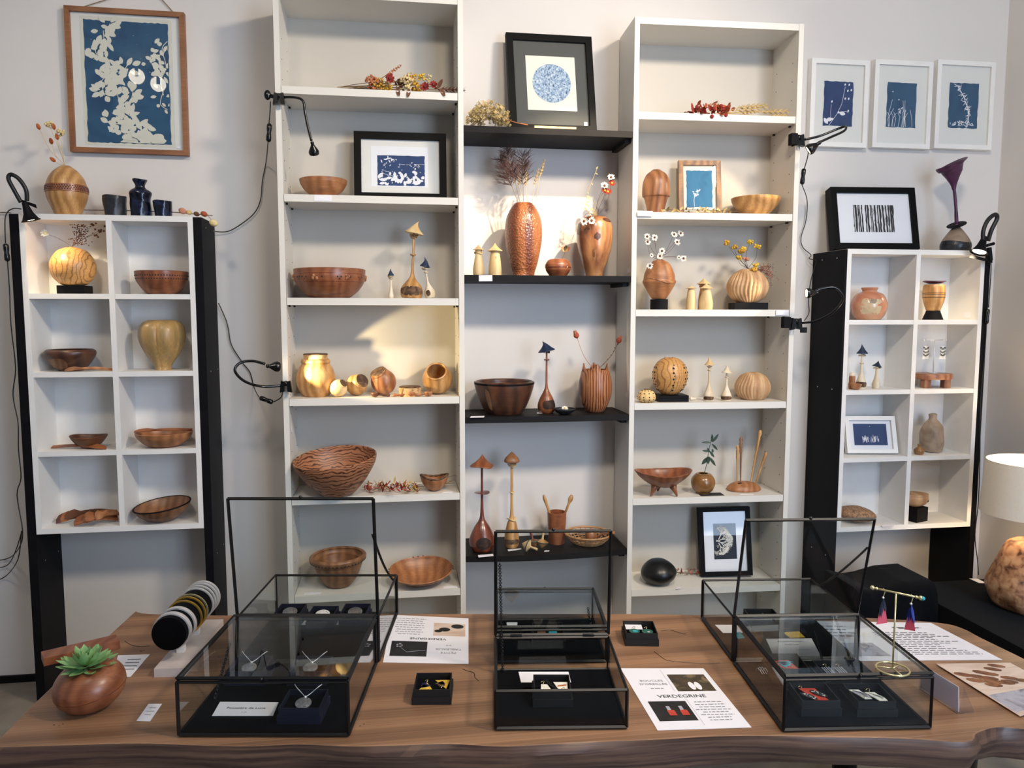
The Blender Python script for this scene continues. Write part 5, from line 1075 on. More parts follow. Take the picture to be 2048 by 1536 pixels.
# row 2
z = zL[2]
o = vessel('dark_bowl', 'dark brown bowl with lighter flank in left unit', 'bowl', 141.5, LM, z, [(43, 700), (46, 703), (46, 710), (41, 720), (31, 734), (22, 743)], M['w_walnut'], t=4, n=44, parts=True)
patch(o, 'pale_sapwood', -75, -8, 714, 740, M['w_brown'], .0004)
def spoon(label, p0, p1, zz, mat, bowl_r=.013, th=.0036, holes=0, group='wooden spoons', name='wooden_spoon', arch=.006, roll=22, cat='spoon'):
    """flat spoon or spatula from bowl end p0 to handle end p1 (world xy points)"""
    p0, p1 = Vector(p0), Vector(p1); d = (p1-p0); L = d.length; d.normalize(); sd = Vector((-d.y, d.x, 0))*math.cos(math.radians(roll)); sd = sd*(1 if sd.y > 0 else -1)+Vector((0, 0, math.sin(math.radians(roll)))); t = thing(name, label, cat, (p0+p1)/2, group)
    n = 15; mb = MB(); prof = []
    for i in range(n):
        f = i/(n-1); wd = bowl_r*math.sqrt(max(.02, 1-((f-.16)/.17)**2)) if f < .30 else (.0035+.0022*math.sin((f-.3)*3.2))*max(1, bowl_r/.009); zc = zz+th*1.1+arch*math.sin(math.pi*min(1, f*1.05))*(1 if f > .2 else .6)+wd*math.sin(math.radians(roll))
        c = p0+d*L*f; c.z = zc; cup = -.002*(1 if f < .28 else 0); prof.append((c, wd, cup))
    for c, wd, cup in prof:
        mb.v += [c-sd*wd, c+Vector((0, 0, cup)), c+sd*wd, c+sd*wd*.8-Vector((0, 0, th)), c-Vector((0, 0, th-cup)), c-sd*wd*.8-Vector((0, 0, th))]
    for i in range(n-1):
        for j in range(6): mb.f.append((i*6+j, i*6+(j+1) % 6, (i+1)*6+(j+1) % 6, (i+1)*6+j))
    mb.f += [(5, 4, 3, 2, 1, 0), tuple((n-1)*6+j for j in range(6))]
    t_ = part('body', mb, mat, t, smooth=50)
    if holes:
        hb = MB()
        for i in range(holes):
            f = .05+.22*i/holes; c = p0+d*L*f; c.z = zz+th*1.15+arch*.6*math.sin(math.pi*f); hb.blob(c+sd*(.004*(1 if i % 2 else -1)), (.0022, .0022, .0006), 6, 4)
        part('holes', hb, M['dotdark'], t_)['kind'] = 'stuff'
    return t
def PT(u, v, zz): return T(u, v, zz)
spoon('two-tone wooden spoon lying before dark brown bowl', PT(129, 744, z), Vector((PT(222, 743, z).x, LY+.028, 0)), z, M['w_orange'])
def fsh(a, r, zz):
    return (r*(1+.11*abs(math.cos(3*a))**.6-.07), zz)
o = vessel('heart_vase', 'heart-shaped fluted honey vase with grey spalting', 'vase', 325, LM, z, [(5, 647), (11, 642.5), (20, 640), (31, 643), (40, 654), (43, 672), (39, 692), (29, 713), (19, 728), (15, 738), (16, 743)], M['w_spalt'], t=2, n=64, fn=fsh)
# row 3
z = zL[3]
P = T(196, 888, z); P = Vector((P.x, LM-.01, z)); s = sc(P)
pr = [(q.x, q.y) for q in crom([Vector(p) for p in ((12*s, 0, 0), (22*s, 8*s, 0), (30*s, 18*s, 0), (33*s, 24*s, 0))], 4)]
solo('boat_bowl', MB().lathe(hollow(pr, 2*s, 2*s), Matrix.Translation(P), 44, lambda a, r, q: (r*(1+.06*math.cos(2*a)), q+.05*r*math.cos(2*a)*(q/(24*s)))), M['w_darkspoon'], 'small dark boat-shaped bowl beside slotted spoon', 'bowl', smooth=60, loc=P)
spoon('slotted brown spoon with pierced bowl in third row', PT(212, 899, z), PT(104, 897, z), z, M['w_spoon'], .012, holes=11)
P = Vector((W(331, 880, LM).x, LM-.012, z)); s = sc(P)
pr = [(q.x, q.y) for q in crom([Vector(p) for p in ((24*s, 0, 0), (36*s, 6*s, 0), (48*s, 18*s, 0), (52*s, 28*s, 0))], 4)]
solo('oval_bowl', MB().lathe(hollow(pr, 2.5*s, 2*s), Matrix.Translation(P), 44, lambda a, r, q: (r*(1+.04*math.cos(2*a)), q)), M['w_orange'], 'oval orange bowl with a long spoon across it', 'bowl', smooth=60, loc=P)
spoon('long two-tone spoon resting across the oval bowl', P+Vector((-54*s, -.012, 0)), P+Vector((53*s, .004, 0)), z+29*s, M['w_spoon'], .010, arch=.004)
# row 4
z = zL[4]
for k, (u0, v0, u1, v1, m_, l) in enumerate(((112, 1048, 198, 1038, 'w_darkred', 0), (122, 1049, 205, 1035, 'w_spoon', .006), (128, 1048, 228, 1037, 'w_darkspoon', .011), (148, 1054, 236, 1043, 'w_spoon', .003), (168, 1053, 237, 1036, 'w_orange', .010), (172, 1056, 236, 1040, 'w_spoon', .015), (192, 1054, 238, 1042, 'w_orange', .018))):
    a = T(u0, v0, z); b = T(u1, v1, z); b.y = min(b.y, LY+.14)
    spoon(('dark red spatula, leftmost of the pile', 'brown spatula second from left in pile', 'dark spatula lying across the middle of pile', 'brown spatula at the front of pile', 'orange spatula leaning on the pile', 'brown spatula on top of pile', 'orange spatula, rightmost of the pile')[k], a, b, z+l, M[m_], .017, th=.006, arch=.010, roll=38, name='wooden_spatula', group='spatulas piled in the left unit', cat='spatula')
o = vessel('tilted_bowl', 'brown bowl with dark rim, tilted, bottom of left unit', 'bowl', 329, LM-.01, z, [(54, 1011), (52, 1017), (45, 1030), (34, 1041), (24, 1048)], M['w_brown'], t=3, n=48, tilt=(-6, 4), parts=True, lift=.002)
part('dark_rim', MB().lathe([(o.pr[-1][0]-3*o.s, o.pr[-1][1]), (o.pr[-1][0]-1.5*o.s, o.pr[-1][1]+.0022), (o.pr[-1][0]+.0006, o.pr[-1][1]+.0002), (o.pr[-1][0], o.pr[-1][1]-.002)], o.M, 48, cap=False), M['blackpaint'], o.root, smooth=True)

# ================================================================== right cubby unit
RM = RY+.075
def base_at(u, Y, zz): p = W(u, 700, Y); return Vector((p.x, Y, zz))
# on top
ztop = zR[0]
Mx, w, h = stand_frame(1670, 1846, 378, 498, RY+.09, ztop, 13, yaw=-5, roll=0, dy=.03)
art = Art().rect('paper', M['paper'], -w*.42, w*.42, h*.12, h*.88)
pl = []; x = -w*.24
while x < w*.23:
    wd = rnd.uniform(.003, .009); q = rnd.uniform(-.003, .003)
    if rnd.random() < .92:
        n_ = 7; L = [(x+rnd.uniform(-.0012, .0012), h*(.28+.44*i/n_)) for i in range(n_+1)]; R_ = [(x+wd*rnd.uniform(.6, 1.1)+q*i/n_, h*(.28+.44*i/n_)) for i in range(n_+1)]; pl += [[L[i], R_[i], R_[i+1], L[i+1]] for i in range(n_)]
    x += wd+rnd.uniform(.001, .005)
for i in range(40): pl.append(leafp(rnd.uniform(-w*.24, w*.22), rnd.uniform(h*.3, h*.66), rnd.uniform(.006, .014), .0018, 1.57+rnd.uniform(-.35, .35)))
art.polys('birch_trunks', M['printblack'], pl)
picture('framed_print', 'black-framed print of black birch trunks, top of right unit', Mx, w, h, .022, .045, M['frameblack'], M['paper'], art)
o = vessel('trumpet_vase', 'smoky brown drop-shaped vase with tilted disc collar', 'vase', 1912, RY+.07, ztop, [(3.5, 449), (5, 452), (14, 463), (24, 477), (28, 488), (27, 497), (26, 500)], M['c_stone'], n=40, parts=True)
lo_ = [(r+.0005, q) for r, q in o.pr if q < o.zf(480)-ztop]; part('dark_lower_glaze', MB().lathe(lo_, o.M, 40, lambda a, r, q: (r, q+.004*math.sin(a*2+1)*(q > lo_[-1][1]-.004)), cap=False), M['c_dark'], o.root, smooth=True)
part('disc_collar', MB().lathe([(3*o.s, -.001), (18*o.s, 0), (18*o.s, .001), (3*o.s, .0025)], Matrix.Translation(o.top+Vector((0, 0, -.002))) @ rotm('Y', -24) @ rotm('X', 12), 28), M['blackpaint'], o.root, smooth=40)
nk = crom([o.top+Vector((0, 0, -.004)), W(1912, 420, RY+.07), W(1910, 395, RY+.07), W(1908, 376, RY+.07)], 3)
part('neck', MB().tube(nk, [3.6*o.s]*3+[3*o.s]*(len(nk)-3), 10), M['aubergine'], o.root, smooth=True)
tr = [W(1908, 380, RY+.07), W(1907, 366, RY+.07), W(1905, 350, RY+.07), W(1903, 336, RY+.07), W(1903, 330, RY+.07)]; mb = MB().tube(crom(tr, 3), [3.2*o.s, 4*o.s, 5*o.s, 7*o.s, 9.5*o.s, 12*o.s, 15*o.s, 18*o.s, 20*o.s, 22.5*o.s, 25.5*o.s, 27*o.s, 27.5*o.s], 28, cap=False)
for i, p in enumerate(mb.v):
    if p.z > W(1903, 340, RY+.07).z: p.z += (p.x-tr[-1].x)*.33+max(0, (p.x-tr[-1].x))*.25
part('trumpet', mb, M['aubergine'], o.root, smooth=True)
# row 1
z = zR[1]
o = vessel('glazed_vase', 'round rust and cream glazed stoneware vase in right unit', 'vase', 1738, RM, z, [(16, 576), (15, 579), (14, 583), (26, 589), (33, 603), (34, 614), (30, 628), (22, 638)], M['c_raku'], t=2, n=44, parts=True); patch(o, 'cream_glaze', -32, 48, 592, 633, plain('cream_glaze', 'd0b894', .25, var=.12, scale=60, coat=.4), .0003, .5); patch(o, 'dark_glaze_spot', 0, 26, 595, 609, M['c_stone'], .0006, .8)
o = vessel('striped_jar', 'yellow wooden jar with dark rings on flared black foot', 'jar', 1867, RM, z, [(17, 569), (19.5, 572), (20.5, 584), (20, 597), (16, 612), (13, 621), (13, 621), (12, 622), (13, 625), (19, 640)], M['w_honey'], n=40, parts=True)
for v in (586, 589.5, 594.5): band(o, 'dark_ring', v, v+1, .0003, M['dotdark'])
z0_, z1_ = 0, o.zf(622)-z
part('black_foot', MB().lathe([(19.3*o.s, 0.0002), (13.4*o.s, z1_*.85), (13.2*o.s, z1_), (11*o.s, z1_)], o.M, 32), M['blackpaint'], o.root, smooth=40)
lid = MB().lathe([(0, o.zf(568)-z), (12*o.s, o.zf(567)-z), (21*o.s, o.zf(563.5)-z), (21*o.s, o.zf(562.8)-z), (9*o.s, o.zf(562)-z), (0, o.zf(561.5)-z)], o.M, 32, lambda a, r, q: (r, q+.0022*math.cos(2*a)*(r/(21*o.s))))
part('dark_lid', lid, M['aubergine'], o.root, smooth=50)
P = W(1944, 630, RM); solo('price_card', MB().box((rx1-.0172, RM-.02, P.z), (.0006, .03, .02)), M['paper'], 'card stuck inside right unit beside striped jar', 'card')
# row 2
z = zR[2]
mushroom('taller white mushroom with blue cone hat in right unit', 1723, RM-.01, z, 777, 748, 707, 688, 10, 2, 10.5, M['w_white'], M['bluehat'], bark=(-80, 80, 762, 775), curl=-.1, collar=[(727, 4), (711, 7)], prof=[(2, 706), (2.2, 735), (3, 745), (7, 757), (10, 766), (9.5, 777)])
mushroom('shorter white mushroom with blue tilted hat in right unit', 1753, RM-.02, z, 777, 750, 733, 721, 8, 2.4, 9, M['w_white'], M['bluehat'], hatlean=14, collar=[(736, 7)], prof=[(2.4, 732), (3, 748), (5, 758), (8, 768), (7, 777)])
o = vessel('terracotta_jar', 'tiny terracotta jar with pale cap at edge of cubby', 'jar', 1704, RM-.02, z, [(5, 750), (6, 756), (6, 764), (7, 770), (6, 778)], M['w_orange'], parts=True, n=24); part('pale_cap', MB().blob(o.top, 6*o.s, 10, 7), M['c_white'], o.root, smooth=True)
vessel('terracotta_dish', 'tiny tilted terracotta dish in front of tiny jar', 'dish', 1711, RM-.05, z, [(11, 768), (10, 772), (7, 778), (5, 780)], M['w_orange'], t=1.5, n=28, tilt=(6, 0))
P = base_at(1868, RM, z); s = sc(P); t = thing('wooden_stool', 'miniature three-legged round wooden stool in right unit', 'stool', P)
part('seat', MB().lathe([(37*s, 17*s), (38.5*s, 19*s), (38.5*s, 26*s), (37*s, 28*s), (0, 28*s)], Matrix.Translation(P) @ Matrix.Diagonal((1, .8, 1, 1)), 36), M['w_pink'], t, smooth=40)
for (dx, dy) in ((-22, -10), (18, -14), (0, 20)): part('leg', MB().box(P+Vector((dx*s, dy*s, 8.6*s)), (14*s, 12*s, 17*s)), M['w_pink'], t)
def earring_stand(label, P, hgt, bar, ax, mat, s, base='ring'):
    t = thing('earring_stand', label, 'earring stand', P); ax = Vector(ax).normalized()
    if base == 'ring':
        part('base_ring', MB().ring(P+Vector((0, 0, .0025)), (0, 0, 1), .032, .0022, 40, 6), mat, t, smooth=True)
        bc = MB()
        for a in (.5, 2.6, 4.7): bc.tube([P+Vector((.032*math.cos(a), .032*math.sin(a), .0025)), P+Vector((0, 0, .004))], .0016, 6)
        part('base_spokes', bc, mat, t, smooth=True)
    else: part('base_disc', MB().lathe([(.016, 0), (.016, .002), (0, .003)], Matrix.Translation(P), 24), mat, t, smooth=40)
    part('post', MB().tube([P+Vector((0, 0, .003)), P+Vector((0, 0, hgt))], .0017, 8), mat, t, smooth=True)
    b = P+Vector((0, 0, hgt)); part('crossbar', MB().tube([b-ax*bar, b+ax*bar], .0022, 8), mat, t, smooth=True)
    for q in (-1, 1): part('bar_knob', MB().blob(b+ax*bar*q, .0048, 10, 8), mat, t, smooth=True); part('bar_bead', MB().blob(b+ax*bar*q*.82, .0034, 8, 6), mat, t, smooth=True)
    return t, b, ax
sp_ = P+Vector((.001, 0, 28.3*s)); t, b, ax = earring_stand('thin earring stand on the miniature stool in right unit', sp_, 66*s, 24*s, (1, 0, 0), M['silver'], s, 'disc')
for k, q in enumerate((-.82, .72)):
    c = b+ax*24*s*q; e = thing('earring', ('left', 'right')[k]+' black and white drop earring above the miniature stool', 'earring', c-Vector((0, 0, .045)), 'black and white earrings in the right unit')
    part('hook', MB().tube([c+Vector((0, .003, .001)), c+Vector((0, -.003, .001)), c+Vector((0, -.003, -.013))], .0006, 5), M['silver'], e)
    part('white_drop', MB().prism([c+Vector((dx*s, -.0035, dz*s)) for dx, dz in ((-3, -12), (3, -12), (7.5, -38), (-7.5, -38))], (0, .0012, 0)), M['petalwhite'], e)
    lf = MB()
    for (dz, sg) in ((-16, 1), (-16, -1), (-23, 1), (-23, -1), (-29, 1), (-29, -1)): lf.leaf(c+Vector((0, -.0042, (dz-3)*s)), (sg, 0, .8), (0, -1, 0), 8*s, 4*s, 0, 3)
    part('black_leaf_pattern', lf, M['printblack'], e)
# row 3
z = zR[3]
Mx, w, h = stand_frame(1697, 1798, 837, 915, RY+.05, z, 17, yaw=-9, roll=0, dy=.02)
art = Art().rect('paper', M['paper'], -w*.40, w*.40, h*.12, h*.88); art.rect('blue_print', M['cyan2'], -w*.33, w*.33, h*.22, h*.80)
pl = []
for (cx_, wd) in ((-w*.10, w*.06), (w*.08, w*.09)):
    for i in range(22): x_ = cx_+rnd.uniform(-wd, wd); q = h*.28+rnd.uniform(0, h*.1); pl += strokep([(x_, q), (x_+rnd.uniform(-.002, .002), q+rnd.uniform(.006, .02))], .0014)
pl.append(discp(0, h*.73, .0014)); art.polys('white_strokes', M['paper'], pl)
picture('framed_print', 'small white-framed blue print with white brush strokes, right unit', Mx, w, h, .0155, .022, M['whitepaint'], M['paper'], art)
o = vessel('stoneware_bottle', 'ash-glazed stoneware bottle with narrow neck', 'bottle', 1864, RM+.01, z, [(8, 829), (7.5, 832), (7.5, 839), (13, 846), (20, 860), (22, 880), (21, 900), (17, 911)], M['c_stone'], t=1.5, n=40, fn=rough)
vessel('tiny_bottle', 'tiny brown glass-like bottle beside stoneware bottle', 'bottle', 1838, RY+.035, z, [(3.5, 889), (3, 892), (3, 894), (9, 900), (10, 906), (7, 913)], M['c_pot'], t=1, n=28)
# row 4
z = zR[4]
P = base_at(1725, RM-.01, z); s = sc(P)
mb = MB().lathe([(q.x, q.y) for q in crom([Vector(p) for p in ((10*s, 0, 0), (28*s, 6*s, 0), (36*s, 15*s, 0), (28*s, 24*s, 0), (10*s, 30*s, 0), (0, 31*s, 0))], 5)], Matrix.Translation(P) @ rotm('Y', 6), 48, lambda a, r, q: (r*(1+.05*math.cos(2*a)), q))
solo('pebble_sculpture', mb, M['speckle'], 'flat speckled burl-wood pebble in bottom left cubby', 'sculpture', smooth=True, loc=P)
card('white card beside speckled pebble in right unit', [(1765, 1054), (1788, 1052), (1785, 1049), (1762, 1050.5)], z)
P = base_at(1845, RM-.02, z); s = sc(P)
solo('black_plinth', MB().box(P+Vector((0, 0, 14.2*s)), (34*s, 34*s, 28*s), rotm('Z', 20).to_3x3()), M['blackpaint'], 'black cube under the oval wooden form', 'plinth')
c = P+Vector((-.002, 0, 28.6*s)); t = thing('oval_form', 'pale oval wooden form resting on black cube', 'sculpture', c)
part('body', MB().lathe([(q.x, q.y) for q in crom([Vector(p) for p in ((10*s, 0, 0), (22*s, 6*s, 0), (26.5*s, 16*s, 0), (26*s, 22*s, 0), (24*s, 26*s, 0), (0, 28*s, 0))], 4)], Matrix.Translation(c) @ Matrix.Diagonal((1, .8, 1, 1)), 40), M['w_rib'], t, smooth=50)
part('dark_knot', MB().blob(c+Vector((17*s, -13.5*s, 13*s)), (4*s, 2*s, 3*s), 8, 6), M['darkbark'], t, smooth=True)
# ================================================================== pictures on the wall
Mx0 = None
P = W(255, 311, WY-.012); s = sc(P)
# large cyanotype in a wooden frame, hung with a string, slightly turned clockwise
tl, tr_, bl_, br_ = W(126, 12, WY-.02), W(366, 24, WY-.02), W(141, 303, WY-.02), W(377, 311, WY-.02)
w = ((tr_-tl).length+(br_-bl_).length)/2; h = ((tl-bl_).length+(tr_-br_).length)/2; bc = (bl_+br_)/2
roll = math.degrees(math.atan2(br_.z-bl_.z, br_.x-bl_.x))
Mx = Matrix.Translation((bc.x, WY-.024, bc.z)) @ rotm('Y', -roll)
art = Art().rect('paper', M['silhouette'], -w*.385, w*.385, h*.055, h*.945, .0006)
art.rect('blue_print', M['cyan'], -w*.355, w*.352, h*.075, h*.92, .0018, 26)
pl = []
def sprig(pts, n, ln, wd, spread=1.0):
    q = [Vector((a, b, 0)) for a, b in pts]; c = crom(q, 8); pl.extend(strokep([(p.x*w, p.y*h) for p in c], .0022))
    for i in range(n):
        k = rnd.randint(0, len(c)-1); p = c[k]; a = rnd.uniform(0, 6.3); r = rnd.uniform(0, .02)*spread
        pl.append(leafp(p.x*w+r*math.cos(a), p.y*h+r*math.sin(a), ln*rnd.uniform(.7, 1.25), wd*rnd.uniform(.8, 1.2), a+rnd.uniform(-.6, .6)))
sprig([(.03, .08), (-.03, .25), (-.09, .40), (-.14, .55), (-.18, .70), (-.19, .85)], 62, .028, .016)
sprig([(-.15, .5), (-.05, .56), (.0, .62)], 22, .026, .015); sprig([(-.14, .55), (-.22, .5), (-.2, .4)], 18, .026, .017)
sprig([(-.06, .30), (.05, .24), (.13, .14)], 26, .026, .015); sprig([(-.02, .2), (-.12, .21), (-.22, .22)], 20, .024, .015); sprig([(-.04, .32), (.02, .38), (.04, .44)], 16, .026, .017)
sprig([(-.19, .80), (-.15, .86), (-.13, .90)], 14, .026, .016); sprig([(-.2, .78), (-.26, .72), (-.24, .66)], 12, .026, .018); sprig([(.10, .12), (.2, .12), (.24, .15)], 12, .025, .018); sprig([(-.05, .09), (.1, .10), (.2, .085)], 26, .024, .016)
sprig([(.35, .80), (.30, .74), (.33, .62), (.28, .52), (.30, .42)], 6, .020, .013); sprig([(.32, .72), (.24, .68), (.20, .64)], 12, .018, .012); sprig([(.27, .66), (.28, .60), (.3, .58)], 14, .019, .013); sprig([(.30, .45), (.27, .36), (.33, .32)], 8, .016, .010)
pl.append(leafp(.24*w, .78*h, .022, .013, .8)); pl.append(leafp(.22*w, .72*h, .02, .012, .3))
for i in range(9): pl.append(discp(rnd.uniform(-.3, .3)*w, rnd.uniform(.5, .86)*h, rnd.uniform(.0006, .0016), 6))
pl = [[(min(max(x, -w*.35), w*.347), max(zz, h*.078)) for x, zz in p] for p in pl]
art.polys('white_leaf_shapes', M['silhouette'], pl)
art.polys('price_sticker', M['paper'], [[(w*.40, h*.018+.014), (w*.43, h*.018+.014), (w*.43, h*.018+.022), (w*.40, h*.018+.022)]])
pt = picture('framed_print', 'large wooden-framed cyanotype of white leafy branches on wall', Mx, w, h, .0155, .022, M['w_frame'], M['c_white'] if False else M['matboard'], art, recess=.008)
ap = Vector((W(300, -28, WY-.008).x, WY-.008, W(300, -28, WY-.008).z))
part('hanging_string', MB().tube([Mx @ Vector((w*.42, .02, h-.004)), ap], .0016, 5), M['string'], pt)
part('hanging_string', MB().tube([Mx @ Vector((-w*.42, .02, h-.004)), ap], .0016, 5), M['string'], pt)
# three white frames on the right
for k, (u0, v0, u1, v1, u2, v2, u3, v3) in enumerate(((1626, 117, 1743, 120, 1617, 293, 1730, 294), (1754, 119, 1869, 123, 1742, 295, 1858, 297), (1877, 120, 1992, 123, 1868, 295, 1983, 301))):
    yf = WY-.028; a, b, c, d = W(u0, v0, yf), W(u1, v1, yf), W(u2, v2, yf), W(u3, v3, yf)
    w = (b.x-a.x+d.x-c.x)/2; h = (a.z+b.z-c.z-d.z)/2; bc = (c+d)/2; cxm = (a.x+b.x+c.x+d.x)/4
    Mx = Matrix.Translation((cxm, yf, bc.z)); art = Art()
    bw0, bw1, bz0, bz1 = -w*.255, w*.255, h*.245, h*.755
    art.rect('blue_print', M[('cyan2', 'cyan', 'cyan')[k]], bw0, bw1, bz0, bz1, .0016, 10); pl = []
    if k == 0:
        pl += strokep([(-w*.15, h*.25), (-w*.02, h*.38), (w*.06, h*.5), (w*.09, h*.62), (w*.11, h*.7)], .0014)+strokep([(w*.0, h*.40), (w*.14, h*.42), (w*.18, h*.40)], .0011)+strokep([(-w*.12, h*.3), (-w*.13, h*.4), (-w*.12, h*.49)], .0011)
        for (x, q) in ((.10, .71), (.17, .71), (.15, .64), (.21, .65), (.11, .55), (.17, .55), (.17, .41), (.0, .39), (-.12, .51), (-.10, .31)): pl.append(leafp(x*w, q*h, .0095, .0065, 1.2))
        for (x, q, a) in ((-.24, .33, -.9), (.02, .40, -.2), (-.2, .31, .2)): pl.append(leafp(x*w, q*h, .026, .015, a))
    elif k == 1:
        for i in range(15):
            x = rnd.uniform(-.22, .2); pl += strokep([(x*w, h*.25), ((x+rnd.uniform(-.03, .03))*w, h*rnd.uniform(.33, .4)), ((x+rnd.uniform(-.07, .09))*w, h*rnd.uniform(.40, .56))], .0013)
        for i in range(5): pl.append(leafp(-.02*w+rnd.uniform(-.006, .006), h*.44+rnd.uniform(-.006, .006), .011, .0035, rnd.uniform(0, 6.3)))
        for (x, q) in ((-.16, .65), (-.05, .56)): pl.append(discp(x*w, q*h, .0026, 8))
    else:
        st = [(.08, .26), (.10, .40), (.04, .52), (-.02, .62), (-.12, .72)]; c_ = crom([Vector((a, b, 0)) for a, b in st], 10); pl += strokep([(p.x*w, p.y*h) for p in c_], .002)
        for i in range(60): p = c_[rnd.randint(0, len(c_)-1)]; pl.append(leafp(p.x*w, p.y*h, rnd.uniform(.010, .022), .0025, rnd.uniform(0, 6.3)))
        for i in range(34): pl.append(leafp(rnd.uniform(-.22, .2)*w, h*rnd.uniform(.26, .31), rnd.uniform(.008, .016), .0026, rnd.uniform(.3, 2.8)))
    pl = [[(min(max(x, bw0), bw1), min(max(q, bz0), bz1)) for x, q in p] for p in pl]; art.polys('white_plant_shapes', M['paper'], pl)
    picture('framed_print', ('leftmost white-framed cyanotype, budding branch, on right wall', 'middle white-framed cyanotype, thin grasses', 'rightmost white-framed cyanotype, spiky sprig')[k], Mx, w, h, .0175, .026, M['whitepaint'], M['matboard'], art, group='white-framed cyanotypes')

# ================================================================== clamp lamps
def cable(parent, pts, r=.0017, name='cord', k=5): return part(name, MB().tube(crom([Vector(p) for p in pts], k), r, 6), M['blackrubber'], parent, smooth=True)
def switch(parent, a, b, wd=.008):
    a, b = Vector(a), Vector(b); d = (b-a)
    o = part('inline_switch', MB().tube([a, a+d*.08, a+d*.3, a+d*.5, a+d*.7, a+d*.92, b], [wd*.5, wd, wd*1.02, wd*.82, wd*1.02, wd, wd*.5], 10), M['blackgloss'], parent, smooth=60)
    part('rocker', MB().box(a+d*.5+Vector((0, -wd*.8, 0)), (wd*.5, wd*.5, wd*.9)), M['blackrubber'], o); return o
def clampbody(parent, c, s, ax=(1, 0, 0)):
    ax = Vector(ax).normalized(); up = Vector((0, 0, 1)); sd = ax.cross(up)
    for q in (-1, 1):
        mb = MB().hexa([c+ax*(q*x)*s+sd*(y*s)+up*(zz*s) for x, y, zz in ((3, -5, -12), (12, -5, -14), (12, 5, -14), (3, 5, -12), (2, -5, 8), (9, -5, 10), (9, 5, 10), (2, 5, 8))]); part('clamp_jaw', mb, M['blackgloss'], parent)
    part('spring', MB().tube([c-ax*8*s+up*2*s, c+ax*8*s+up*2*s], 3.4*s, 10), M['chrome'], parent, smooth=True)
    part('pivot', MB().blob(c+up*4*s, 5.5*s, 10, 8), M['blackgloss'], parent, smooth=True)
def head(parent, c, d, s, led, lens=8.5):
    d = Vector(d).normalized(); Mx = Matrix.Translation(c) @ d.to_track_quat('Z', 'Y').to_matrix().to_4x4()
    o = part('lamp_head', MB().lathe([(q.x, q.y) for q in crom([Vector(p) for p in ((0, -17*s, 0), (3.4*s, -16*s, 0), (3.4*s, -11*s, 0), (4.5*s, -8*s, 0), (9.5*s, 1*s, 0), (10.3*s, 6*s, 0), (9.3*s, 9*s, 0), (8.6*s, 9*s, 0), (8*s, 7*s, 0), (0, 6*s, 0))], 3)], Mx, 28), M['blackgloss'], parent, smooth=50)
    part('led_lens', MB().lathe([(8*s, 7.1*s), (7.4*s, 8*s), (0, 8.4*s)], Mx, 24), led, o, smooth=True); return c+d*10*s
def lamp_light(loc, d, power, angle, blend=.5, color=(1, .80, .52)):
    return spot_light('lamp_beam', loc, Vector(loc)+Vector(d), power, color, angle, blend, .008)
# upper left lamp
Yl = AY-.018; s = sc(W(560, 195, Yl)); c = W(558, 196, Yl)
t = thing('clamp_lamp', 'black clamp lamp at top of left bookcase, bending down', 'lamp', c, 'black clamp lamps'); clampbody(t, c, s)
part('clamp_grip', MB().blob(W(535, 190, Yl), (7*s, 5*s, 10*s), 10, 7), M['blackgloss'], t, smooth=True); part('clamp_lever', MB().tube([W(535, 190, Yl), c], 4*s, 8), M['blackgloss'], t)
part('gooseneck', MB().tube(crom([c+Vector((8*s, 0, 2*s)), W(590, 195, Yl-.02), W(606, 202, Yl-.03), W(610, 225, Yl-.03), W(616, 255, Yl-.03), W(623, 282, Yl-.03)], 5), 2.6*s, 10), M['blackgloss'], t, smooth=True)
lp = head(t, W(627, 300, Yl-.03), W(631, 330, Yl+.01)-W(622, 280, Yl-.03), s, M['leddim'], 9)
cable(t, [W(541, 203, Yl), W(540, 225, Yl+.02), W(538, 247, Yl+.03)]); switch(t, W(539, 247, Yl+.03), W(537, 284, Yl+.03))
cable(t, [W(536, 285, Yl+.03), W(532, 325, WY-.02), W(525, 360, WY-.012), W(521, 400, WY-.011), W(508, 427, WY-.011), W(480, 450, WY-.011), W(455, 463, WY-.011), W(430, 463, WY-.02)])
# lower left lamp: looped neck, head facing right into the shelf
Yl = AY-.02; s = sc(W(560, 770, Yl)); c = W(572, 771, Yl)
t = thing('clamp_lamp', 'black clamp lamp with looped neck beside the cork jar', 'lamp', c, 'black clamp lamps'); clampbody(t, c, s)
nk = crom([c+Vector((-8*s, 0, 0)), W(525, 773, Yl-.02), W(490, 763, Yl-.05), W(470, 742, Yl-.07), W(480, 726, Yl-.06), W(505, 722, Yl-.05), W(530, 728, Yl-.05)], 6)
part('gooseneck', MB().tube(nk, 2.7*s, 10), M['blackgloss'], t, smooth=True)
hd = Vector((1, .62, -.10)); lp2 = head(t, W(549, 733, Yl-.045), hd, s, M['led'], 10)
lamp_light(lp2, Vector((.47, .25, -.03)), 9, 54, .25, (1, .78, .42))
cable(t, [W(565, 783, Yl), W(562, 795, Yl+.01), W(547, 804, Yl+.03)]); switch(t, W(546, 805, Yl+.03), W(519, 795, Yl+.03))
cable(t, [W(518, 794, Yl+.03), W(508, 775, WY-.02), W(500, 745, WY-.011), W(485, 725, WY-.011), W(463, 690, WY-.011), W(457, 660, WY-.011), W(452, 640, WY-.011), W(437, 606, WY-.02)])
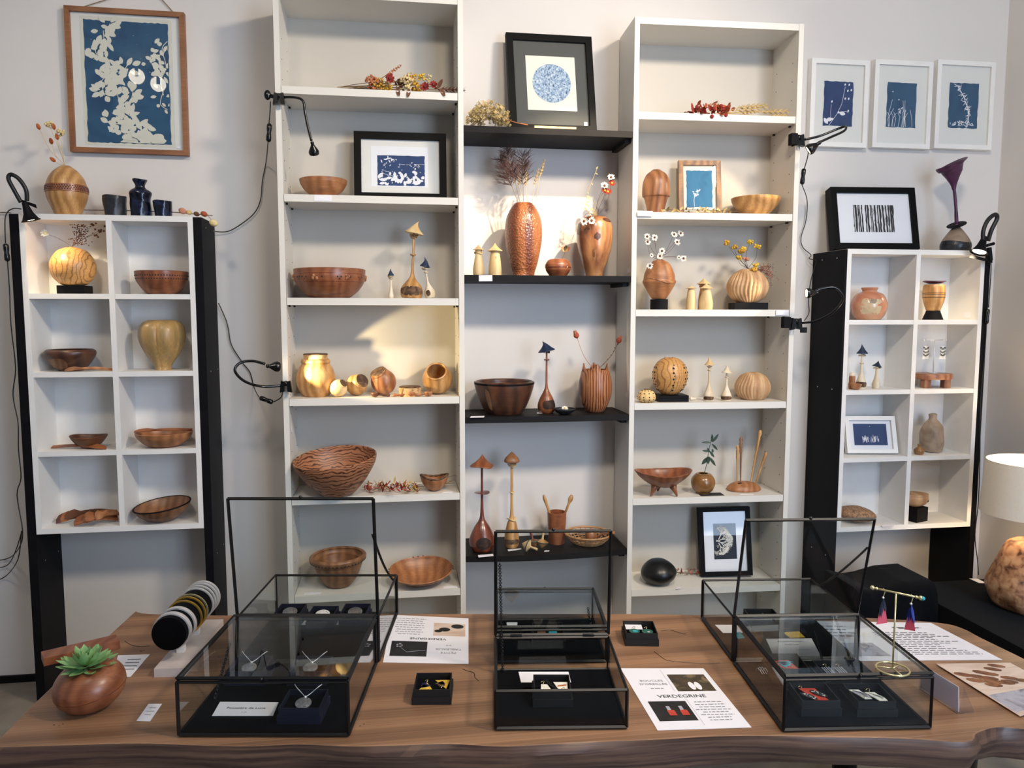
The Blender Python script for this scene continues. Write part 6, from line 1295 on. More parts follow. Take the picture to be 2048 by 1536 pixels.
# upper right lamp
Yl = 2.558; s = sc(W(1600, 278, Yl)); c = W(1597, 279, Yl)
t = thing('clamp_lamp', 'black clamp lamp near top right edge of right bookcase', 'lamp', c, 'black clamp lamps'); clampbody(t, c, s)
part('clamp_pad', MB().box(W(1586, 279, Yl), (13*s, 14*s, 22*s)), M['blackpaint'], t)
nk = crom([c+Vector((12*s, 0, 0)), W(1640, 272, Yl-.02), W(1675, 258, Yl-.03), W(1691, 253, Yl-.05), W(1688, 262, Yl-.07), W(1660, 275, Yl-.08), W(1640, 284, Yl-.08)], 5)
part('gooseneck', MB().tube(nk, 2.4*s, 10), M['blackgloss'], t, smooth=True)
lp3 = head(t, W(1625, 295, Yl-.08), Vector((-.75, .35, -.55)), s*1.05, M['led'], 9); lamp_light(lp3, Vector((-.85, .75, -.62)), 2.8, 70, .4)
cable(t, [W(1616, 290, Yl-.01), W(1616, 310, Yl+.02), W(1609, 336, Yl+.06)]); switch(t, W(1608, 337, Yl+.06), W(1604, 369, Yl+.06))
cable(t, [W(1604, 370, Yl+.06), W(1614, 400, WY-.03), W(1612, 440, WY-.011), W(1602, 475, WY-.011), W(1606, 495, WY-.011), W(1622, 510, WY-.02), W(1618, 517, RY+.2), W(1633, 520, RY+.18)])
# lower right lamp
Yl = 2.555; s = sc(W(1590, 645, Yl)); c = W(1592, 646, Yl)
t = thing('clamp_lamp', 'black clamp lamp lower on right bookcase with a lit face', 'lamp', c, 'black clamp lamps'); clampbody(t, c, s)
part('clamp_pad', MB().box(W(1572, 645, Yl), (14*s, 14*s, 22*s)), M['blackpaint'], t)
nk = crom([c+Vector((12*s, 0, 0)), W(1632, 642, Yl-.03), W(1665, 625, Yl-.07), W(1686, 598, Yl-.1), W(1672, 576, Yl-.1), W(1645, 577, Yl-.09), W(1630, 583, Yl-.085)], 5)
part('gooseneck', MB().tube(nk, 2.3*s, 10), M['blackgloss'], t, smooth=True)
lp4 = head(t, W(1621, 586, Yl-.085), Vector((-1, .12, -.05)), s*.95, M['led'], 9); lamp_light(lp4, Vector((-1, .42, -.0)), 2.4, 62, .5)
cable(t, [W(1634, 521, RY+.18), W(1622, 560, RY+.12), W(1617, 600, RY+.08), W(1618, 625, RY+.05), W(1609, 641, Yl)])
part('plug', MB().box(W(1607, 660, Yl), (10*s, 9*s, 11*s)), M['blackgloss'], t)
# bell lamps on the cubby units
def bell(parent, c, d, s, led):
    d = Vector(d).normalized(); Mx = Matrix.Translation(c) @ d.to_track_quat('Z', 'Y').to_matrix().to_4x4()
    o = part('bell_shade', MB().lathe([(0, -36*s), (5*s, -36*s), (6*s, -28*s), (9*s, -14*s), (15*s, -2*s), (18*s, 0), (17*s, .6*s), (13*s, -2*s), (8*s, -12*s), (0, -14*s)], Mx, 32), M['blackpaint'], parent, smooth=50)
    part('bulb', MB().lathe([(13.5*s, -2.4*s), (9*s, -1.2*s), (0, -.8*s)], Mx, 24), led, o, smooth=True); return c+d*.004
Yl = LY-.03; s = sc(W(60, 430, Yl)); t = thing('bell_lamp', 'black bell-shaded gooseneck lamp clipped to the left unit', 'lamp', W(60, 425, Yl), 'bell-shaded gooseneck lamps')
part('gooseneck', MB().tube(crom([W(42, 405, Yl), W(28, 380, Yl-.01), W(17, 358, Yl-.02), W(22, 349, Yl-.02), W(38, 358, Yl-.02), W(52, 380, Yl-.015), W(54, 402, Yl-.01)], 6), 4*s, 10), M['blackrubber'], t, smooth=True)
lp5 = bell(t, W(62, 441, Yl-.02), Vector((.24, .12, -1)), s, M['led']); lamp_light(lp5, Vector((.42, .52, -1)), 2.0, 84, .5)
part('clip', MB().hexa([W(u, v, Yl+dy) for dy in (.0, .014) for u, v in ((36, 401), (74, 417), (72, 409), (40, 398))]), M['blackpaint'], t)
cable(t, [W(42, 418, Yl), W(28, 417, Yl+.02), W(16, 423, Yl+.03), W(10, 440, Yl+.02), W(11, 486, Yl+.02)]); switch(t, W(11, 487, Yl+.02), W(15, 523, Yl+.02))
cable(t, [W(15, 523, Yl+.02), W(19, 580, Yl+.03), W(22, 650, Yl+.03), W(31, 735, Yl+.04), W(26, 790, Yl+.05), W(36, 845, Yl+.028), W(37, 900, Yl+.028), W(42, 955, Yl+.03), W(34, 990, Yl+.05), W(45, 1060, Yl+.03), W(40, 1092, Yl+.06), W(20, 1115, WY-.017), W(-10, 1122, WY-.017)])
cable(t, [W(44, 1062, Yl+.04), W(30, 1105, Yl+.08), W(15, 1130, WY-.017), W(-12, 1138, WY-.017)]); cable(t, [W(43, 1062, Yl+.05), W(36, 1118, Yl+.08), W(12, 1152, WY-.017), W(-12, 1162, WY-.017)])
cable(t, [W(22, 426, WY-.02), W(8, 425, WY-.011), W(-20, 426, WY-.011)], .0014, 'mains_cord')
Yl = RY-.03; s = sc(W(1965, 500, Yl)); t = thing('bell_lamp', 'black bell-shaded gooseneck lamp clipped to the right unit', 'lamp', W(1970, 500, Yl), 'bell-shaded gooseneck lamps')
part('gooseneck', MB().tube(crom([W(1966, 480, Yl-.02), W(1967, 460, Yl-.02), W(1976, 440, Yl-.02), W(1990, 429, Yl-.02), W(1994, 437, Yl-.015), W(1983, 460, Yl-.01), W(1976, 482, Yl)], 6), 4*s, 10), M['blackrubber'], t, smooth=True)
lp6 = bell(t, W(1958, 505, Yl-.02), Vector((-.42, -.10, -1)), s*.95, M['led']); lamp_light(lp6, Vector((-.45, .55, -1)), 2.4, 86, .5)
part('clip', MB().hexa([W(u, v, Yl+dy) for dy in (.0, .014) for u, v in ((1938, 515), (1985, 526), (1985, 521), (1940, 508))]), M['blackpaint'], t); part('clip_lever', MB().tube([W(1970, 492, Yl), W(1988, 487, Yl)], 3*s, 8), M['blackpaint'], t)
part('clip_spring', MB().tube([W(1978, 495, Yl), W(1981, 521, Yl)], 4.5*s, 8), M['blackpaint'], t)
cable(t, [W(1981, 495, Yl+.01), W(1982, 540, Yl+.025), W(1977, 615, Yl+.025)]); switch(t, W(1976, 618, Yl+.022), W(1973, 648, Yl+.022), .007)
cable(t, [W(1973, 648, Yl+.022), W(1970, 700, Yl+.025), W(1961, 800, Yl+.025), W(1960, 900, Yl+.02), W(1957, 1000, Yl+.02), W(1950, 1070, Yl+.02), W(1955, 1120, Yl), W(1957, 1150, Yl-.01)])

# ================================================================== black-draped table and table lamp in the right corner
LZ = W(1950, 1156, 2.575).z
def drape(name, label, x0, x1, y0, y1, ztop_fn, amp, nx=60, ny=14, skirt=10):
    rows = []; 
    prof = [(y1, 0.), (y1, .02)] if False else []
    mb = MB(); cols = nx+1
    line = [(y0+(y1-y0)*j/ny, None) for j in range(ny, -1, -1)]+[(y0, k/skirt) for k in range(1, skirt+1)]
    for (y, k) in line:
        for i in range(cols):
            x = x0+(x1-x0)*i/nx; zt = ztop_fn(x, y)
            edge = min(x-x0, x1-x)/.03; rd = 1 if edge >= 1 else math.sin(max(0, edge)*math.pi/2)
            if k is None: f = min(1, (y-y0)/.03); mb.v.append(Vector((x, y-(.0), zt-.012*(1-math.sin(f*math.pi/2))-.0*(1-rd))))
            else: mb.v.append(Vector((x, y0-.012*math.sin(min(1, k*6)*math.pi/2)-amp*k*(.5+.5*math.sin(x*42+math.sin(x*17)*2)), (zt-.012)*(1-k)+.003)))
    for j in range(len(line)-1):
        for i in range(nx): mb.f.append((j*cols+i, j*cols+i+1, (j+1)*cols+i+1, (j+1)*cols+i))
    nl = len(line)   # left side skirt
    for (xi, xx, sg) in ((0, x0, -1), (nx, x1, 1)):
        k0 = len(mb.v)
        for j in range(nl):
            p = mb.v[j*cols+xi]; mb.v.append(Vector((xx+sg*.006, p.y, .003)))
        for j in range(nl-1): mb.f.append((j*cols+xi, (j+1)*cols+xi, k0+j+1, k0+j))
    return mb
mb = drape('', '', 1.86, 2.375, 1.93, 2.56, lambda x, y: LZ, .03)
t = thing('draped_table', 'low side table covered with black cloth in right corner', 'table', (2.12, 2.25, 0)); part('tablecloth', mb, M['blackcloth'], t, smooth=60)
part('table_top', MB().box((2.118, 2.25, LZ-.03), (.49, .58, .02)), M['blackpaint'], t)
for (x, y) in ((1.9, 2.0), (2.33, 2.0), (1.9, 2.5), (2.33, 2.5)): part('leg', MB().box((x, y, (LZ-.04)/2), (.03, .03, LZ-.042)), M['blackpaint'], t)
zc = [(1676, 1152), (1705, 1159), (1730, 1155), (1770, 1143), (1820, 1139), (1880, 1136), (1905, 1140)]
zpts = [W(u, v, 2.50) for u, v in zc]
def zcl(x, y):
    for a, b in zip(zpts, zpts[1:]):
        if a.x <= x <= b.x: return a.z+(b.z-a.z)*(x-a.x)/(b.x-a.x)
    return zpts[0].z if x < zpts[0].x else zpts[-1].z
mb = drape('', '', zpts[0].x-.01, 1.85, 2.36, 2.57, zcl, .025, nx=40)
solo('black_cloth', mb, M['blackcloth'], 'black cloth heaped over a low stand under the right unit', 'cloth', smooth=60)
P = T(2066, 1192, LZ); P = Vector((2.135, 2.27, LZ+.001)); s = sc(P)
t = thing('table_lamp', 'table lamp with white drum shade and burl-wood base', 'lamp', P)
zb = W(2040, 1090, P.y).z-P.z
part('burl_base', MB().lathe([(q.x, q.y) for q in crom([Vector(p) for p in ((.085, 0, 0), (.112, .02, 0), (.128, .07, 0), (.115, .12, 0), (.075, zb, 0), (.02, zb+.012, 0), (0, zb+.013, 0))], 5)], Matrix.Translation(P), 48, lambda a, r, q: (r*(1+.03*math.sin(5*a+q*30)+.02*math.sin(9*a)), q)), M['w_burl'], t, smooth=True)
part('stem', MB().tube([P+Vector((0, 0, zb)), P+Vector((0, 0, zb+.09))], .006, 10), M['chrome'], t, smooth=True)
z0_, z1_ = W(1985, 1040, P.y-.05).z, W(1995, 932, P.y-.05).z
sh = part('shade', MB().lathe([(.163, z0_), (.150, z1_), (.1485, z1_), (.1615, z0_)], Matrix.Translation((P.x, P.y, 0)), 56, cap=False), M['shade'], t, smooth=40)
part('bulb', MB().blob(P+Vector((0, 0, zb+.12)), (.028, .028, .036), 16, 10), M['led'], t, smooth=True)
l = bpy.data.lights.new('table_lamp_bulb', 'POINT'); l.energy = 3; l.color = (1, .78, .5); l.shadow_soft_size = .03; lo = bpy.data.objects.new('table_lamp_bulb', l); COL.objects.link(lo); lo.location = P+Vector((0, 0, zb+.165))
card('white price card beside the burl lamp base', [(1958, 1166), (1974, 1167), (1956, 1158), (1938, 1157)], LZ+.001)
# round ceiling lamps whose reflection shows in the large picture glass
for k, (u, v) in enumerate(((273, 152), (316, 168))):
    r = ray(u, v).normalized(); hit = W(u, v, WY-.02); d = Vector((r.x, -r.y, r.z)); q = hit+d*((CZ-.10-hit.z)/d.z) if d.z > .02 else hit+d*2
    if q.y > FY+.1:
        t = thing('ceiling_lamp', ('first', 'second')[k]+' round ceiling downlight behind the viewer', 'lamp', q+Vector((0, 0, .1)), 'ceiling downlights')
        Mq = Matrix.Translation(q) @ (hit-q).to_track_quat('Z', 'Y').to_matrix().to_4x4()
        part('housing', MB().lathe([(.0, -.06), (.03, -.06), (.06, -.02), (.06, .0), (.052, .0), (.052, -.01), (0, -.01)], Mq, 32), M['whitepaint'], t, smooth=40); part('lit_disc', MB().lathe([(.05, -.008), (0, -.006)], Mq, 32, cap=False), emit('downlight_glow', (1, .95, .86), 12), t)
        part('bracket', MB().tube([q, Vector((q.x, q.y, CZ-.001))], .012, 8), M['whitepaint'], t)
# ================================================================== things on the table
UPV = Vector((0, 0, 1))
def axes(A, B): x = (B-A); x.z = 0; w = x.length; x.normalize(); return x, UPV.cross(x), w
def barp(a, b, t=.0055): return MB().tube([a, b], t*.72, 4)
def chain(parent, a, b, sag=.0, n=None, name='chain'):
    a, b = Vector(a), Vector(b); L = (b-a).length+sag; n = n or int(L/.0042); mb = MB(); pts = [a+(b-a)*i/n-UPV*sag*math.sin(math.pi*i/n) for i in range(n+1)]
    for i in range(n):
        c = (pts[i]+pts[i+1])/2; d = (pts[i+1]-pts[i]).normalized(); x, y = frame_of(d); nn = x if i % 2 else y
        mb.ring(c, nn, .0030, .0010, 8, 4)
    o = part(name, mb, M['blackmetal'], parent); o['kind'] = 'stuff'; return o
def pane(q, n, t=.0012): n = Vector(n).normalized()*t; return MB().hexa(list(q)+[p+n for p in q])
def case(label, FL, FR, L, h, lid=0., hinge='back', knob=True, chain_side=None):
    FL = Vector((FL.x, FL.y, TZ+.0016)); FR = Vector((FR.x, FR.y, TZ+.0016)); x, y, w = axes(FL, FR); t = thing('glass_display_case', label, 'display case', FL+x*w/2+y*L/2, 'glass display cases'); z = UPV
    C = lambda a, b, c: FL+x*(w*a)+y*(L*b)+z*(h*c); e = .004
    c0 = [C(0, 0, 0)+x*e+y*e, C(1, 0, 0)-x*e+y*e, C(1, 1, 0)-x*e-y*e, C(0, 1, 0)+x*e-y*e]
    part('velvet_base', MB().hexa([p+z*.0015 for p in c0]+[p+z*.006 for p in c0]), M['velvet'], t)
    k = [Vector((0, 0)), Vector((1, 0)), Vector((1, 1)), Vector((0, 1))]
    for i in range(4):
        a, b = k[i], k[(i+1) % 4]
        part('bottom_bar', barp(C(a.x, a.y, 0)+z*.004, C(b.x, b.y, 0)+z*.004), M['blackmetal'], t); part('top_bar', barp(C(a.x, a.y, 1)-z*.003, C(b.x, b.y, 1)-z*.003, .0048), M['blackmetal'], t)
        part('corner_post', barp(C(a.x, a.y, 0)+z*.004, C(a.x, a.y, 1)-z*.003), M['blackmetal'], t)
        ins = (y, -x, -y, x)[i]*.001
        part('glass_side', pane([C(a.x, a.y, 0)+z*.007+ins, C(b.x, b.y, 0)+z*.007+ins, C(b.x, b.y, 1)-z*.006+ins, C(a.x, a.y, 1)-z*.006+ins], (y, -x, -y, x)[i]), M['caseglass'], t)
    # lid
    hy = 1. if hinge == 'back' else 0.; sgn = -1. if hinge == 'back' else 1.
    piv = C(0, hy, 1)+z*.003; R = Matrix.Rotation(math.radians(lid*sgn), 3, x)
    D = lambda a, b: piv+x*(w*a)+R @ (y*(sgn*L*b)+z*.0025)
    lo = part('lid', MB().tube([D(0, 0), D(1, 0)], .004, 4).tube([D(1, 0), D(1, 1)], .004, 4).tube([D(1, 1), D(0, 1)], .004, 4).tube([D(0, 1), D(0, 0)], .004, 4), M['blackmetal'], t)
    nrm = R @ z
    part('lid_glass', pane([D(.008, .008), D(.992, .008), D(.992, .992), D(.008, .992)], nrm, .0012), M['caseglass'], lo)
    if knob: kp = D(.5, 1)+R @ (y*(sgn*.004)); part('lid_knob', MB().blob(kp, .0042, 8, 6), M['blackgloss'], lo, smooth=True)
    for a in (.18, .82): part('hinge', MB().tube([piv+x*(w*(a-.05)), piv+x*(w*(a+.05))], .0032, 8), M['blackmetal'], t)
    o = V(); o.t = t; o.C = C; o.D = D; o.x = x; o.y = y; o.w = w; o.L = L; o.h = h; o.lid = lo; return o
FLc, FRc = T(358, 1474.5, TZ), T(697, 1474.5, TZ)
cLF = case('closed glass case of silver pendants, front left', FLc, FRc, .324, .119, 0)
cLR = case('open glass case with lid standing upright, rear left', cLF.C(0, 1, 0)+cLF.y*.014+cLF.x*.004, cLF.C(1, 1, 0)+cLF.y*.014+cLF.x*.004, .305, .119, 97, 'front')
FLc, FRc = T(992, 1462, TZ), T(1253, 1459, TZ)
cCF = case('small open glass case with lid raised, front centre', FLc, FRc, .262, .088, 86, 'back')
cCR = case('small closed glass case behind the one with raised lid', cCF.C(0, 1, 0)+cCF.y*.045+cCF.x*.002, cCF.C(1, 1, 0)+cCF.y*.045+cCF.x*.002, .262, .088, 0, 'front')
FLc, FRc = T(1567, 1465, TZ), T(1860, 1459, TZ)
cRF = case('closed glass case of painted earrings, front right', FLc, FRc, .312, .1155, 0)
cRR = case('open glass case with lid leaning forward, rear right', cRF.C(0, 1, 0)+cRF.y*.014, cRF.C(1, 1, 0)+cRF.y*.014, .268, .1155, 104, 'front')
chain(cLR.t, cLR.D(.985, .70), cLR.C(.99, .85, 1), .015); chain(cCF.t, cCF.D(.035, .70), cCF.C(.06, .95, .08), .0); chain(cRR.t, cRR.D(.985, .71), cRR.C(.995, .76, 1), .006)
chain(cLF.t, cLF.C(.10, .62, .92), cLF.C(.06, .42, .08), .0); chain(cCR.t, cCR.C(.9, .6, .9), cCR.C(.93, .5, .1), .0); chain(cRF.t, cRF.C(.62, .95, .75), cRF.C(.66, .86, .1), 0)
BZ = TZ+.0081
# ---- open jewellery boxes
YB = math.radians(-8.4)
def jbox(label, u, v, zb, w=.088, d=.088, h=.034, yaw=-8.4, mat='blackbox', fill=.45, group='small open jewellery boxes', P=None):
    P = P or T(u, v, zb+h); P = Vector((P.x, P.y, zb)); R = rotm('Z', yaw).to_3x3(); t = thing('jewellery_box', label, 'jewellery box', P, group)
    x, y = R @ Vector((1, 0, 0)), R @ Vector((0, 1, 0)); th = .0022
    def wall(nm, cx_, cy_, sx, sy, z0, z1): part(nm, MB().box(P+x*cx_+y*cy_+UPV*(z0+z1)/2, (sx, sy, z1-z0), R), M[mat], t)
    wall('lower_box', 0, 0, w, d, 0.0003, h*.52)
    ww, dd = w-.006, d-.006
    wall('side_wall', 0, -dd/2+th/2, ww, th, h*.52, h); wall('side_wall', 0, dd/2-th/2, ww, th, h*.52, h); wall('side_wall', -ww/2+th/2, 0, th, dd-2*th, h*.52, h); wall('side_wall', ww/2-th/2, 0, th, dd-2*th, h*.52, h)
    part('velvet_pad', MB().box(P+UPV*(h*.52+h*.06), (ww-2*th, dd-2*th, h*.1), R), M['velvet'], t)
    return P+UPV*(h*.52+h*.115), x, y
def poly_on(o, x, y, z, pts, k=1.): return [o+x*(a*k)+y*(b*k)+UPV*z for a, b in pts]
def earring(label, o, x, y, shape, mats, group, k=.001, th=.0012, hook=(0, 0), marks=None):
    """flat earring: list of (polygon, material); marks: extra painted shapes"""
    t = thing('earring', label, 'earring', o, group); z = .0006
    for i, (pl, m_) in enumerate(zip(shape, mats)): part('plate' if i == 0 else 'painted_patch', MB().prism(poly_on(o, x, y, z+i*.0006, pl, k), (0, 0, th)), M[m_], t)
    hx, hy = hook; hp = [o+(x*hx+y*hy)*k+UPV*.003, o+(x*(hx+3)+y*(hy+5))*k+UPV*.006, o+(x*(hx+1)+y*(hy+10))*k+UPV*.005, o+(x*(hx-4)+y*(hy+8))*k+UPV*.003]
    part('ear_hook', MB().tube(crom(hp, 3), .0007, 5), M['palegold'], t, smooth=True)
    if marks:
        mb = MB()
        for pl in marks: mb.poly(poly_on(o, x, y, z+th+.0008+len(shape)*.0006, pl, k))
        part('painted_marks', mb, M[mats[-1] if isinstance(marks, dict) else 'printblack'], t)
    return t
def feather(n, a0, L, wd, x0=0, y0=0): return [leafp(x0, y0, L*rnd.uniform(.7, 1), wd, a0+q) for q in [(-.6+1.2*i/(n-1)) for i in range(n)]]
# loose box with yellow earrings
o, x, y = jbox('black box with two yellow triangle earrings, between cases', 866, 1362, TZ, yaw=-7)
earring('yellow and blue triangle earring, left in the loose box', o-x*.016-y*.004, x, y, [[(-17, -20), (18, -20), (2, 18)]], ['yellow'], 'yellow triangle earrings', hook=(0, 16), marks=None)
mb = MB()
for pl in feather(8, 1.0, 26, 4, -8, -10): mb.poly(poly_on(o-x*.016, x, y, .0028, pl, .001))
solo('feather', mb, plain('blue_feather', '1c2250', .6), 'dark blue feather on the left yellow earring', 'feather')
earring('yellow and brown triangle earring, right in the loose box', o+x*.017+y*.006, x, y, [[(-14, 20), (20, 20), (14, -22)]], ['yellow'], 'yellow triangle earrings', hook=(2, -22))
mb = MB()
for pl in feather(8, 4.4, 26, 5, 4, 12): mb.poly(poly_on(o+x*.017+y*.006, x, y, .0028, pl, .001))
solo('feather', mb, M['brownstem'], 'brown feather on the right yellow earring', 'feather')
# loose box with green earrings
o, x, y = jbox('black box with green and blue earrings near table back', 1280, 1254, TZ, yaw=-10)
solo('price_card', MB().box(o-x*.014+y*.022+UPV*.003, (.045, .03, .0008), rotm('Z', -10).to_3x3()), M['paper'], 'white card inside the box of green earrings', 'card')
M['teal'] = plain('teal_enamel', '2b9fb0', .25); M['petrol'] = plain('green_enamel', '1c5a4c', .3); M['redlac'] = plain('red_lacquer', 'c5402f', .4); M['bluelac'] = plain('blue_feather_dye', '1f2f86', .5); M['pinklac'] = plain('coral_pink_lacquer', 'd8566a', .4); M['darknavy'] = plain('dark_navy', '161a30', .6)
earring('round blue-green earring, left in the box', o-x*.016-y*.01+UPV*.004, x, y, [discp(0, 0, 14, 20), discp(2, -2, 7, 14)], ['petrol', 'teal'], 'green earrings in the box', hook=(0, 10)); earring('round dark green earring, right in the box', o+x*.018-y*.012+UPV*.004, x, y, [discp(0, 0, 15, 20), discp(3, -3, 4, 12)], ['petrol', 'silver'], 'green earrings in the box', hook=(-2, 12))
# pendants in the left cases
def pendant(label, o, x, y, r=.017, cord=True, white=False):
    t = thing('pendant', label, 'pendant', o, 'silver pendants in the left cases'); c = o-y*.006+UPV*(.003+r*.12)
    part('disc', MB().lathe([(0, -.002), (r, -.001), (r, .001), (r*.7, .003), (0, .0042)], Matrix.Translation(c) @ rotm('X', 14), 28), M['pearl' if white else 'silver2'], t, smooth=30)
    mb = MB()
    for i in range(14): a = rnd.uniform(0, 6.3); q = r*rnd.uniform(.15, .8); mb.blob(c+x*q*math.cos(a)+y*q*math.sin(a)+UPV*(.0035-.002*q/r+.25*q*math.sin(a)), (rnd.uniform(.001, .003), rnd.uniform(.001, .0022), .0007), 6, 4)
    part('etched_marks', mb, M['ink'], t)['kind'] = 'stuff'
    if cord:
        b = c+y*r*.95+UPV*.005; part('bail', MB().blob(b, .0034, 8, 6), M['silver'], t, smooth=True)
        for sg in (-1, 1): part('necklace_wire', MB().tube(crom([b, b+x*sg*.010+y*.010+UPV*.004, b+x*sg*.022+y*.016+UPV*.013, b+x*sg*.03+y*.026+UPV*.016], 4), .0009, 6), M['silver'], t, smooth=True)
    return t
M['pearl'] = plain('white_enamel', 'dcdad6', .3, var=.15, scale=200)
for k, (u, v, hh) in enumerate(((608, 1397, 1), (500, 1327, 1), (622, 1327, 1))):
    o, x, y = jbox(('front right', 'back left', 'back right')[k]+' navy box with pendant in the closed left case', u, v, BZ, mat='navybox', w=.092, d=.088); pendant('silver pendant on wire in '+('front right', 'back left', 'back right')[k]+' box of closed left case', o, x, y)
for k, (u, v) in enumerate(((581, 1217), (646, 1222), (711, 1217))):
    o, x, y = jbox(('left', 'middle', 'right')[k]+' box with round pendant in the open left case', u, v, BZ, mat='navybox', w=.078, d=.080); pendant(('left round silver', 'middle white enamel', 'right striped silver')[k]+' pendant in the open left case', o, x, y, .020, False, k == 1)
card('white card lying between pendant boxes, open left case', [(598, 1250), (690, 1250), (690, 1240), (602, 1240)], BZ)
def paper_sheet(label, q, name='info_sheet', cat='sheet'):
    t = thing(name, label, cat, sum(q, Vector())/4); p = part('paper', MB().hexa([a for a in q]+[a+UPV*.0006 for a in q]), M['paper'], t); a, b, c, d = [z_+UPV*.0009 for z_ in q]
    Q = lambda X, Y: (a*(1-X)+b*X)*(1-Y)+(d*(1-X)+c*X)*Y
    return t, p, Q
def lines(p, Q, x0, x1, y0, y1, n, e=.006, align='c', ink='greyink', name='text_lines'):
    mb = MB()
    for i in range(n):
        y_ = y0+(y1-y0)*(i+.5)/n; L = (x1-x0)*rnd.uniform(.6, 1); cxx = (x0+x1)/2; a0, a1 = (cxx-L/2, cxx+L/2) if align == 'c' else (x0, x0+L); q = a0
        while q < a1:   # words
            w_ = rnd.uniform(.02, .06); mb.poly([Q(q, y_-e), Q(min(q+w_, a1), y_-e), Q(min(q+w_, a1), y_+e), Q(q, y_+e)]); q += w_+.012
    o = part(name, mb, M[ink], p); o['kind'] = 'stuff'; return o
def block(p, Q, x0, x1, y0, y1, mat, name='printed_photo', lift=0.): return part(name, MB().poly([Q(*c)+UPV*lift for c in ((x0, y0), (x1, y0), (x1, y1), (x0, y1))]), mat, p)
def words(p, Q, body, size, X, Y, dX=1, mat='ink'):
    o = Q(X, Y); x = (Q(X+.1*dX, Y)-o).normalized(); y = (Q(X, Y+.1*dX)-o).normalized(); return put_text(p, body, size, o, x, y, M[mat])
M['photo_dark'] = blotch('photo_dark', ['101012', '1d1d1f', '26262a'], 30, .4); M['photo_wood'] = blotch('photo_wood_still', ['5b4632', '3d3527', 'a08a63'], 25, .4); M['photo_pink'] = blotch('photo_pale_wood', ['c9a893', 'e2cdbd', 'b98f78'], 14, .35, stretch=(.3, 1, 1)); M['photo_brown'] = blotch('photo_carvings', ['3c2216', '7d4a2c', 'a5714a'], 30, .3); M['photo_sky'] = blotch('photo_blue_grey', ['8e8f9e', 'b5b3bd', '6f6670'], 25, .4)
# card of the left case
t, p, Q = paper_sheet('white title card lying in the closed left case', [T(424, 1432, BZ), T(546, 1432, BZ), T(557, 1405, BZ), T(440, 1404, BZ)], 'title_card', 'card')
words(p, Q, 'Poussière de Lune', .0115, .5, .48); lines(p, Q, .44, .56, .2, .3, 1, .015)
# centre cases
t, p, Q = paper_sheet('white card under the box in open centre case', [T(1042, 1365, BZ), T(1142, 1365, BZ), T(1137, 1344, BZ), T(1037, 1344, BZ)], 'title_card', 'card')
o, x, y = jbox('black box with abstract painted earrings in open centre case', 1104, 1366, BZ+.001)
earring('cream and orange rectangular earring, left in centre case', o-x*.014-y*.008+UPV*.002, x, y, [[(-12, -20), (16, -20), (4, 20), (-10, 20)], [(-8, -16), (6, -16), (4, -8), (-9, -8)]], ['petalwhite', 'orangefl'], 'abstract earrings in the centre case', hook=(-6, 18)); earring('cream and orange rectangular earring, right in centre case', o+x*.018+y*.002+UPV*.002, x, y, [[(-14, 20), (18, 20), (16, -24), (-2, -22)], [(-6, -2), (14, 2), (14, 8), (-4, 4)], [(0, -20), (14, -22), (14, -12)]], ['petalwhite', 'orangefl', 'w_pale'], 'abstract earrings in the centre case', hook=(6, -22))
P_ = o; solo('ribbon_bar', MB().tube([o-x*.012+y*.022+UPV*.007, o+x*.014-y*.026+UPV*.007], .0042, 4), M['blackbox'], 'black bar across the abstract earrings', 'bar')
card('small white card standing out in closed centre case', [(1015, 1256), (1034, 1256), (1035, 1245), (1013, 1245)], BZ)
o, x, y = jbox('box of teal and brown earrings in closed centre case', 1085, 1246, BZ, h=.03, P=cCR.C(.5, .46, 0))
earring('teal earring in closed centre case', o+x*.012+UPV*.003, x, y, [[(-12, -16), (12, -16), (8, 16), (-8, 16)]], ['teal'], 'earrings in the closed centre case', hook=(0, 14)); earring('brown feather earring in closed centre case', o-x*.018+UPV*.003, x, y, [[(-12, -16), (12, -16), (8, 16), (-8, 16)]], ['brownseed'], 'earrings in the closed centre case', hook=(0, 14))
# right cases
def dotted(n, x0, x1, y0, y1, r): return [discp(rnd.uniform(x0, x1), rnd.uniform(y0, y1), r, 6) for _ in range(n)]
o, x, y = jbox('box of red earrings with dotted feathers, front right case', 1628, 1383, BZ)
earring('red card earring at the back of dotted pair', o+x*.002+y*.006+UPV*.002, x, y, [[(-24, 26), (12, 26), (22, -26), (-6, -26)]], ['redlac'], 'red dotted earrings', hook=(-20, 20))
for k, (dx, dy) in enumerate(((-.014, -.008), (.012, .004))):
    q = o+x*dx+y*dy+UPV*.006; t = thing('feather', ('left', 'right')[k]+' black feather with white dots on the red earrings', 'feather', q, 'dotted feathers'); part('vane', MB().prism(poly_on(q, x, y, 0, leafp(-14, 14, 40, 17, -.8), .001), (0, 0, .0008)), M['printblack'], t)
    mb = MB()
    for i in range(18): f = rnd.uniform(.15, .9); s_ = rnd.uniform(-5, 5); mb.poly(poly_on(q, x, y, .0014, discp(-14+40*f*math.cos(.8)+s_*.7, 14-40*f*math.sin(.8)+s_*.7, 1.5, 7), .001))
    part('white_dots', mb, M['petalwhite'], t)['kind'] = 'stuff'
o, x, y = jbox('box of white leaf-painted earrings, front right case', 1737, 1384, BZ)
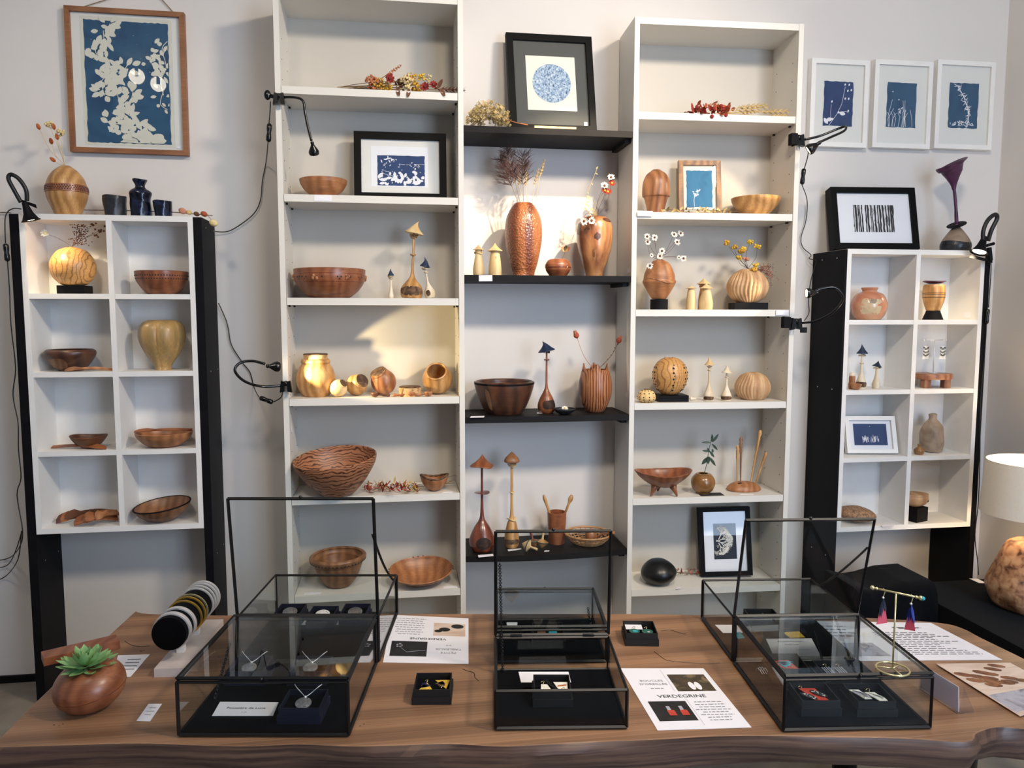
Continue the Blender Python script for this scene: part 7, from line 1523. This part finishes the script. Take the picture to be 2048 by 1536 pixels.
for k, (dx, dy, a) in enumerate(((-.016, .006, -.9), (.014, -.006, -.9))):
    q = o+x*dx+y*dy+UPV*.003; sh = [[(-16, 20), (6, 20), (18, -20), (2, -22)], leafp(-10, 14, 40, 20, -.85)]
    t = earring(('left', 'right')[k]+' white earring painted with dark leaf lines', q, x, y, sh, ['petalwhite', 'photo_sky' if k == 0 else 'petalwhite'], 'white leaf earrings', hook=(0, -20) if k == 0 else (-6, 20), marks=[pl for i in range(4) for pl in strokep([(-10, 14), (2+i*3, 2-i*2), (8+i*3, -14+i*3)], 1.)])
o, x, y = jbox('box of red and turquoise earrings, middle of right case', 1572, 1322, BZ)
earring('red strip earring under the turquoise feather', o+UPV*.002, x, y, [[(-26, 18), (14, 22), (22, -20), (-10, -24)]], ['redlac'], 'turquoise and red earrings', hook=(12, -24)); q = o+UPV*.006
mb = MB()
for pl in feather(9, -.55, 40, 6, -18, 10): mb.poly(poly_on(q, x, y, 0, pl, .001))
solo('feather', mb, M['teal'], 'turquoise feather across the red earring', 'feather')
o, x, y = jbox('box of dark striped earrings beside earring stand foot', 1672, 1336, BZ)
for k, dx in enumerate((-.016, .014)):
    q = o+x*dx+UPV*.003; earring(('left', 'right')[k]+' dark earring with silver stripes', q, x, y, [[(-12, 20), (10, 22), (14, -22), (-10, -20)]]+[strokep([(-9+i*5, 18), (-8+i*5, -16)], 1.2)[0] for i in range(4)], ['darknavy']+['silver']*4, 'dark striped earrings', hook=(0, 20))
card('mustard yellow card lying inside the open right-hand case', [(1580, 1276), (1610, 1275), (1598, 1263), (1566, 1265)], BZ, mat=M['yellow'], name='colour_card')
card('turquoise card in front left of the open right-hand case', [(1476, 1278), (1490, 1276), (1480, 1264), (1466, 1266)], BZ, mat=M['teal'], name='colour_card')
mb = MB()
for i in range(10): mb.tube(crom([cRF.C(.10+.02*i, .80, .1), cRF.C(.11+.018*i, .78+.02*math.sin(i), .18), cRF.C(.13+.017*i, .74, .1)], 3), .0008, 5)
solo('silver_chain', mb, M['silver'], 'little heap of silver wire in back left of right case', 'jewellery', smooth=True)
t, p, Q = paper_sheet('white title card lying flat in the open right-hand case', [T(1548, 1314, BZ), T(1642, 1313, BZ), T(1623, 1277, BZ), T(1532, 1278, BZ)], 'title_card', 'card')
words(p, Q, "Boucles d'oreilles", .0095, .5, .80); words(p, Q, 'Gold Leaf', .0095, .5, .62); lines(p, Q, .55, .85, .3, .4, 1, .012)
card('white card lying in left part of the open right case', [(1446, 1266), (1486, 1266), (1474, 1250), (1430, 1250)], BZ)
o, x, y = jbox('plain black box in the open right-hand case', 1536, 1229, BZ, h=.045, P=cRR.C(.44, .62, 0)+UPV*.0065)
earring('silver drop earring in the plain black box', o+UPV*.01, x, y, [discp(0, 0, 8, 14)], ['silver'], None)
# printed sheets
t, p, Q = paper_sheet('printed sheet with two photos, upside down, beside left case', [T(766, 1325, TZ+.0005), T(937, 1328, TZ+.0005), T(937, 1237, TZ+.0005), T(784, 1230, TZ+.0005)])
block(p, Q, .06, .50, .12, .42, M['photo_dark']); block(p, Q, .56, .96, .56, .85, M['photo_pink'])
mb = MB()
for (cx_, cy_, r_) in ((.86, .78, .05), (.70, .70, .045), (.62, .66, .03)): mb.poly([Q(cx_+r_*1.6*math.cos(i*.4), cy_+r_*math.sin(i*.4))+UPV*.0004 for i in range(16)])
part('printed_pendants', mb, M['photo_dark'], p); pb = MB()
for i in range(5): pb.poly([Q(.16+.03*math.cos(i*1.3)+.015*math.cos(k*.8), .33+.03*math.sin(i*1.3)+.012*math.sin(k*.8))+UPV*.0004 for k in range(8)])
part('printed_flower', pb, M['photo_sky'], p); part('printed_wire', MB().tube([Q(.19, .28), Q(.26, .20), Q(.34, .22), Q(.48, .24)], .0005, 4), M['photo_sky'], p)
lines(p, Q, .05, .46, .55, .95, 8, .006, ink='greyink'); words(p, Q, 'VERDEGRINE', .017, .5, .50, -1, 'ink'); words(p, Q, 'PETITS', .014, .76, .22, -1, 'greyink'); words(p, Q, 'TABLEAUX', .014, .76, .29, -1, 'greyink'); lines(p, Q, .72, .80, .33, .38, 1)
t, p, Q = paper_sheet('printed sheet with two photos facing viewer, between cases', [T(1315, 1461, TZ+.0005), T(1503, 1455, TZ+.0005), T(1407, 1337, TZ+.0005), T(1241, 1337, TZ+.0005)])
block(p, Q, .08, .50, .12, .42, M['photo_dark']); block(p, Q, .50, .94, .58, .88, M['photo_wood'])
for dx in (0, .14): block(p, Q, .23+dx, .31+dx, .2, .28, M['redlac'], 'printed_earring', .0004); block(p, Q, .24+dx, .28+dx, .28, .34, M['photo_sky'], 'printed_hook', .0004)
for dx in (0, .07): part('printed_earring', MB().poly([Q(.70+dx+.035*math.cos(i*.5), .67+.07*math.sin(i*.5))+UPV*.0004 for i in range(13)]), M['paper'], p)
words(p, Q, 'VERDEGRINE', .019, .5, .475); words(p, Q, 'BOUCLES', .013, .27, .75, 1, 'greyink'); words(p, Q, "D'OREILLES", .013, .27, .69, 1, 'greyink'); lines(p, Q, .2, .36, .60, .66, 1); lines(p, Q, .55, .95, .10, .42, 8, .006)
part('divider_line', MB().poly([Q(.525, .05), Q(.528, .05), Q(.528, .45), Q(.525, .45)]), M['greyink'], p); part('divider_line', MB().poly([Q(.46, .58), Q(.463, .58), Q(.463, .97), Q(.46, .97)]), M['greyink'], p)
t, p, Q = paper_sheet('large text sheet, upside down, behind the right case', [T(1706, 1322, TZ+.0005), T(2005, 1320, TZ+.0005), T(1862, 1246, TZ+.0005), T(1602, 1242, TZ+.0005)])
lines(p, Q, .42, .95, .12, .72, 13, .007, 'l', 'ink'); lines(p, Q, .62, .86, .80, .86, 2, .010, 'c', 'ink'); lines(p, Q, .05, .3, .55, .9, 4, .010, 'c', 'ink'); block(p, Q, .06, .30, .10, .42, M['photo_sky'])
# photo and clear stand at the right
pq = [T(2040, 1433, TZ+.004), T(2150, 1395, TZ+.012), T(2020, 1326, TZ+.012), T(1872, 1328, TZ+.004)]
t = thing('photo_print', 'glossy photo of carved wooden pieces at right table end', 'photo', sum(pq, Vector())/4); pp = part('photo_paper', MB().hexa(pq+[a+UPV*.001 for a in pq]), M['photo_pink'], t); Q = lambda X, Y: (pq[3]*(1-X)+pq[2]*X)*(1-Y)+(pq[0]*(1-X)+pq[1]*X)*Y+UPV*.0013
mb = MB()
for i in range(16): cx_, cy_ = rnd.uniform(.08, .75), rnd.uniform(.08, .5); mb.poly([Q(cx_+.10*math.cos(k*.8), cy_+.05*math.sin(k*.8)+.03*math.cos(k*.8))+UPV*.0002*(1+i*.1) for k in range(8)])
part('printed_carvings', mb, M['photo_brown'], pp); block(pp, Q, .02, .98, .64, .95, M['photo_sky'], 'printed_white_cloth')
A_, B_ = T(1838, 1378, TZ), T(1914, 1428, TZ); x = (B_-A_).normalized(); y = UPV.cross(x); t = thing('acrylic_stand', 'clear acrylic card stand at right end of table', 'stand', (A_+B_)/2)
hh = .064; lean = -y*.004
part('back_plate', MB().hexa([A_, B_, B_+y*.002, A_+y*.002]+[p+UPV*hh+lean for p in (A_, B_, B_+y*.002, A_+y*.002)]), M['acrylic'], t)
part('paper_insert', MB().hexa([p+UPV*.004-lean*-.05+y*.004 for p in (A_, B_)]+[B_+y*.005+UPV*.004, A_+y*.005+UPV*.004]+[p+UPV*hh*.95+lean*.95+y*.004 for p in (A_, B_)]+[B_+y*.005+UPV*hh*.95+lean*.95, A_+y*.005+UPV*hh*.95+lean*.95]), M['paper'], t)
for q in (A_, B_): part('foot', MB().prism([q+y*.002+UPV*.0005, q+y*.042+UPV*.0005, q+y*.012+UPV*hh*.95], x*.003), M['acrylic'], t)
# earring stand on the right case
zl = TZ+.1155+.0108; P = T(1785, 1340, zl); hgt = W(1783, 1186, P.y).z-P.z
t, b, ax = earring_stand('gold T-bar earring stand standing on closed right case', P, hgt, .046, (.062, -.069, 0), M['palegold'], 1)
part('turquoise_end', MB().blob(b+ax*.050, .0042, 10, 8), M['teal'], t, smooth=True)
for k, q in enumerate((-.55, .6)):
    c = b+ax*.046*q; e = thing('earring', ('left', 'right')[k]+' pink and blue feather earring hanging from gold stand', 'earring', c-Vector((0, 0, .07)), 'feather earrings on the gold stand')
    sx = Vector((1, -.2, 0)).normalized() if k == 0 else Vector((.45, -.9, 0)).normalized()
    part('hook', MB().tube(crom([c+Vector((0, 0, .003)), c+Vector((.003, -.003, -.001)), c+Vector((0, -.002, -.014))], 3), .0008, 5), M['palegold'], e); part('bead', MB().blob(c+Vector((0, -.002, -.016)), .0026, 8, 6), M['silver'], e, smooth=True)
    b0 = c+Vector((0, -.002, -.018)); part('pink_panel', MB().prism([b0+sx*a+UPV*z_ for a, z_ in ((-.004, -.018), (.005, -.018), (.011, -.052), (-.011, -.056))], (0, .0012, 0)), M['pinklac'], e)
    mb = MB()
    for i in range(9): mb.leaf(b0+UPV*.0+Vector((0, -.0015, 0)), sx*rnd.uniform(-.32, .32)-UPV, (0, -1, 0), rnd.uniform(.026, .042), .006, .05, 3)
    part('blue_feather', mb, M['bluelac' if k else 'darknavy'], e)
# ---- bangle holder
zc_ = TZ+.098; P0, P1 = T(336, 1270, zc_), T(410, 1190, zc_); axv = (P1-P0).normalized(); mid = (P0+P1)/2
t = thing('bangle_holder', 'black velvet bangle roll on pale slab base', 'bangle holder', Vector((mid.x, mid.y, TZ)))
sd = Vector((axv.y, -axv.x, 0)).normalized(); Lr = (P1-P0).length
part('slab_base', MB().hexa([Vector((mid.x, mid.y, TZ+zz))+axv*(a*Lr*.56)+sd*(b_*.036)+sd*.006 for zz in (.0005, .022) for a, b_ in ((-1, -1), (-1, 1), (1, 1), (1, -1))]), plain('pale_marble', 'cfc4c0', .4, var=.08), t)
for a in (-.2, .2): part('post', MB().box(mid+axv*a*Lr+UPV*(-.038)-UPV*.0, (.018, .018, .078-.0)), M['whitepaint'], t)
Mr = Matrix.Translation(mid) @ axv.to_track_quat('Z', 'Y').to_matrix().to_4x4(); RR = .041
part('velvet_roll', MB().lathe([(RR*.7, -Lr*.5), (RR, -Lr*.48), (RR, Lr*.48), (RR*.7, Lr*.5)], Mr, 36), M['velvet'], t, smooth=40)
for k, (f, m_, wd) in enumerate(((-.40, 'silver', .010), (-.27, 'silver', .009), (-.10, 'gold', .004), (0.0, 'gold', .004), (.07, 'palegold', .003), (.24, 'silver', .005), (.31, 'silver', .005), (.38, 'silver', .005), (.44, 'silver', .006))):
    lab = ('widest silver bangle at the front end', 'second silver bangle from the front', 'thin gold bangle nearest the front silver ones', 'thin gold bangle in the middle', 'pale gold bangle behind the middle one', 'first of four rear silver bangles', 'second of four rear silver bangles', 'third of four rear silver bangles', 'rearmost silver bangle')[k]+' on velvet roll'
    c = mid+axv*f*Lr; Mk = Matrix.Translation(c) @ axv.to_track_quat('Z', 'Y').to_matrix().to_4x4(); r0, r1 = RR+.001, RR+.0045; wd *= 1.5
    solo('bangle', MB().lathe([(r0, -wd/2), (r1, -wd/2), (r1+.0004, 0), (r1, wd/2), (r0, wd/2), (r0, -wd/2)], Mk, 44, cap=False), M[m_], lab, 'bangle', smooth=40, group='bangles on the velvet roll', loc=c)
# ---- succulent pot, plank, cards
P = T(187, 1412, TZ); P.z = TZ
o = vessel('round_pot', 'round lidded reddish wooden pot planted with a succulent', 'pot', 187, P.y, TZ+.001, [(34, 1333), (48, 1338), (62, 1356), (66, 1376), (61, 1396), (47, 1414), (34, 1421)], M['w_red'], n=56, parts=True, tilt=(-7, 5), lift=.004)
band(o, 'lid_seam', 1381, 1382.2, .0004, M['w_darkred'], 56); part('soil', MB().lathe([(.02, o.pr[-1][1]+.001), (0, o.pr[-1][1]+.004)], o.M, 24, cap=False), M['brownstem'], o.root)
c = o.M @ Vector((.004, 0, o.pr[-1][1]+.002)); t = thing('succulent', 'green rosette succulent growing out of round wooden pot', 'plant', c)
for ring, (n_, el, L, wd) in enumerate(((11, 2, .058, .024), (10, 18, .052, .023), (9, 38, .044, .020), (7, 58, .034, .016), (5, 76, .024, .011))):
    for i in range(n_):
        a = 2*math.pi*(i+.5*(ring % 2))/n_+rnd.uniform(-.1, .1); e = math.radians(el+rnd.uniform(-6, 6)); d = Vector((math.cos(a)*math.cos(e), math.sin(a)*math.cos(e), math.sin(e)))
        part('leaf', MB().leaf(c+Vector((0, 0, .002*ring))+Vector((d.x, d.y, 0))*.008, d, (0, 0, 1) if el < 60 else (-math.cos(a), -math.sin(a), .3), L*rnd.uniform(.85, 1.1), wd, .14 if el < 30 else .25, 6), M['green'], t, smooth=True)
z0_ = TZ+.0008; a, b = T(88, 1333, z0_), T(175, 1312, z0_); x = (b-a).normalized(); y = UPV.cross(x); b = a+x*.17
solo('wooden_plank', MB().hexa([a, b, b+y*.05, a+y*.05]+[p+UPV*.020 for p in (a, b, b+y*.05, a+y*.05)]), M['w_red'], 'short reddish plank sticking out past left table edge', 'plank')
t, p, Q = paper_sheet('white name card lying behind the succulent pot', [T(225, 1354, TZ+.0006), T(261, 1354, TZ+.0006), T(300, 1309, TZ+.0006), T(236, 1311, TZ+.0006)], 'price_card', 'card'); lines(p, Q, .3, .9, .25, .85, 4, .02, 'c', 'ink')
t, p, Q = paper_sheet('small white price card in front of the succulent pot', [T(273, 1442, TZ+.0006), T(300, 1443, TZ+.0006), T(324, 1408, TZ+.0006), T(297, 1408, TZ+.0006)], 'price_card', 'card'); lines(p, Q, .2, .85, .25, .85, 3, .02)
# ================================================================== settle leaning things so that they rest on, not in, their shelf
bpy.context.view_layer.update()
zones = [(AX, AX+.6, zA), (AX+.6, BX, zC), (BX, BX+.6, zB), (lx0, lx1, zL), (rx0, rx1, zR)]
def family(o):
    out = [o]
    for c_ in o.children: out += family(c_)
    return out
for o in list(scene.objects):
    if o.parent or 'category' not in o or o.name.startswith(('dried_', 'price_card', 'clamp_lamp', 'bell_lamp', 'bookcase', 'cubby', 'black_shelf', 'pampas', 'wheat', 'seed', 'grass', 'bangle', 'earring')): continue
    pts = [m.matrix_world @ v.co for m in family(o) if m.type == 'MESH' for v in m.data.vertices]
    xm = (min(p.x for p in pts)+max(p.x for p in pts))/2; ym = sum(p.y for p in pts)/len(pts); lo = min(p.z for p in pts)
    for (a, b, zs) in zones if ym > 2.45 else ((-9, 9, [TZ]),) if o.name.startswith('round_pot') else ():
        if a <= xm <= b:
            for z in zs:
                if z-.013 < lo < z+.0001: o.location.z += z-lo+.0003
